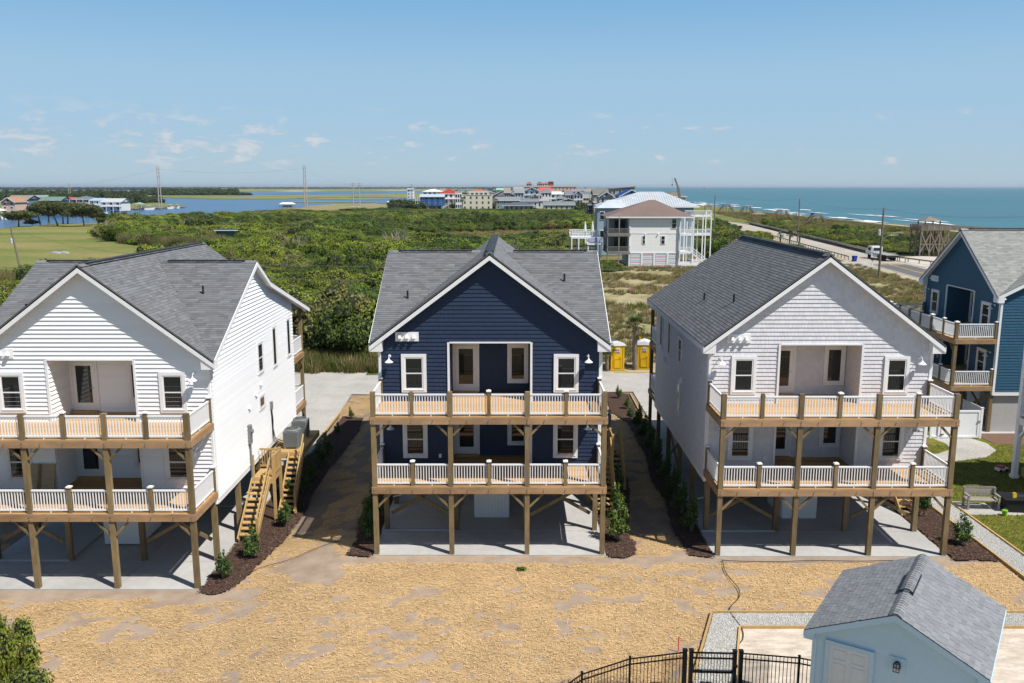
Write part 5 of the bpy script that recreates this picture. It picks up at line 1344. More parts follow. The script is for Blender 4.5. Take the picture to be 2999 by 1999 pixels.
fieldw = [G(a, b) for a, b in FIELD]; clearw = [G(a, b) for a, b in [(1240, 694), (1290, 682), (1480, 677), (1720, 672), (1720, 684), (1480, 694), (1300, 697)]]
lotw = [(5, 66), (62, 66), (62, 130), (68, 160), (14, 167), (7, 150), (2, 100)]
shorew = [G(a, b) for a, b in shore]
def west_edge(Y):
    """x of the thicket's western edge at a given distance"""
    return np.interp(Y, [60, 90, 130, 165, 205, 250, 300, 420, 520, 560], [-44, -60, -72, -66, -92, -121, -150, -190, -150, -95])
pts = []
def put_bush(X, Y, r0, r1, hk, keep, twig=.03):
    k = keep(X, Y); X, Y = X[k], Y[k]; m = len(X); cl = fbm(X * .03, Y * .03, 77, 3); rr = rs.uniform(r0, r1, m); hn = .25 + 1.5 * fbm(X * .09, Y * .12, 5, 2) * rs.uniform(.65, 1.35, m)
    pick = np.where(cl + rs.uniform(-.18, .18, m) > .56, rs.choice([1, 4], m), rs.choice([0, 3, 5, 0, 2], m)); pick = np.where(rs.uniform(0, 1, m) < twig, 6, pick)
    for i in range(m): pts.append((X[i], Y[i], -.15, rr[i], rr[i] * hk * hn[i] * float(np.interp(Y[i], [380, 470], [1, .42])) * (1 - .62 * float(np.interp(Y[i], [195, 215, 268, 285], [0, 1, 1, 0])) * float(np.interp(X[i], [-45, -30, 40, 60], [0, 1, 1, 0]))), rs.uniform(-.5, .5) + (3.1 if rs.rand() < .3 else 0), pick[i]))
def veg_keep(X, Y):
    k = (X > west_edge(Y) + 5 * (vnoise(X * .1, Y * .1, 3) - .5)) & ~in_poly(X, Y, fieldw) & ~in_poly(X, Y, clearw) & ~in_poly(X, Y, lotw)
    k &= ~((Y < 66 + 6 + 3 * vnoise(X * .2, Y * 0, 8)) & (X > -60))
    k &= ~((X > 8) & (X < 44) & (Y > 150) & (Y < 215))        # the two near houses' plots
    hx, hy = G(666, 712); k &= ~((np.abs(X - hx) < 5.5) & (Y > hy - 20) & (Y < hy + 6))
    k &= (X < 50 + .06 * (Y - 160)); k &= ~((Y > 430) & (X > 40))
    return k
X, Y = jitter(-90, 12, 70, 165, 2.3); put_bush(X, Y, 1.4, 3.0, 1.15, lambda X, Y: veg_keep(X, Y))
X, Y = jitter(-150, 60, 165, 330, 3.1); put_bush(X, Y, 2.0, 4.2, .85, lambda X, Y: veg_keep(X, Y))
X, Y = jitter(-190, 60, 330, 560, 4.0); put_bush(X, Y, 2.8, 5.0, .62, lambda X, Y: veg_keep(X, Y) & in_poly(X, Y, shorew + [(320, 6500), (172, 1900), (150, 380), (190, 60), (-300, 60)]) & (fbm(X * .03, Y * .03, 9, 3) > np.where(Y > 470, .38, .2)))
# hedges of scrub west of the road, on the dunes, round the near houses
X, Y = jitter(55, 80, 205, 345, 2.6); put_bush(X, Y, 1.4, 2.8, .75, lambda X, Y: (X < 63 + .096 * (Y - 164)) & (fbm(X * .06, Y * .05, 4, 2) > .42), .02)
X, Y = jitter(88, 116, 172, 340, 2.4); put_bush(X, Y, 1.3, 2.6, .85, lambda X, Y: (X > 80 + .096 * (Y - 164)) & (X < 110) & (fbm(X * .05, Y * .035, 14, 2) > .44), .02)
X, Y = jitter(9, 22, 152, 160, 1.8); put_bush(X, Y, 1.2, 2.0, .9, lambda X, Y: X < 20)
th = scatter('scrub_thicket', 'dense green maritime scrub thicket behind the houses', pts, PROT)
# individual big bushes along the lane
NEARB = [bush_mesh('foliage', 1.0, 1.35, 7000, .062, 90 + k, m, 16) for k, m in enumerate((SCRUBG, SCRUBD, SCRUB))]
GRPB = 'large bushes along the gravel lane'
for i, (x, y, s, k) in enumerate(((-14.5, 73.5, 3.1, 1), (-18.3, 75.5, 3.4, 0), (-11.0, 76.5, 3.2, 2), (-22.5, 74.5, 2.6, 1), (-7.6, 74.2, 2.7, 1), (-15.5, 80, 3.6, 0), (-20.5, 81, 3.3, 2), (-3.5, 75, 2.6, 0), (-26.5, 77, 3.0, 2), (-8.5, 82, 3.4, 0))):
    big_bush(('olive green', 'dark green', 'yellow-green')[(0, 1, 2)[k]] + ' rounded bush at the edge of the thicket by the gravel lane', (x, y, -.1), (s, s, s * 1.3), i * 1.1, NEARB[k], 'thicket_bush', GRPB)
# grasses
def tuft(name, n, h, spread, mat, seed):
    rg = np.random.RandomState(seed); a = rg.uniform(0, 6.28, n); r = spread * np.sqrt(rg.uniform(0, 1, n)); B = np.stack([r * np.cos(a), r * np.sin(a), 0 * a], -1)
    ln = rg.uniform(.2, .7, n); d = np.stack([ln * np.cos(a) + rg.normal(0, .2, n), ln * np.sin(a) + rg.normal(0, .2, n), np.ones(n)], -1); hh = rg.uniform(.5, 1.1, n)[:, None] * h
    s = np.stack([-np.sin(a), np.cos(a), 0 * a], -1) * h * .035; V = np.stack([B - s, B + s, B + d * hh], 1).reshape(-1, 3)
    return npmesh(name, V, np.arange(3 * n).reshape(n, 3), mat, np.repeat(rg.uniform(.6, 1.4, n), 3))
GRG = leafmat('green_grass', (0.10, 0.125, 0.025), .2, .3, .1, (0.15, 0.15, 0.04)); GRD = leafmat('dry_grass', (0.24, 0.195, 0.085), .2, .3, .1, (0.30, 0.24, 0.12)); GRR = leafmat('pink_grass', (0.27, 0.16, 0.115), .2, .3, .1); REED = leafmat('reed', (0.20, 0.175, 0.09), .2, .3, .1, (0.14, 0.15, 0.05))
TUFT = [tuft('tuft_a', 70, 1, .6, GRG, 1), tuft('tuft_b', 70, 1, .6, GRD, 2), tuft('tuft_c', 60, 1, .5, GRR, 3), tuft('tuft_d', 80, 1, .7, REED, 4)]
gp_ = []
def put_grass(X, Y, keep, h0, h1, w, mixp, z=None):
    k = keep(X, Y); X, Y = X[k], Y[k]; m = len(X); pk = rs.choice(4, m, p=mixp); hh = rs.uniform(h0, h1, m); zz = np.zeros(m) if z is None else z(X, Y)
    for i in range(m): gp_.append((X[i], Y[i], zz[i] - .02, w * hh[i], hh[i], rs.uniform(0, 6.28), pk[i]))
X, Y = jitter(4, 62, 68.3, 160, .95); put_grass(X, Y, lambda X, Y: in_poly(X, Y, lotw) & (fbm(X * .2, Y * .2, 6, 3) > .40) & ~((X > 7) & (X < 16) & (Y < 71)), .3, .75, 1.2, (.30, .58, .05, .07))
X, Y = jitter(-62, 6, 67.6, 73.5, .55); put_grass(X, Y, lambda X, Y: Y > 67.6 + .8 * vnoise(X * .5, Y * 0, 1), .6, 1.3, .9, (.66, .2, 0, .14))
X, Y = jitter(-140, -38, 90, 170, 1.3); put_grass(X, Y, lambda X, Y: (X < west_edge(Y) + 4) & ~in_poly(X, Y, fieldw), .7, 1.5, 1.1, (.2, .42, .03, .35))
X, Y = jitter(-125, -40, 160, 235, .9); put_grass(X, Y, lambda X, Y: in_poly(X, Y, [G(q, w_) for q, w_ in ((350, 712), (390, 700), (480, 700), (640, 708), (680, 722), (560, 726), (430, 720))]), 1.8, 3.0, .5, (.05, .15, .05, .75))
X, Y = jitter(-30, 26, 260, 305, 1.8); put_grass(X, Y, lambda X, Y: in_poly(X, Y, clearw), .5, 1.0, 1.4, (.15, .7, .05, .1))
X, Y = jitter(44, 72, 100, 165, 1.1); put_grass(X, Y, lambda X, Y: (X < 66.5 + .096 * (Y - 164)) & (fbm(X * .1, Y * .1, 8, 2) > .35), .25, .6, 1.4, (.6, .4, 0, 0))
X, Y = jitter(-37, -22, 68, 120, 1.2); put_grass(X, Y, lambda X, Y: fbm(X * .2, Y * .2, 3, 2) > .62, 1.0, 1.9, .8, (.2, .3, .25, .25))
# dunes
def dune_z(X, Y):
    c = 119 + 5 * np.sin(Y * .021) + 3 * np.sin(Y * .057); z = np.interp(Y, [280, 330], [2.2, .5]) * np.exp(-((X - c) / 10.5) ** 2) * (.72 + .6 * fbm(X * .05, Y * .05, 2, 3)) + .8 * np.exp(-((X - 103) / 8) ** 2) * fbm(X * .06, Y * .07, 7, 3)
    return z * sstep(91, 99, X) * sstep(147, 134, X) + .02
t = NT('dune_grass_ground'); n1 = t.noise(.12, 6, None, .7); n2 = t.noise(1.2, 4)
DUNEM = t.base(t.scale_col(t.mix(t.rng(n1, .5, .66, 0, 1), (0.13, 0.145, 0.04), (0.26, 0.23, 0.12)), t.rng(n2, .3, .7, .8, 1.15)), .95, 0, .1); t.bump(n2, .6, .3)
tag(put('dunes', sheet('dunes', 88, 148, 60, 900, 2.4, dune_z, DUNEM)), 'grass-covered dunes between the road and the beach', None, None, 'structure')
X, Y = jitter(90, 140, 120, 480, 1.5); put_grass(X, Y, lambda X, Y: (X > 79 + .096 * (Y - 164) + 2) & (fbm(X * .1, Y * .1, 18, 3) > .34) & ~((X < 96) & (Y < 186)), .6, 1.1, 1.4, (.55, .38, 0, .07), dune_z)
scatter('wild_grass', 'wild green and dry grass on the lot, verges and dunes', gp_, TUFT)
# far woods
WOODM = leafmat('woods_leaf', (0.045, 0.070, 0.022), .2, .15, .15, (0.055, 0.08, 0.025)); WP = [bush_mesh('woods_a', 1.0, 1.5, 800, .2, 31, WOODM, 9), bush_mesh('woods_b', 1.0, 1.3, 800, .2, 32, WOODM, 7), bush_mesh('woods_c', 1.0, 1.7, 800, .2, 33, leafmat('woods_leaf_b', (0.06, 0.085, 0.03), .2, .15, .15), 10)]
def woods(name, label, rows, seed):
    """rows: (px0, px1, py base range, n, radius, height)"""
    r_ = np.random.RandomState(seed); P = []
    for x0, x1, y0, y1, n, r0, h0 in rows:
        for _ in range(n):
            X, Y = G(r_.uniform(x0, x1), r_.uniform(y0, y1), WZ + .3); s = r_.uniform(.75, 1.25); P.append((X, Y, WZ + .2, r0 * s, h0 * s * r_.uniform(.75, 1.2) / 1.5, r_.uniform(0, 6.28), r_.randint(3)))
    scatter(name, label, P, WP)
woods('far_treeline', 'long blue-green treeline on the mainland horizon', [(-150, 1500, 550.0, 551.0, 1200, 17, 12), (-150, 460, 553, 555.5, 420, 15, 10), (440, 1450, 552.2, 553, 360, 11, 6)], 5)
woods('islet_woods', 'dark woods covering the islet beyond the channel', [(440, 690, 566, 571.5, 420, 9, 10), (690, 735, 570.5, 571.5, 40, 5, 5)], 6)
woods('settlement_woods', 'pine woods behind the settlement across the sound', [(-40, 330, 583, 589, 200, 5.0, 9.5), (-60, 420, 571, 577, 260, 7, 9), (330, 470, 588, 594, 110, 4.5, 5.5), (345, 380, 590, 597, 26, 5, 10), (405, 425, 592, 597, 14, 4, 9)], 7)
woods('village_trees', 'small trees and shrubs between the village houses', [(1320, 1346, 604, 612, 16, 3, 5), (1430, 1470, 606, 614, 22, 3.5, 5), (1150, 1240, 605, 616, 60, 4.5, 6), (1480, 1760, 566, 606, 130, 3.5, 5), (1250, 1500, 562, 575, 80, 4, 6), (1400, 1720, 553, 557, 110, 8, 9), (1690, 1770, 606, 622, 60, 3.2, 4.5)], 8)
# live oaks by the water
def oak(label, px, py, top, wl, wr, seed, lean):
    x, y = G(px, py); k = y / F_PX; H = (py - top) * k; o = thing('live_oak', label, 'tree', (x, y, -.05), 0, 'windswept oaks by the water'); rg = random.Random(seed)
    tr = MB(); cx = (wr - wl) / 2 * k; R0 = (wr + wl) / 2 * k * 1.2
    tr.tube([(0, 0, 0), (lean * .3, 0, H * .2), (lean * .8, .1, H * .42)], [.36, .27, .2], 7); blobs = []
    for i in range(7):
        a = i * .9 + rg.random(); q = R0 * rg.uniform(.35, .85); ex, ey, ez = cx + q * cos(a), q * .8 * sin(a), H * rg.uniform(.5, .76)
        tr.tube([(lean * .7, .08, H * .38), (lean + (ex - lean) * .5, ey * .5, H * .55), (ex, ey, ez)], [.15, .1, .05], 5); blobs.append(((ex, ey, ez), (R0 * .5, R0 * .5, H * .17)))
    for i in range(9): a = rg.uniform(0, 6.28); q = R0 * rg.uniform(0, .75); blobs.append(((cx + q * cos(a), q * .8 * sin(a), H * (.84 - .14 * (q / R0) ** 2 + rg.uniform(-.06, .03))), (R0 * .45, R0 * .45, H * .14)))
    tr.build('trunk', BARK, o); V, F, T = leaf_cloud(5000, blobs, .45, seed); put('crown', joined(V, F, T, ico(blobs, .6), [OAKM, COREM], 'crown'), o)
for i, (lb, *a) in enumerate((('small flat-topped oak standing apart at the water edge', 55, 663, 614, 33, 42, 1, .2), ('oak with splayed dark trunks above a low dark bush', 118, 657, 588, 30, 34, 2, -.8), ('oak with a straight dark trunk beside the splayed ones', 143, 657, 586, 34, 30, 3, .3),
                              ('oak with a pale leaning trunk in the middle of the grove', 170, 662, 587, 34, 36, 4, -1.8), ('dark-trunked oak behind the pale leaning one', 185, 655.5, 588, 28, 30, 5, .2), ('slim dark oak beside the twin-trunk oak', 199, 655, 590, 20, 34, 6, .3),
                              ('broad oak with pale trunks casting a wide shade', 247, 662.5, 590, 45, 38, 7, -.6), ('sparse oak with bare forked trunk at the end of the grove', 290, 657, 606, 20, 14, 8, -1.2))): oak(lb, *a)
x, y = G(95, 656); big_bush('low dark bush under the splayed oak', (x, y, -.1), (3.4, 2.5, 1.6), .3, NEARB[1])
for i, (px, py, s) in enumerate(((310, 652, 3.6), (335, 650, 4.2), (360, 649, 4.0), (382, 651, 3.0))): x, y = G(px, py); big_bush('rounded dark bush in the row at the end of the oak grove', (x, y, -.1), (s, s, s * .8), i, NEARB[1], 'shore_bush', 'bushes at the end of the oak grove')
# ================================================================ road and shore structures
def road_x(Y): return 68.5 + .096 * (Y - 164)
def strip(name, label, xo0, xo1, y0, y1, z, mat, step=6, kind='structure'):
    ys = np.arange(y0, y1 + .1, step); m = MB(); n = len(ys)
    m.add([(road_x(y) + xo0, y, z) for y in ys] + [(road_x(y) + xo1, y, z) for y in ys], [(i, n + i, n + i + 1, i + 1) for i in range(n - 1)])
    o = m.build(name, mat); tag(o, label, None, None, kind); return o
ASPH = pm('asphalt', (.115, .112, .11), .9, 2, .12, big=.1); CONCR = pm('worn_concrete_road', (.36, .33, .29), .9, .8, .12, big=.1)
SHOULD = pm('sandy_shoulder', (.38, .32, .22), .95, .8, .2)
strip('road_shoulder', 'sandy verge of the coast road', -2.6, 10.5, 100, 700, .0, SHOULD)
strip('road', 'grey asphalt coast road', 0, 7.4, 100, 168, .03, ASPH); strip('road', 'pale worn concrete stretch of the coast road', 0, 7.4, 168, 1200, .03, CONCR)
YELP = pm('yellow_road_paint', (.55, .33, .05), .7, 3, .15); WHP = pm('white_road_paint', (.7, .7, .68), .7, 3, .15)
for xo, mt, lb in ((3.55, YELP, 'yellow centre line of the coast road'), (3.85, YELP, 'second yellow centre line of the coast road'), (.2, WHP, 'white edge line on the house side of the road'), (7.1, WHP, 'white edge line on the dune side of the road')): strip('road_marking', lb, xo, xo + .13, 100, 600, .036, mt)
flat('driveway', 'pale concrete driveway apron beside the road', [(56, 152), (68.3, 158), (69.3, 172), (66.0, 173), (60, 163)], .02, CONCR, world=True)
flat('parking_apron', 'pale sandy parking apron below the tower', [(76, 158), (96, 150), (104, 172), (88, 186), (78.5, 182)], .03, pm('pale_apron', (.46, .42, .36), .95, .6, .12), world=True)
GALV = pm('weathered_guardrail', (.36, .34, .30), .7, 3, .12); CURB = pm('dark_bridge_curb', (.06, .058, .052), .9, 2, .2)
gr1 = thing('guard_rail', 'long guard rail with dark curb on the dune side of the road', 'guard rail', (0, 0, 0))
bar('curb', (road_x(176) + 8.2, 176, .35), (road_x(345) + 8.2, 345, .35), .3, .55, CURB, gr1); bar('rail', (road_x(170) + 8.2, 170, .95), (road_x(345) + 8.2, 345, .95), .1, .3, GALV, gr1)
for y in np.arange(170, 345, 3.2): box('rail_post', (road_x(y) + 8.25, y, .45), (.14, .14, 1.1), OLDWOOD, gr1)
gr2 = thing('guard_rail', 'short guard rail with low posts on the house side of the road', 'guard rail', (0, 0, 0))
bar('rail', (road_x(176) - 1.2, 176, .75), (road_x(262) - 1.2, 262, .75), .08, .25, GALV, gr2)
for y in np.arange(176, 262, 2.6): box('rail_post', (road_x(y) - 1.2, y, .4), (.14, .14, .9), OLDWOOD, gr2)
gr3 = thing('guard_rail', 'short guard rail ending in a yellow marker by the apron', 'guard rail', (0, 0, 0))
bar('rail', (77.2, 178, .75), (80.5, 160, .75), .08, .3, GALV, gr3); box('end_marker', (80.7, 159, .7), (1.0, .1, .8), pm('yellow_marker', (.6, .36, .02), .6, 4, .1), gr3)
for k in range(6): box('rail_post', (77.2 + k * .62, 178 - k * 3.4, .4), (.14, .14, .8), OLDWOOD, gr3)
# truck
tk = thing('flatbed_truck', 'white flatbed recovery truck on the coast road', 'truck', (road_x(181) + 5.4, 176.0, .04), R(2))
TW = pm('truck_white', (.72, .73, .74), .35, 5, .04); TGL = GLASSD; TYRE = pm('tyre_rubber', (.015, .015, .015), .8, 8, .1)
c = MB(); c.prism([(-1.15, .75), (1.15, .75), (1.15, 2.3), (1.0, 2.55), (-1.0, 2.55), (-1.15, 2.3)], 3.0, 5.0); c.prism([(-1.1, .7), (1.1, .7), (1.1, 1.55), (-1.1, 1.55)], 5.0, 5.9); c.build('cab', TW, tk)
box('rear_window', (0, 2.98, 1.95), (1.5, .04, .55), TGL, tk); box('side_window', (-1.16, 4.0, 2.0), (.04, 1.1, .55), TGL, tk); box('side_window', (1.16, 4.0, 2.0), (.04, 1.1, .55), TGL, tk)
box('flatbed', (0, -.5, 1.22), (2.5, 6.6, .16), pm('bed_steel', (.30, .31, .32), .5, 4, .1), tk); box('chassis', (0, .5, .85), (1.0, 8.5, .3), TYRE, tk); [bar('headboard_bar', (x_, 2.72, 1.25), (x_, 2.72, 2.3), .06, .06, DARKMETAL, tk) for x_ in (-1.1, -.4, .4, 1.1)]; box('tail_board', (0, -3.82, .95), (2.4, .08, .35), TYRE, tk)
for s in (-1, 1):
    box('tool_box', (s * 1.0, 1.2, .8), (.4, 1.4, .6), TW, tk)
    for y in (4.2, -1.4, -2.6): MB().tube([(s * .85, y, .5), (s * 1.15, y, .5)], .5, 14).build('wheel', TYRE, tk)
# bins, mailbox
BLUEP = pm('blue_plastic', (.015, .035, .26), .45, 5, .06)
def bin_(label, x, y, z=0.03, s=1.0):
    t = thing('wheelie_bin', label, 'bin', (x, y, z), .2); t.scale = (s, s, s)
    MB().add([(-.3, -.3, 0), (.3, -.3, 0), (.3, .3, 0), (-.3, .3, 0), (-.38, -.4, 1.0), (.38, -.4, 1.0), (.38, .38, 1.0), (-.38, .38, 1.0)], [(0, 3, 2, 1), (4, 5, 6, 7), (0, 1, 5, 4), (1, 2, 6, 5), (2, 3, 7, 6), (3, 0, 4, 7)]).build('body', BLUEP, t)
    MB().prism([(-.4, 1.0), (.4, 1.0), (.36, 1.1), (-.36, 1.1)], -.44, .4).build('lid', BLUEP, t)
    for s_ in (-1, 1): MB().tube([(s_ * .28, .36, .12), (s_ * .36, .36, .12)], .12, 10).build('wheel', TYRE, t)
bin_('blue wheelie bin at the driveway by the road', *G(2502, 765)); bin_('blue wheelie bin by the bend of the road near the beige house', *G(2080, 653)); 
mb_ = thing('mailbox', 'dark roadside mailbox on a white post', 'mailbox', (*G(2554, 779), 0)); box('post', (0, 0, .55), (.12, .12, 1.1), WHITE, mb_); MB().prism([(-.12, 0), (.12, 0), (.12, .15), (.06, .24), (-.06, .24), (-.12, .15)], -.3, .3).build('box', DARKMETAL, mb_, Matrix.Translation((0, 0, 1.1)) @ Matrix.Rotation(1.2, 4, 'Z'))
# utility poles and wires
POLEW = pm('pole_wood', (.17, .14, .11), .9, 3, .2)
def pole(label, base, top_px, transformer=True, lamp=False, lean=0):
    x, y = base; H = Zat(top_px, y); o = thing('utility_pole', label, 'utility pole', (x, y, 0), 0, 'roadside utility poles')
    MB().tube([(0, 0, -.3), (lean * .5, 0, H / 2), (lean, 0, H)], [.2, .17, .13], 8).build('pole', POLEW, o)
    if transformer:
        f = .62; MB().lathe([(.22, 0), (.24, .05), (.24, .85), (.18, .95)], 10, (-.45 + lean * f, 0, H * f)).build('transformer', pm('pale_grey_can', (.5, .51, .52), .5, 5, .05), o); box('bracket', (-.2 + lean * f, 0, H * f + .5), (.3, .08, .1), STEEL, o)
    box('insulator', (0 + lean, 0, H + .1), (.1, .1, .25), GREYPAINT, o); bar('cross_arm', (lean - .3, 0, H - 1.0), (lean + .3, 0, H - 1.0), .08, .08, POLEW, o)
    if lamp:
        MB().tube([(0, 0, 6.4), (1.2, -.1, 7.0), (2.0, -.2, 7.05)], .04, 6).build('lamp_arm', STEEL, o); box('lamp_head', (2.25, -.2, 7.05), (.6, .22, .12), STEEL, o)
    return (x + lean, y, H)
p1 = pole('weathered pole with transformer beside the white truck', G(2573, 815), 610.6, True, True); p2 = pole('pole with transformer along the concrete road by the dune shrubs', G(2335, 710), 583); p3 = pole('pole standing past the scrub near the white decks', G(2090.5, 672), 572, False)
p4 = pole('leaning pole with pale transformer in the mown field', G(59.5, 785), 668, True, False, -1.0); p5 = pole('pole rising behind the roof of the blue house', (58.5, 95), 630, False)
p6 = pole('short pole behind the white house roof carrying two wires', (-42, 101), 752, False)
WIRE = pm('aluminium_wire', (.20, .20, .19), .6, 3, .05)
def wire(label, a, b, sag, r=.02, grp=None):
    a, b = Vector(a), Vector(b); P = [a.lerp(b, k / 16) - Vector((0, 0, sag * 4 * (k / 16) * (1 - k / 16))) for k in range(17)]
    tag(MB().tube(P, r, 4).build('power_wire', WIRE), label, 'wire', grp or 'overhead wires')
wire('upper wire sagging behind the navy house roof', (-42, 101, 6.2), (62, 96, 6.4), .9); wire('lower wire sagging behind the navy house roof', (-42, 101, 4.6), (62, 96, 4.8), .95)
for d in (0, .9): wire(('top' if d == 0 else 'second') + ' wire between the road poles', Vector(p1) - Vector((0, 0, d * 3)), Vector(p2) - Vector((0, 0, d * 3)), .8, .018); wire(('top' if d == 0 else 'second') + ' wire running past the scrub to the far pole', Vector(p2) - Vector((0, 0, d * 3)), Vector(p3) - Vector((0, 0, d * 3)), .8, .018)
wire('wire from the truck pole towards the blue house', p1, p5, .7, .018); wire('low wire from the truck pole towards the blue house', Vector(p1) - Vector((0, 0, 3)), Vector(p5) - Vector((0, 0, 3)), .7, .018)
wire('wire from the leaning field pole to the hidden pole', p4, (-42, 101, 6.8), .8, .018)
# transmission pylons across the sound
PYL = pm('pale_timber', (.36, .32, .28), .9, .5, .15)
tops = []
def pylon(label, px, base, top, half, twin=True, z=0.0):
    x, y = G(px, base, z); k = y / F_PX; H = (base - top) * k; o = thing('power_pylon', label, 'pylon', (x, y, z), 0, 'transmission pylons over the sound'); w = half * k
    for s in ((-1, 1) if twin else (0,)): MB().tube([(s * w, 0, -1), (s * w * .75, 0, H)], [.42, .26], 8).build('pole', PYL, o)
    if twin:
        for f in (.93, .84): bar('cross_arm', (-w * 1.5, 0, H * f), (w * 1.5, 0, H * f), .3, .3, PYL, o)
        for f in (.25, .5, .7): bar('brace', (-w * .9, 0, H * f), (w * .85, 0, H * (f + .08)), .25, .25, PYL, o)
    else:
        for f in (.95, .88): bar('cross_arm', (-2.2, 0, H * f), (2.2, 0, H * f), .25, .25, PYL, o)
    tops.append((x, y, H * .93 + z, max(w, 2)))
pylon('twin timber pylon behind the settlement roofs', 205, 577, 537, 3.2, True, 0); pylon('tall twin timber pylon standing by the docks', 470, 607, 490, 3.8); pylon('tall twin timber pylon on the near marsh bank', 896, 606, 487, 3.4)
pylon('single timber pylon in the marsh beside its twin', 1035, 602, 536, 0, False); pylon('single timber pylon in the marsh nearer the village', 1054, 602, 536, 0, False); pylon('slim far pylon among the marsh grass', 1166, 591, 551, 0, False); pylon('slim far pylon beside the white-roofed village house', 1206, 590, 540, 0, False)
for i, (a, b) in enumerate(((0, 1), (1, 2), (2, 3), (3, 5), (5, 6))):
    for s in (-1, 1):
        A, B = tops[a], tops[b]; wire('thin transmission wire between the pylons over the water', (A[0] + s * A[3], A[1], A[2]), (B[0] + s * B[3], B[1], B[2]), 3 if i < 3 else 1, .028, 'transmission wires')
# dune crossovers
WALKW = pm('brown_walkway_wood', (.21, .145, .105), .9, 2, .2, rand=.15)
def crossover(label, px, top, wpx, X=118.0, side=1):
    zc = X * F_PX / (px - CX); Y = zc * depth_k(top); zt = Zat(top, Y) - .75; half = wpx / 2 * zc / F_PX; o = thing('dune_crossover', label, 'boardwalk', (X, Y, 0), 0, 'boardwalks over the dunes'); fl = half * .42; lo = max(.3, zt - 3.0)
    prof = [(-half, lo), (-fl, zt), (fl, zt), (half, lo)]
    for (a, b) in zip(prof[:-1], prof[1:]):
        bar('deck', (a[0], 0, a[1]), (b[0], 0, b[1]), 1.5, .12, WALKW, o)
        for s in (-.75, .75):
            for dz in (.55, 1.0): bar('handrail', (a[0], s, a[1] + dz), (b[0], s, b[1] + dz), .09, .2, WALKW, o)
        n = max(2, int(abs(b[0] - a[0]) / 1.6))
        for k in range(n + 1):
            f = k / n
            for s in (-.75, .75): zz = a[1] + (b[1] - a[1]) * f; box('post', (a[0] + (b[0] - a[0]) * f, s, (zz + 1.0) / 2 - .2), (.13, .13, zz + 1.4), WALKW, o)
    bar('walkway', (-half - 9, 0, lo), (-half, 0, lo), 1.5, .12, WALKW, o)
    for k in range(5):
        for s in (-.75, .75): box('post', (-half - 9 + k * 2.1, s, lo / 2 + .3), (.13, .13, lo + 1.3), WALKW, o)
    for s in (-.75, .75): bar('handrail', (-half - 9, s, lo + 1), (-half, s, lo + 1), .07, .1, WALKW, o)
    return Y, zt
crossover('boardwalk arching over the dune beside the small far gazebo', 2127, 600, 44); crossover('boardwalk over the dune with a long low walkway', 2187, 606, 46); crossover('widest boardwalk over the dune above the breaking surf', 2289, 617, 60); Y5, z5 = crossover('low boardwalk over the dune carrying a blue bin', 2391, 629, 60, 118)
bin_('blue bin standing on the low dune boardwalk', 116.5, Y5, z5 + .05, 1.3)
def gazebo(label, px, base, ztop_px, wpx, zdeck, name='lookout_gazebo'):
    x, y = G(px, base); k = y / F_PX; o = thing(name, label, 'gazebo', (x, y, 0)); w = wpx / 2 * k; zt = Zat(ztop_px, y); ze = zt - .9
    for sx in (-1, 1):
        for sy in (-1, 1): box('post', (sx * w * .8, sy * w * .8, ze / 2), (.2, .2, ze), OLDWOOD, o)
    MB().add([(-w, -w, ze), (w, -w, ze), (w, w, ze), (-w, w, ze), (0, 0, zt)], [(0, 1, 4), (1, 2, 4), (2, 3, 4), (3, 0, 4), (3, 2, 1, 0)]).build('roof', pm('brown_shingle', (.20, .16, .12), .9, 4, .2), o)
    return o, x, y, w
o, x, y, w = gazebo('wooden lookout tower with hipped roof beside the sandy apron', 2713, 748, 633, 54, 5.8)
zd = 5.6; box('deck', (.3, 0, zd), (w * 2 + 2.2, w * 2 + 1, .2), OLDWOOD, o); L0, L1 = -w - .8, w + 1.4
for s in (-1, 1):
    for k in range(16): box('rail_slat', (L0 + (L1 - L0) * k / 15, s * (w + .45), zd + .55), (.3, .05, 1.0), OLDWOOD, o)
    bar('handrail', (L0, s * (w + .45), zd + 1.1), (L1, s * (w + .45), zd + 1.1), .12, .1, OLDWOOD, o)
for k in range(8):
    for x_ in (L0,): box('rail_slat', (x_, -w - .4 + (2 * w + .8) * k / 7, zd + .55), (.05, .4, 1.0), OLDWOOD, o)
for x_ in (L0 + .2, -w * .3, w * .7, L1 - .2):
    for s in (-1, 0, 1): box('pile', (x_, s * (w + .3), zd / 2), (.26, .26, zd), OLDWOOD, o)
for a, b in ((L0 + .2, -w * .3), (-w * .3, w * .7), (w * .7, L1 - .2)):
    for s in (-1, 1): bar('cross_brace', (a, s * (w + .4), .8), (b, s * (w + .4), zd - .6), .09, .22, OLDWOOD, o); bar('cross_brace', (b, s * (w + .45), .8), (a, s * (w + .45), zd - .6), .09, .22, OLDWOOD, o); bar('girt', (a, s * (w + .35), 2.6), (b, s * (w + .35), 2.6), .09, .22, OLDWOOD, o)
bar('walkway', (L1, 0, zd), (L1 + 14, 2, zd - .8), 1.8, .2, OLDWOOD, o)
for s in (-.9, .9):
    bar('handrail', (L1, s, zd + 1), (L1 + 14, 2 + s, zd + .2), .1, .12, OLDWOOD, o)
    for k in range(9): box('rail_slat', (L1 + k * 1.7, s + k * .24, zd + .5 - k * .1), (.9, .05, .8), OLDWOOD, o)
o, x, y, w = gazebo('small far gazebo at the head of a dune boardwalk', 2073, 628, 595, 20, 3); o, x, y, w = gazebo('open wooden deck shelter on posts below the dune boardwalks', 2220, 652, 620, 40, 3)
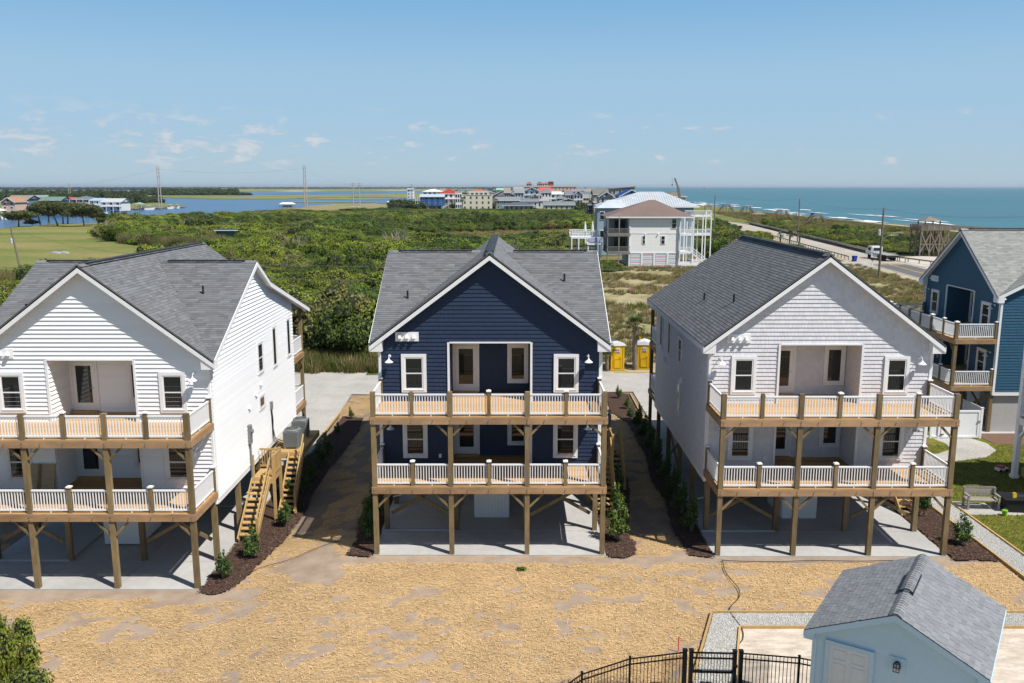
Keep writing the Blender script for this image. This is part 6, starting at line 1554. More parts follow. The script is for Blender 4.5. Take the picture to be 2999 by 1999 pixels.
sh_ = thing('fishing_boat', 'small grey trawler on the ocean horizon', 'boat', (*G(2068, 552.6, -1.3), -1.3)); MB().prism([(-16, 0), (15, 0), (20, 5), (-17, 4)], -4, 4).build('hull', GREYPAINT, sh_); box('wheelhouse', (6, 0, 7), (9, 5, 6), WHITE, sh_); bar('mast', (-2, 0, 3), (-2, 0, 15), .6, .6, GREYPAINT, sh_); bar('boom', (-2, 0, 13), (-13, 0, 7), .5, .5, GREYPAINT, sh_)

# ================================================================ houses of the village
def colmat(c, kind='wall'):
    nm = kind + '_%d_%d_%d' % tuple(c); return pm(nm, lin(c) if kind == 'wall' else tuple(v * .8 for v in lin(c)), .7 if kind == 'wall' else .8, 1.5, .07)
FWIN = pm('far_window', (.03, .036, .042), .15, 5, .1)
def far_house(label, x0, x1, top, eave, Y, wall, roof, rt='side', floors=2, depth=10, piles=True, porch=False, grp=None, name='beach_cottage', nwin=None, zbase=0.0, rail=False, ov=.6):
    X0, X1 = Xat(x0, eave, Y), Xat(x1, eave, Y); ze, zt = Zat(eave, Y), Zat(top, Y); cx, W = (X0 + X1) / 2, X1 - X0
    o = thing(name, label, 'house', (cx, Y, zbase), 0, grp); wm, rm = colmat(wall), colmat(roof, 'roof'); ze -= zbase; zt -= zbase
    zb = min(2.4, ze * .3) if piles else 0.0; w = W - 2 * ov if rt != 'flat' else W
    box('wall', (0, depth / 2, (zb + ze) / 2), (w, depth, ze - zb), wm, o)
    if piles:
        n = max(3, int(w / 3.5))
        for k in range(n): box('pile', (-w / 2 + .2 + (w - .4) * k / (n - 1), .25, zb / 2), (.3, .3, zb), OLDWOOD, o); box('pile', (-w / 2 + .2 + (w - .4) * k / (n - 1), depth - .3, zb / 2), (.3, .3, zb), OLDWOOD, o)
        box('store_room', (w * .12, depth * .55, zb / 2), (w * .5, depth * .6, zb), wm, o)
    h = W / 2; D0, D1 = -ov, depth + ov
    if rt == 'side':
        m = MB(); yc = depth / 2
        m.add([(-h, D0, ze - .1), (h, D0, ze - .1), (h, yc, zt), (-h, yc, zt), (h, D1, ze - .1), (-h, D1, ze - .1)], [(0, 1, 2, 3), (3, 2, 4, 5), (0, 5, 4, 1)]); m.build('roof', rm, o)
        g_ = MB(); 
        for s in (-1, 1): g_.add([(s * w / 2, 0, ze - .2), (s * w / 2, depth, ze - .2), (s * w / 2, yc, zt - .15)], [(0, 1, 2)])
        g_.build('gable_wall', wm, o); box('fascia', (0, D0, ze - .18), (W, .06, .25), TRIM, o)
    elif rt == 'front':
        m = MB(); m.add([(-h, D0, ze - .1), (0, D0, zt), (h, D0, ze - .1), (-h, D1, ze - .1), (0, D1, zt), (h, D1, ze - .1)], [(0, 1, 4, 3), (1, 2, 5, 4), (0, 3, 5, 2)]); m.build('roof', rm, o)
        MB().prism([(-w / 2, ze - .2), (w / 2, ze - .2), (0, zt - .3)], 0.0, .15).build('gable_wall', wm, o)
        for s in (-1, 1): bar('rake_board', (0, D0 - .02, zt - .12), (s * h, D0 - .02, ze - .22), .06, .28, TRIM, o)
        box('gable_window', (0, -.03, ze + (zt - ze) * .38), (.9, .08, 1.1), FWIN, o)
    elif rt == 'hip':
        m = MB(); r = max(0.0, h - depth * .55); m.add([(-h, D0, ze - .1), (h, D0, ze - .1), (h, D1, ze - .1), (-h, D1, ze - .1), (-r, depth / 2, zt), (r, depth / 2, zt)], [(0, 1, 5, 4), (1, 2, 5), (2, 3, 4, 5), (3, 0, 4), (3, 2, 1, 0)]); m.build('roof', rm, o); box('fascia', (0, D0, ze - .18), (W, .06, .25), TRIM, o)
    elif rt == 'flat':
        box('roof', (0, depth / 2, ze + .1), (W + .4, depth + .4, .25), rm, o)
    elif rt == 'shed':
        m = MB(); m.add([(-h, D0, ze), (h, D0, zt), (h, D1, zt), (-h, D1, ze), (-h, D0, ze - .3), (h, D0, zt - .3), (h, D1, zt - .3), (-h, D1, ze - .3)], [(0, 1, 2, 3), (0, 4, 5, 1), (7, 6, 5, 4), (1, 5, 6, 2), (3, 7, 4, 0)]); m.build('roof', rm, o)
        MB().prism([(-w / 2, ze - .3), (w / 2, ze - .3), (w / 2, zt - .35), (-w / 2, ze - .25)], 0.0, depth).build('gable_wall', wm, o)
    fh = (ze - zb) / floors; n = nwin or max(2, int(w / 3.2))
    for f in range(floors):
        for k in range(n):
            x = -w / 2 + w * (k + .5) / n; z = zb + fh * (f + .52); big = porch and f == floors - 1
            box('window', (x, -.02, z), (1.5 if big else 1.05, .08, fh * .5), FWIN, o); 
            if Y < 600: box('window_trim', (x, -.0, z), (1.75 if big else 1.3, .06, fh * .5 + .25), TRIM, o)
        if porch and f > 0 or rail and f == floors - 1:
            z = zb + fh * f; box('porch_floor', (0, -1.1, z), (w, 2.2, .2), TRIM, o); box('porch_rail', (0, -2.15, z + .95), (w, .08, .1), TRIM, o); box('porch_rail', (0, -2.15, z + .3), (w, .08, .08), TRIM, o)
            nb = int(w / .9)
            for k in range(nb + 1): box('porch_baluster', (-w / 2 + w * k / nb, -2.15, z + .6), (.14, .08, .75), TRIM, o)
            for k in range(n + 1): box('porch_post', (-w / 2 + w * k / n, -2.15, (z + fh) / 2 if f == 1 else z + fh / 2), (.2, .2, z + fh if f == 1 else fh), TRIM, o)
    return o
b1 = far_house('bright blue house with pale metal roof, outside stair and white porch', 1228, 1302, 568, 575, 570, (34, 84, 138), (176, 192, 206), 'side', 2, 11, True, False, None, 'blue_cottage', 4)
for k in range(2): box('porch_floor', (-9.3, 2, 3 + k * 3), (3.2, 5, .2), TRIM, b1); box('porch_rail', (-9.3, -.5, 4 + k * 3), (3.2, .08, .12), TRIM, b1)
for x in (-10.7, -9.2, -7.9): box('porch_post', (x, -.5, 4), (.22, .22, 8), TRIM, b1)
bar('outside_stair', (6, -1.2, .2), (12.5, -1.2, 4.2), 1.4, .3, TRIM, b1); bar('stair_rail', (6, -1.9, 1.2), (12.5, -1.9, 5.2), .1, .2, TRIM, b1)
for x in (-4, 0, 3): bar('cross_brace', (x - 1.4, .1, .2), (x + 1.4, .1, 2.2), .15, .15, OLDWOOD, b1); bar('cross_brace', (x + 1.4, .12, .2), (x - 1.4, .12, 2.2), .15, .15, OLDWOOD, b1)
far_house('white house under a shallow white roof behind the bright blue one', 1236, 1296, 553, 560, 655, (205, 210, 212), (232, 232, 230), 'hip', 2, 12, True, True)
far_house('white house with brick-red hipped roof beside the cream block', 1283, 1345, 552.5, 566, 620, (215, 212, 208), (166, 62, 48), 'hip', 2, 13, True, True)
bg = far_house('large cream three-storey block with railed roof deck', 1335, 1440, 569, 571, 556, (205, 197, 176), (215, 208, 190), 'flat', 3, 15, False, False, None, 'cream_apartment', 6)
nb = 24
for k in range(nb + 1): box('roof_baluster', (-11.5 + 23 * k / nb, -.1, 10.9 + .4), (.18, .12, 1.1), TRIM, bg)
box('roof_rail', (0, -.1, 11.9), (23.2, .14, .14), TRIM, bg); box('bay_window', (-9.5, -.8, 5.6), (4.2, 1.6, 10.5), TRIM, bg)
for z in (2.5, 6, 9):
    for x in (-10.9, -9.5, -8.1): box('window', (x, -1.63, z), (.9, .08, 1.9), FWIN, bg)
far_house('cream penthouse with orange tile roof on top of the cream block', 1374, 1432, 553.5, 561, 566, (214, 205, 186), (178, 112, 66), 'hip', 3, 9, False, True, None, 'rooftop_house', 4)
far_house('grey gambrel-fronted house with one gable window', 1441, 1512, 554, 572, 610, (142, 144, 146), (110, 112, 115), 'front', 2, 12, True)
far_house('low blue-grey house in front of the gambrel-fronted one', 1449, 1524, 575.5, 586, 575, (112, 134, 144), (132, 138, 144), 'side', 2, 11, False)
lw = far_house('low pale house under a wide slate hipped roof at the thicket edge', 1470, 1570, 592.5, 600.5, 538, (188, 182, 168), (90, 100, 116), 'hip', 1, 13, False, False, None, 'low_cottage', 6, 0.0, False, 1.6)
far_house('small mint green roofed house between grey gables', 1453, 1482, 550, 555, 700, (150, 190, 170), (142, 200, 172), 'side', 1, 10, True)
far_house('turquoise house with pale grey roof', 1504, 1534, 547.5, 559, 680, (70, 178, 160), (158, 166, 172), 'side', 2, 11, True)
far_house('light blue gabled house with two white porches', 1532, 1582, 547.5, 559, 660, (140, 168, 190), (112, 120, 128), 'front', 3, 12, True, True)
far_house('pale blue house under a coral red roof', 1580, 1614, 548.5, 558.5, 710, (150, 182, 205), (206, 92, 86), 'side', 2, 11, True)
far_house('pale blue long house with bright white roof and railed porch', 1594, 1646, 560.5, 567.5, 640, (160, 186, 204), (236, 236, 236), 'side', 2, 10, True, True)
far_house('cream house with hipped roof and railed porch', 1640, 1677, 558.5, 568, 632, (222, 220, 208), (205, 203, 188), 'hip', 2, 11, True, True)
far_house('plain grey gabled house with small square windows', 1678, 1721, 564, 576, 612, (172, 176, 180), (104, 110, 116), 'front', 3, 13, False)
far_house('long low house with faded grey roof behind the hedge', 1590, 1686, 589.5, 599, 550, (176, 180, 178), (126, 132, 132), 'side', 1, 10, False)
far_house('small grey gabled house behind the long low one', 1640, 1690, 580.5, 587, 580, (140, 148, 156), (112, 120, 128), 'front', 1, 10, False)
far_house('low slate roofed house with white gable behind the mint one', 1520, 1580, 581, 588, 590, (196, 198, 198), (120, 128, 138), 'side', 1, 10, False)
far_house('grey hipped cottage beside the palms', 1568, 1612, 579.5, 586.5, 600, (182, 186, 186), (158, 160, 158), 'hip', 1, 10, False)
far_house('tan-roofed house with brown gable near the beach', 1736, 1787, 552.5, 568, 470, (168, 160, 146), (124, 118, 110), 'side', 2, 12, True)
far_house('grey gabled house between the tan roof and the shed roof', 1752, 1800, 560, 575, 420, (176, 178, 178), (122, 128, 130), 'front', 2, 12, True)
far_house('tall grey house with slanting flat roof near the beach', 1787, 1862, 545.5, 551.5, 450, (150, 150, 148), (120, 118, 114), 'shed', 3, 12, True, False, None, 'modern_house', 4)
far_house('sky blue house with bright blue metal roof', 1812, 1888, 554, 574, 330, (96, 160, 196), (24, 74, 150), 'front', 2, 16, True)
far_house('small dark navy house at the edge of the scrub', 1720, 1740, 593, 598, 430, (34, 48, 78), (70, 78, 96), 'side', 2, 8, False)
far_house('beige house with tan deck beside the small navy one', 1737, 1762, 588, 592, 440, (196, 176, 142), (150, 140, 126), 'side', 2, 9, False)
far_house('brown hip-roofed house under the crane', 1945, 2012, 560.5, 574, 330, (196, 196, 192), (128, 116, 102), 'hip', 2, 14, True)
# crowded far roofs and the resort on the hill
GF = 'crowded far houses of the village'
rg = random.Random(77); cols = [(168, 172, 176), (196, 198, 196), (150, 160, 172), (205, 196, 178), (182, 168, 152), (214, 214, 210), (140, 150, 156), (198, 170, 146)]; rcols = [(110, 114, 120), (130, 132, 134), (150, 140, 128), (120, 126, 136), (172, 118, 92), (140, 146, 150)]
for i in range(52):
    px = rg.uniform(1250, 1730) if i < 12 else rg.uniform(1478, 1725); Y = rg.uniform(720, 1150) if i < 34 else rg.uniform(590, 720); w = rg.uniform(18, 38); hgt = rg.uniform(7, 11); e = 999.5 + F_PX * tan(math.atan((CAM_Z - hgt) / Y) - TH); tp = 999.5 + F_PX * tan(math.atan((CAM_Z - hgt - rg.uniform(2, 3.2)) / Y) - TH)
    far_house('small distant house among the crowded far roofs of the village', px - w / 2, px + w / 2, tp, e, Y, rg.choice(cols), rg.choice(rcols), rg.choice(['side', 'front', 'hip', 'side']), 2, 11, True, rg.random() < .3, GF, 'distant_house', 3)
far_house('long salmon and white resort building above the village', 1510, 1690, 543.5, 546, 980, (190, 172, 152), (150, 124, 108), 'side', 3, 14, False, False, None, 'resort_building', 16)
for lb, a in (('white resort block with red pagoda-like roof', (1541, 1559, 531.5, 537, 1000)), ('white resort block with twin red roofs', (1572, 1590, 530.5, 536, 1010)), ('white resort block with flat railed roof', (1586, 1612, 533, 536.5, 1020)), ('square brick-red resort tower', (1605, 1623, 529, 531, 990))):
    far_house(lb, *a, (206, 204, 200) if 'white' in lb else (150, 92, 84), (168, 66, 56), 'hip', 5, 12, False, False, None, 'resort_tower', 3)
far_house('white far house standing alone at the marsh edge', 1191, 1212, 551, 553.5, 900, (205, 210, 214), (190, 194, 198), 'side', 3, 10, True)
# ---- settlement across the sound
GS = None
S_ = [('peach gabled house with white arches at the water', 0, 46, 577, 592, 430, (192, 166, 146), (168, 134, 110), 'front', 3, False), ('dark teal house with tan roof and sage wing', 18, 86, 571.5, 581.5, 470, (96, 118, 126), (150, 136, 120), 'side', 3, True),
      ('grey-blue roofed house behind the dark teal one', 70, 131, 571, 581, 530, (150, 160, 166), (150, 158, 166), 'side', 2, False), ('blue-grey house with green metal roof', 100, 182, 575.5, 585, 480, (108, 124, 144), (108, 138, 122), 'side', 2, False),
      ('house with bright red metal roof behind the oaks', 176, 214, 577, 585.5, 500, (206, 190, 180), (190, 88, 80), 'side', 2, False), ('slate hip-roofed house behind the oaks', 206, 270, 573.5, 582, 490, (126, 116, 108), (108, 122, 128), 'hip', 2, True),
      ('light blue waterside house with cream wing', 262, 297, 579.5, 585.5, 480, (176, 200, 210), (160, 190, 212), 'side', 2, True), ('white waterside house with pale grey roof and outside stair', 292, 358, 580.5, 590, 470, (206, 208, 206), (188, 194, 196), 'side', 2, True)]
for lb, x0, x1, tp, e, Y, w, r_, rt, fl, po in S_: far_house(lb, x0, x1, tp, e, Y, w, r_, rt, fl, 11, True, po, None, 'waterside_house', None, -.3)
# docks with boats and boathouses
DOCK = pm('dock_wood', (.27, .245, .21), .9, 1, .2)
def dock(label, p0, p1, w=2.0, roofs=(), boats=0, seed=1):
    a, b = Vector((*G(*p0, WZ), 0)), Vector((*G(*p1, WZ), 0)); o = thing('boat_dock', label, 'dock', (a.x, a.y, WZ)); d = b - a; L = d.length; rz = math.atan2(d.y, d.x); o.rotation_euler = (0, 0, rz); rg = random.Random(seed)
    box('deck', (L / 2, 0, 1.1), (L, w, .25), DOCK, o)
    for k in range(int(L / 3) + 1):
        for s in (-1, 1): box('pile', (min(L, k * 3), s * w / 2, .9), (.28, .28, 2.8 + rg.uniform(0, 1.2)), DOCK, o)
    for f, c, h in roofs:
        for sx in (-2.2, 2.2):
            for s in (-2, 2): box('shelter_post', (L * f + sx, s, 2.6), (.2, .2, 3.2), DOCK, o)
        MB().add([(L * f - 3.3, -3, 4.0), (L * f + 3.3, -3, 4.0), (L * f + 3.3, 3, 4.0), (L * f - 3.3, 3, 4.0), (L * f - 1, 0, 5.2), (L * f + 1, 0, 5.2)], [(0, 1, 5, 4), (1, 2, 5), (2, 3, 4, 5), (3, 0, 4), (3, 2, 1, 0)]).build('shelter_roof', colmat(c, 'roof'), o)
    return o
dock('long timber dock with two hipped boat shelters before the white house', (300, 623), (378, 618), 2.2, ((.72, (236, 236, 236), 0), (.25, (150, 180, 200), 0)), 0, 1); dock('timber dock with green-grey shelter past the scrub shore', (392, 615.5), (470, 612), 2.2, ((.22, (140, 168, 160), 0),), 0, 2); dock('long outer dock with many mooring piles', (440, 613), (541, 608.5), 2.4, (), 0, 3); dock('short dock under the peach house', (-10, 642), (14, 639), 2.4, ((.6, (220, 220, 216), 0),), 0, 4)
def boat(label, px, py, L=7, rz=.3):
    o = thing('motor_boat', label, 'boat', (*G(px, py, WZ), WZ), rz, 'boats at the docks'); s = L / 7
    MB().add([(-3.5 * s, -1.1, 0), (2 * s, -1.1, 0), (3.6 * s, 0, .2), (2 * s, 1.1, 0), (-3.5 * s, 1.1, 0), (-3.5 * s, -1.3, 1.1), (2 * s, -1.3, 1.3), (4.2 * s, 0, 1.6), (2 * s, 1.3, 1.3), (-3.5 * s, 1.3, 1.1)], [(0, 1, 6, 5), (1, 2, 7, 6), (2, 3, 8, 7), (3, 4, 9, 8), (4, 0, 5, 9), (5, 6, 7, 8, 9)]).build('hull', TW, o)
    box('console', (-.3, 0, 1.7), (1.2, 1.0, 1.0), GREYPAINT, o); box('canopy', (-.2, 0, 3.0), (2.6, 2.0, .12), TW, o)
    for x in (-1.2, .8): bar('canopy_pole', (x, .8, 1.2), (x, .8, 3.0), .07, .07, STEEL, o); bar('canopy_pole', (x, -.8, 1.2), (x, -.8, 3.0), .07, .07, STEEL, o)
    box('outboard', (-3.8 * s, 0, 1.0), (.5, .5, 1.2), DARKMETAL, o)
for i, (lb, px, py) in enumerate((('white motor boat under the white dock shelter', 352, 620), ('white motor boat moored by the green-grey shelter', 437, 614), ('white motor boat moored along the outer dock, beyond the pylon', 498, 611), ('white motor boat at the tip of the outer dock', 520, 610), ('white motor boat below the peach house', 10, 641), ('white motor boat in the creek before the thicket', 1046, 617.5), ('white motor boat in the creek beside the other small one', 1032, 618))): boat(lb, px, py, 7, .2 + i * .5)
bh = thing('boat_shelter', 'boat shelter with white metal roof standing in the sound', 'boat house', (*G(842, 611, WZ), WZ)); 
for x in (-4.6, -1.6, 1.6, 4.6):
    for y in (-3, 3): box('pile', (x, y, 1.6), (.3, .3, 4.2), DOCK, bh)
box('deck', (0, 0, 1.2), (9.6, 6.4, .25), DOCK, bh); MB().add([(-5.3, -3.8, 3.4), (5.3, -3.8, 3.4), (5.3, 3.8, 3.4), (-5.3, 3.8, 3.4), (-3.6, 0, 4.6), (3.6, 0, 4.6)], [(0, 1, 5, 4), (1, 2, 5), (2, 3, 4, 5), (3, 0, 4), (3, 2, 1, 0)]).build('roof', colmat((236, 238, 238), 'roof'), bh); box('boat_hull', (0, 0, 1.9), (6, 2.2, 1.0), GREYPAINT, bh)
far_house('small white boathouse roof by the far creek', 1134, 1148, 588.5, 590.5, 640, (225, 225, 225), (235, 235, 235), 'side', 1, 6, False)
gs = thing('green_hut', 'low green hut with dark flat roof in the thicket', 'hut', (*G(666, 712), 0)); box('wall', (0, 2, 1.7), (5.6, 4, 3.4), colmat((70, 104, 84)), gs); box('roof', (0, 1.9, 3.55), (6.3, 4.8, .2), colmat((62, 68, 80), 'roof'), gs); box('fascia', (0, -.55, 3.42), (6.3, .06, .2), TRIM, gs)
for i, (px, py) in enumerate(((163, 742), (187, 741.5))):
    o = thing('upturned_boat', 'pale grey upturned rowing boat lying on the mown field', 'boat', (*G(px, py), 0), -.2, 'upturned boats on the field'); m = MB(); prof = []
    for k in range(9): f = -1 + k / 4; r = sqrt(max(0, 1 - f * f)); prof.append([(f * 1.5, .55 * r * cos(a), .55 * max(r, .02) * sin(a)) for a in np.linspace(0, pi, 7)])
    vs = [p for q in prof for p in q]; m.add(vs, [(i_ * 7 + j, i_ * 7 + j + 1, (i_ + 1) * 7 + j + 1, (i_ + 1) * 7 + j) for i_ in range(8) for j in range(6)]); m.build('hull', pm('pale_hull', (.28, .29, .29), .5, 4, .06), o, smooth=True); bar('keel', (-1.3, 0, .53), (1.3, 0, .53), .06, .06, GREYPAINT, o)

# ================================================================ the two houses past the sandy lot
BEI = pm('cream_lap_siding', (.79, .78, .75), .65, 3, .03); BROOF = pm('brown_shingle_roof', (.165, .12, .105), .9, 3, .15, big=.08)
bh_ = thing('cream_stripe_house', 'cream lap-sided house with brown hip roof and candy-striped garage doors', 'house', (21.8, 161, 0)); W, D = 9.1, 11.0
box('wall', (W / 2, D / 2, 6.0), (W, D, 6.8), BEI, bh_)
for i in range(26): box('siding_board', (W / 2, -.02, 2.75 + i * .253), (W - .1, .05, .235), BEI, bh_)
for x in (0, W): box('corner_board', (x, -.05, 4.7), (.25, .15, 9.3), TRIM, bh_)
box('band_board', (W / 2, -.06, 6.25), (W, .06, .22), TRIM, bh_); box('garage_header', (W / 2, -.05, 2.6), (W, .14, .2), TRIM, bh_)
box('garage_shell', (W / 2, D / 2 + .3, 1.3), (W - .1, D - .4, 2.55), BEI, bh_)
STR = [pm('pink_stripe', (.66, .28, .32), .6, 4, .05), pm('mint_stripe', (.30, .55, .50), .6, 4, .05), pm('white_stripe', (.72, .72, .74), .6, 4, .05), pm('lilac_stripe', (.55, .52, .66), .6, 4, .05)]
for g_, (xa, xb) in enumerate(((.2, 2.1), (2.55, 4.4), (4.9, 6.9), (7.35, 8.9))):
    for k in range(15): box('garage_slat', ((xa + xb) / 2, -.03, .1 + k * .163), (xb - xa, .06, .15), STR[(0, 2, 1, 2, 3)[(k + g_ * 2) % 5]], bh_)
for x in (2.32, 4.65, 7.12): box('garage_pier', (x, -.06, 1.25), (.38, .16, 2.5), TRIM, bh_)
def bwin(x, z, w, h): box('window_trim', (x, -.08, z), (w + .24, .1, h + .24), TRIM, bh_); box('window', (x, -.11, z), (w, .1, h), GLASSD, bh_); box('window_sash', (x, -.15, z), (w, .06, .07), TRIM, bh_)
bwin(8.15, 8.0, .72, 1.6); bwin(2.65, 5.0, .36, 1.35); bwin(6.2, 5.0, .56, 1.35)
for x in (2.8, 5.2): MB().tube([(x, -.05, 5.95), (x + .1, -.3, 6.15)], .1, 8).build('flood_lamp', TRIM, bh_)
MB().add([(-4.5, -.7, 9.25), (W + 2.7, -.7, 9.25), (W + 2.7, D + .7, 9.25), (-4.5, D + .7, 9.25), (4.3, D / 2, 12.25), (5.4, D / 2, 12.25), (-1.0, D / 2, 11.0)], [(0, 1, 5, 4), (1, 2, 5), (2, 3, 4, 5), (3, 0, 4), (3, 2, 1, 0)]).build('roof', BROOF, bh_); box('fascia', (W / 2 - .9, -.72, 9.15), (W + 7.2, .06, .24), TRIM, bh_)
GD = pm('grey_deck_wood', (.20, .19, .175), .9, 3, .15, rand=.1)
for z in (2.7, 6.0):
    box('deck', (-2.1, 3, z), (4.2, 8.5, .25), GD, bh_); box('deck_beam', (-2.1, -1.2, z - .1), (4.2, .1, .35), GD, bh_); box('deck_rail', (-2.1, -1.15, z + 1.1), (4.2, .08, .1), GD, bh_); box('deck_rail', (-2.1, -1.15, z + .25), (4.2, .08, .08), GD, bh_)
    for k in range(26): box('baluster', (-4.1 + k * .16, -1.15, z + .65), (.05, .05, .8), GD, bh_)
    for k in range(20): box('baluster', (-4.2, -1 + k * .35, z + .65), (.05, .05, .8), GD, bh_)
    box('deck_rail', (-4.2, 2.2, z + 1.1), (.08, 7, .1), GD, bh_)
    box('window', (-1.4, 3.5, z + 1.4), (2.0, .1, 2.1), GLASSD, bh_)
for x in (-4.2, -2.1): box('deck_post', (x, -1.1, 4.6), (.2, .2, 9.2), GD, bh_)
box('inner_wall', (-1.9, 6.5, 5.9), (4.0, 5, 6.6), colmat((150, 152, 152)), bh_)
# white side decks with stair
for z, xw in ((2.6, 2.2), (5.9, 2.2)):
    box('side_deck', (W + 1.25, 2.5, z), (2.3, 6, .22), WHITE, bh_); box('deck_rail', (W + 1.2, -.45, z + 1.1), (2.3, .07, .1), WHITE, bh_); box('deck_rail', (W + 1.2, -.45, z + .25), (2.3, .07, .08), WHITE, bh_)
    for k in range(13): box('baluster', (W + .15 + k * .18, -.45, z + .65), (.06, .05, .8), WHITE, bh_)
for x in (W + .2, W + 1.4, W + 2.3): box('deck_post', (x, -.4, 4.6), (.18, .18, 9.2), WHITE, bh_)
bar('side_stair', (W + 5.6, -.4, .1), (W + 2.3, -.4, 2.7), 1.2, .25, WHITE, bh_); bar('stair_rail', (W + 5.6, -1.0, 1.1), (W + 2.3, -1.0, 3.7), .08, .12, WHITE, bh_); bar('stair_rail', (W + 5.6, -1.0, .55), (W + 2.3, -1.0, 3.15), .06, .08, WHITE, bh_)
for k in range(12): f = k / 11; box('baluster', (W + 5.6 - 3.3 * f, -1.0, .7 + 2.6 * f), (.06, .05, .9), WHITE, bh_)
MB().slab([(30.5, 159.5), (38, 158), (40, 178), (31, 178)], -.05, .04).build('house_apron', CONC)['kind'] = 'structure'
# white tower deck beside it
td = thing('white_deck_tower', 'white three-level deck tower between the cream house and the road', 'deck', (33.8, 171, 0))
for z in (5.4, 9.0):
    box('deck', (2.6, 2, z), (5.4, 5, .25), WHITE, td)
    for zz in (.25, 1.1): box('rail', (2.6, -.5, z + zz), (5.4, .07, .1), WHITE, td); box('rail', (5.25, 2, z + zz), (.07, 5, .1), WHITE, td)
    for k in range(28): box('baluster', (k * .193, -.5, z + .65), (.06, .05, .8), WHITE, td)
for x in (0, 1.8, 3.6, 5.2):
    for y in (-.4, 4.4): box('post', (x, y, 4.6), (.2, .2, 9.2 + (1.2 if x in (0, 5.2) else 0)), WHITE, td)
# metal-roofed house behind
MR = NT('standing_seam_roof'); wv_ = MR.new('ShaderNodeTexWave'); wv_.wave_type = 'BANDS'; wv_.bands_direction = 'X'; wv_.inputs['Scale'].default_value = .9; MR.link(MR.pos(), wv_.inputs['Vector'])
MROOF = MR.base(MR.scale_col((.62, .66, .68), MR.rng(MR.noise(.6, 3), .3, .7, .92, 1.06)), .35, .3, .5)
mh = thing('metal_roof_house', 'pale blue-grey house with white standing-seam hip roof behind the cream house', 'house', (19.6, 190, 0)); W, D = 20.5, 14
box('wall', (W / 2, D / 2, 5.2), (W - 1.2, D, 10.4), colmat((140, 158, 172)), mh)
mm_ = MB(); R_ = [(-.6, -.8, 10.5), (W + .6, -.8, 10.5), (W + .6, D + .8, 10.5), (-.6, D + .8, 10.5), (9.0, D / 2, 13.6), (14.2, D / 2, 13.6)]
mm_.add(R_, [(0, 1, 5, 4), (1, 2, 5), (2, 3, 4, 5), (3, 0, 4), (3, 2, 1, 0)]); mro = mm_.build('roof', MROOF, mh)
for k in range(42):
    x = -.4 + k * (W + .8) / 41; zt_ = 13.6; yt = D / 2; f = 1.0
    if x < 9.0: f = (x + .6) / 9.6
    elif x > 14.2: f = (W + .6 - x) / (W + .6 - 14.2)
    if f > .05: bar('seam', (x, -.8, 10.55), (x, -.8 + (D / 2 + .8) * f, 10.55 + 3.1 * f), .05, .07, MROOF, mro)
box('fascia', (W / 2, -.82, 10.4), (W + 1.2, .06, .28), TRIM, mh)
wg = MB().add([(-1.6, -2.5, 10.2), (5.5, -2.5, 10.2), (5.5, 4, 10.2), (-1.6, 4, 10.2), (1.4, .8, 11.9), (4.0, .8, 11.9)], [(0, 1, 5, 4), (1, 2, 5), (2, 3, 4, 5), (3, 0, 4), (3, 2, 1, 0)]).build('wing_roof', MROOF, mh); box('wing_wall', (1.9, .8, 5.1), (6.2, 5.8, 10.1), colmat((140, 158, 172)), mh)
for x, z in ((-.2, 8.6), (2.2, 8.6), (4.2, 8.6), (-.2, 4.6), (9, 8.8), (13, 8.8), (19, 8.6), (19, 5)): box('window_trim', (x, -2.15 if x < 5 else -.02, z), (1.1, .12, 1.8), TRIM, mh); box('window', (x, -2.2 if x < 5 else -.06, z), (.8, .12, 1.5), GLASSD, mh)
# pool deck with closed parasols
pd = thing('raised_white_deck', 'raised white deck on tall posts with railings beside the cream house', 'deck', (11.2, 164, 0))
box('deck', (2.75, 3, 5.2), (5.6, 6, .3), WHITE, pd); box('deck', (4.2, -1.4, 4.2), (2.9, 2.6, .3), WHITE, pd)
for k in range(5):
    for y in (.1, 5.8): box('post', (.1 + k * 1.32, y, 2.6), (.22, .22, 5.2), WHITE, pd)
for x in (3.0, 5.4): box('post', (x, -2.5, 2.1), (.2, .2, 4.2), WHITE, pd)
RUG = pm('patterned_cloth', (.42, .40, .62), .8, 8, .5)
for (a, b, z) in (((0, 0), (5.5, 0), 5.35), ((0, 0), (0, 6), 5.35), ((0, 6), (5.5, 6), 5.35), ((2.8, -2.6), (5.6, -2.6), 4.35)):
    for zz in (.3, 1.1): bar('rail', (*a, z + zz), (*b, z + zz), .08, .1, WHITE, pd)
    n = int((Vector(b) - Vector(a)).length / .3)
    for k in range(n + 1): p = Vector(a).lerp(Vector(b), k / n); box('baluster', (*p, z + .6), (.08, .08, 1.0), WHITE, pd)
box('towel', (4.2, -2.68, 4.95), (2.4, .05, .7), RUG, pd)
for x, lb in ((2.7, 'closed white parasol on the raised deck, farther from the cream house'), (4.1, 'closed white parasol on the raised deck, close to the cream house')):
    o = thing('closed_parasol', lb, 'parasol', (11.2 + x, 165.5, 5.35)); MB().tube([(0, 0, 0), (0, 0, 2.9)], .05, 6).build('pole', STEEL, o); MB().lathe([(.1, .9), (.28, 1.1), (.22, 2.0), (.1, 2.7), (.03, 2.95)], 9).build('canopy', pm('white_canvas', (.68, .68, .66), .9, 6, .06), o)
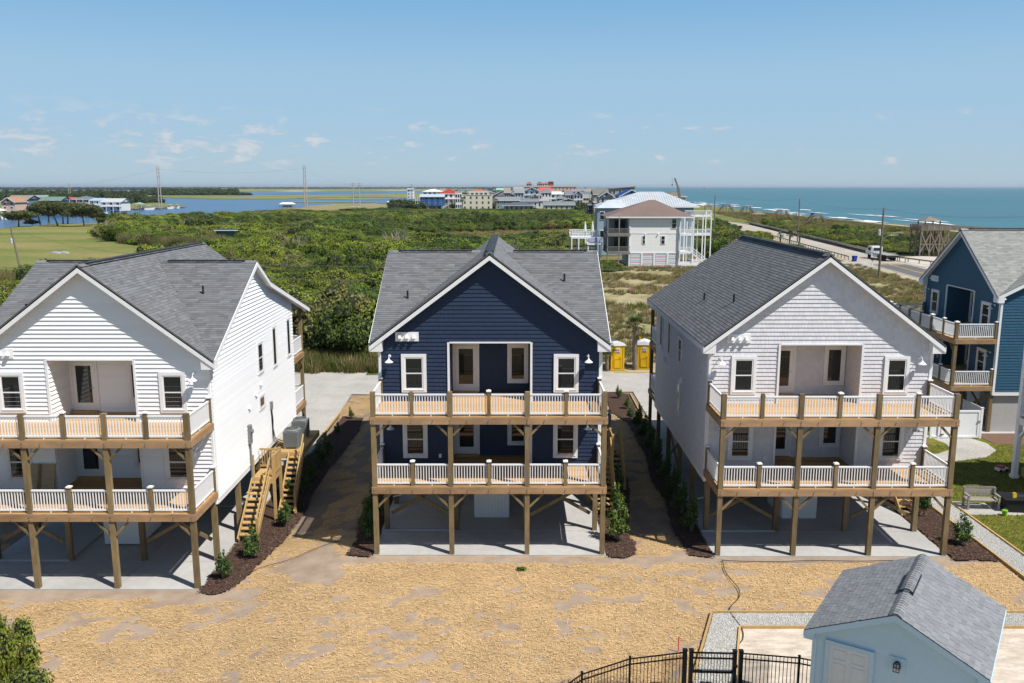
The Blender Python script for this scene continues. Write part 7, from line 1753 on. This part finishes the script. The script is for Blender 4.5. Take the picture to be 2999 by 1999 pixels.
# crane
cr_ = thing('crane', 'brown telescopic crane boom rising behind the metal roof', 'crane', (Xat(1998, 582, 300), 300, 0)); H0, H1 = Zat(582, 300), Zat(521, 300); dx = Xat(1976, 521, 300) - cr_.location.x
bar('boom', (.8, 0, 2), (dx * .55, 0, H0 + (H1 - H0) * .55), .75, .8, pm('crane_paint', (.20, .16, .13), .6, 3, .1), cr_); bar('boom_tip', (dx * .5, 0, H0 + (H1 - H0) * .5), (dx, 0, H1), .5, .5, pm('crane_paint', (.20, .16, .13)), cr_); box('hook_block', (dx - .8, 0, H1 - 2.2), (.3, .3, .6), DARKMETAL, cr_); bar('hoist_rope', (dx - .8, 0, H1), (dx - .8, 0, H1 - 2), .06, .06, DARKMETAL, cr_); box('carrier', (2, 0, 1.5), (7, 2.6, 2.4), pm('crane_paint', (.20, .16, .13)), cr_)
rc_ = thing('red_car', 'red car parked on the sandy drive behind the white decks', 'car', (*G(2037, 669), 0), .3); box('body', (0, 0, .65), (4.3, 1.8, .7), pm('red_paint', (.30, .02, .02), .35, 4, .05), rc_); MB().prism([(-1.5, 1.0), (1.3, 1.0), (.8, 1.5), (-1.1, 1.5)], -.8, .8).build('cabin', GLASSD, rc_)
for x in (-1.35, 1.35):
    for s in (-.9, .9): MB().tube([(x, s - .1, .34), (x, s + .1, .34)], .34, 12).build('wheel', TYRE, rc_)
# palms in the distance
GP = 'cabbage palms past the sandy lot'
for i, (px, py) in enumerate(((1570, 737), (1630, 735), (1648, 738))): palm('small palm in the scrub beside the raised white deck', *G(px, py), i, 1.1, GP)
for i, (px, py) in enumerate(((2092, 735), (2140, 722), (2160, 718), (2100, 742), (2285, 716), (2312, 722), (2340, 730))): palm('wild palm in the scrub beside the coast road', *G(px, py), i, 1.05, GP)
for i, (px, py) in enumerate(((1440, 613), (1470, 612), (1452, 614), (1355, 616), (1705, 606), (1725, 607), (1716, 604), (1608, 600), (1585, 590), (1578, 592), (1330, 598), (1322, 600), (25, 630), (45, 628), (312, 607))): palm('distant palm between the village houses', *G(px, py), i, 1.9, 'palms of the village')
# ================================================================ air
hz = MB().box((0, 13000, 24), (60000, 58000, 54)).mesh('haze', WHITE); hz.materials.clear()
hm_ = bpy.data.materials.new('thin_sea_haze'); hm_.use_nodes = True; hn = hm_.node_tree.nodes; hn.remove(hn['Principled BSDF']); pv = hn.new('ShaderNodeVolumePrincipled'); pv.inputs['Color'].default_value = (.70, .81, .92, 1); pv.inputs['Density'].default_value = 5.0e-5; pv.inputs['Anisotropy'].default_value = .2
hm_.node_tree.links.new(pv.outputs[0], hn['Material Output'].inputs['Volume']); hz.materials.append(hm_); ho = put('haze', hz); tag(ho, 'thin pale sea haze over the whole landscape', None, None, 'stuff')
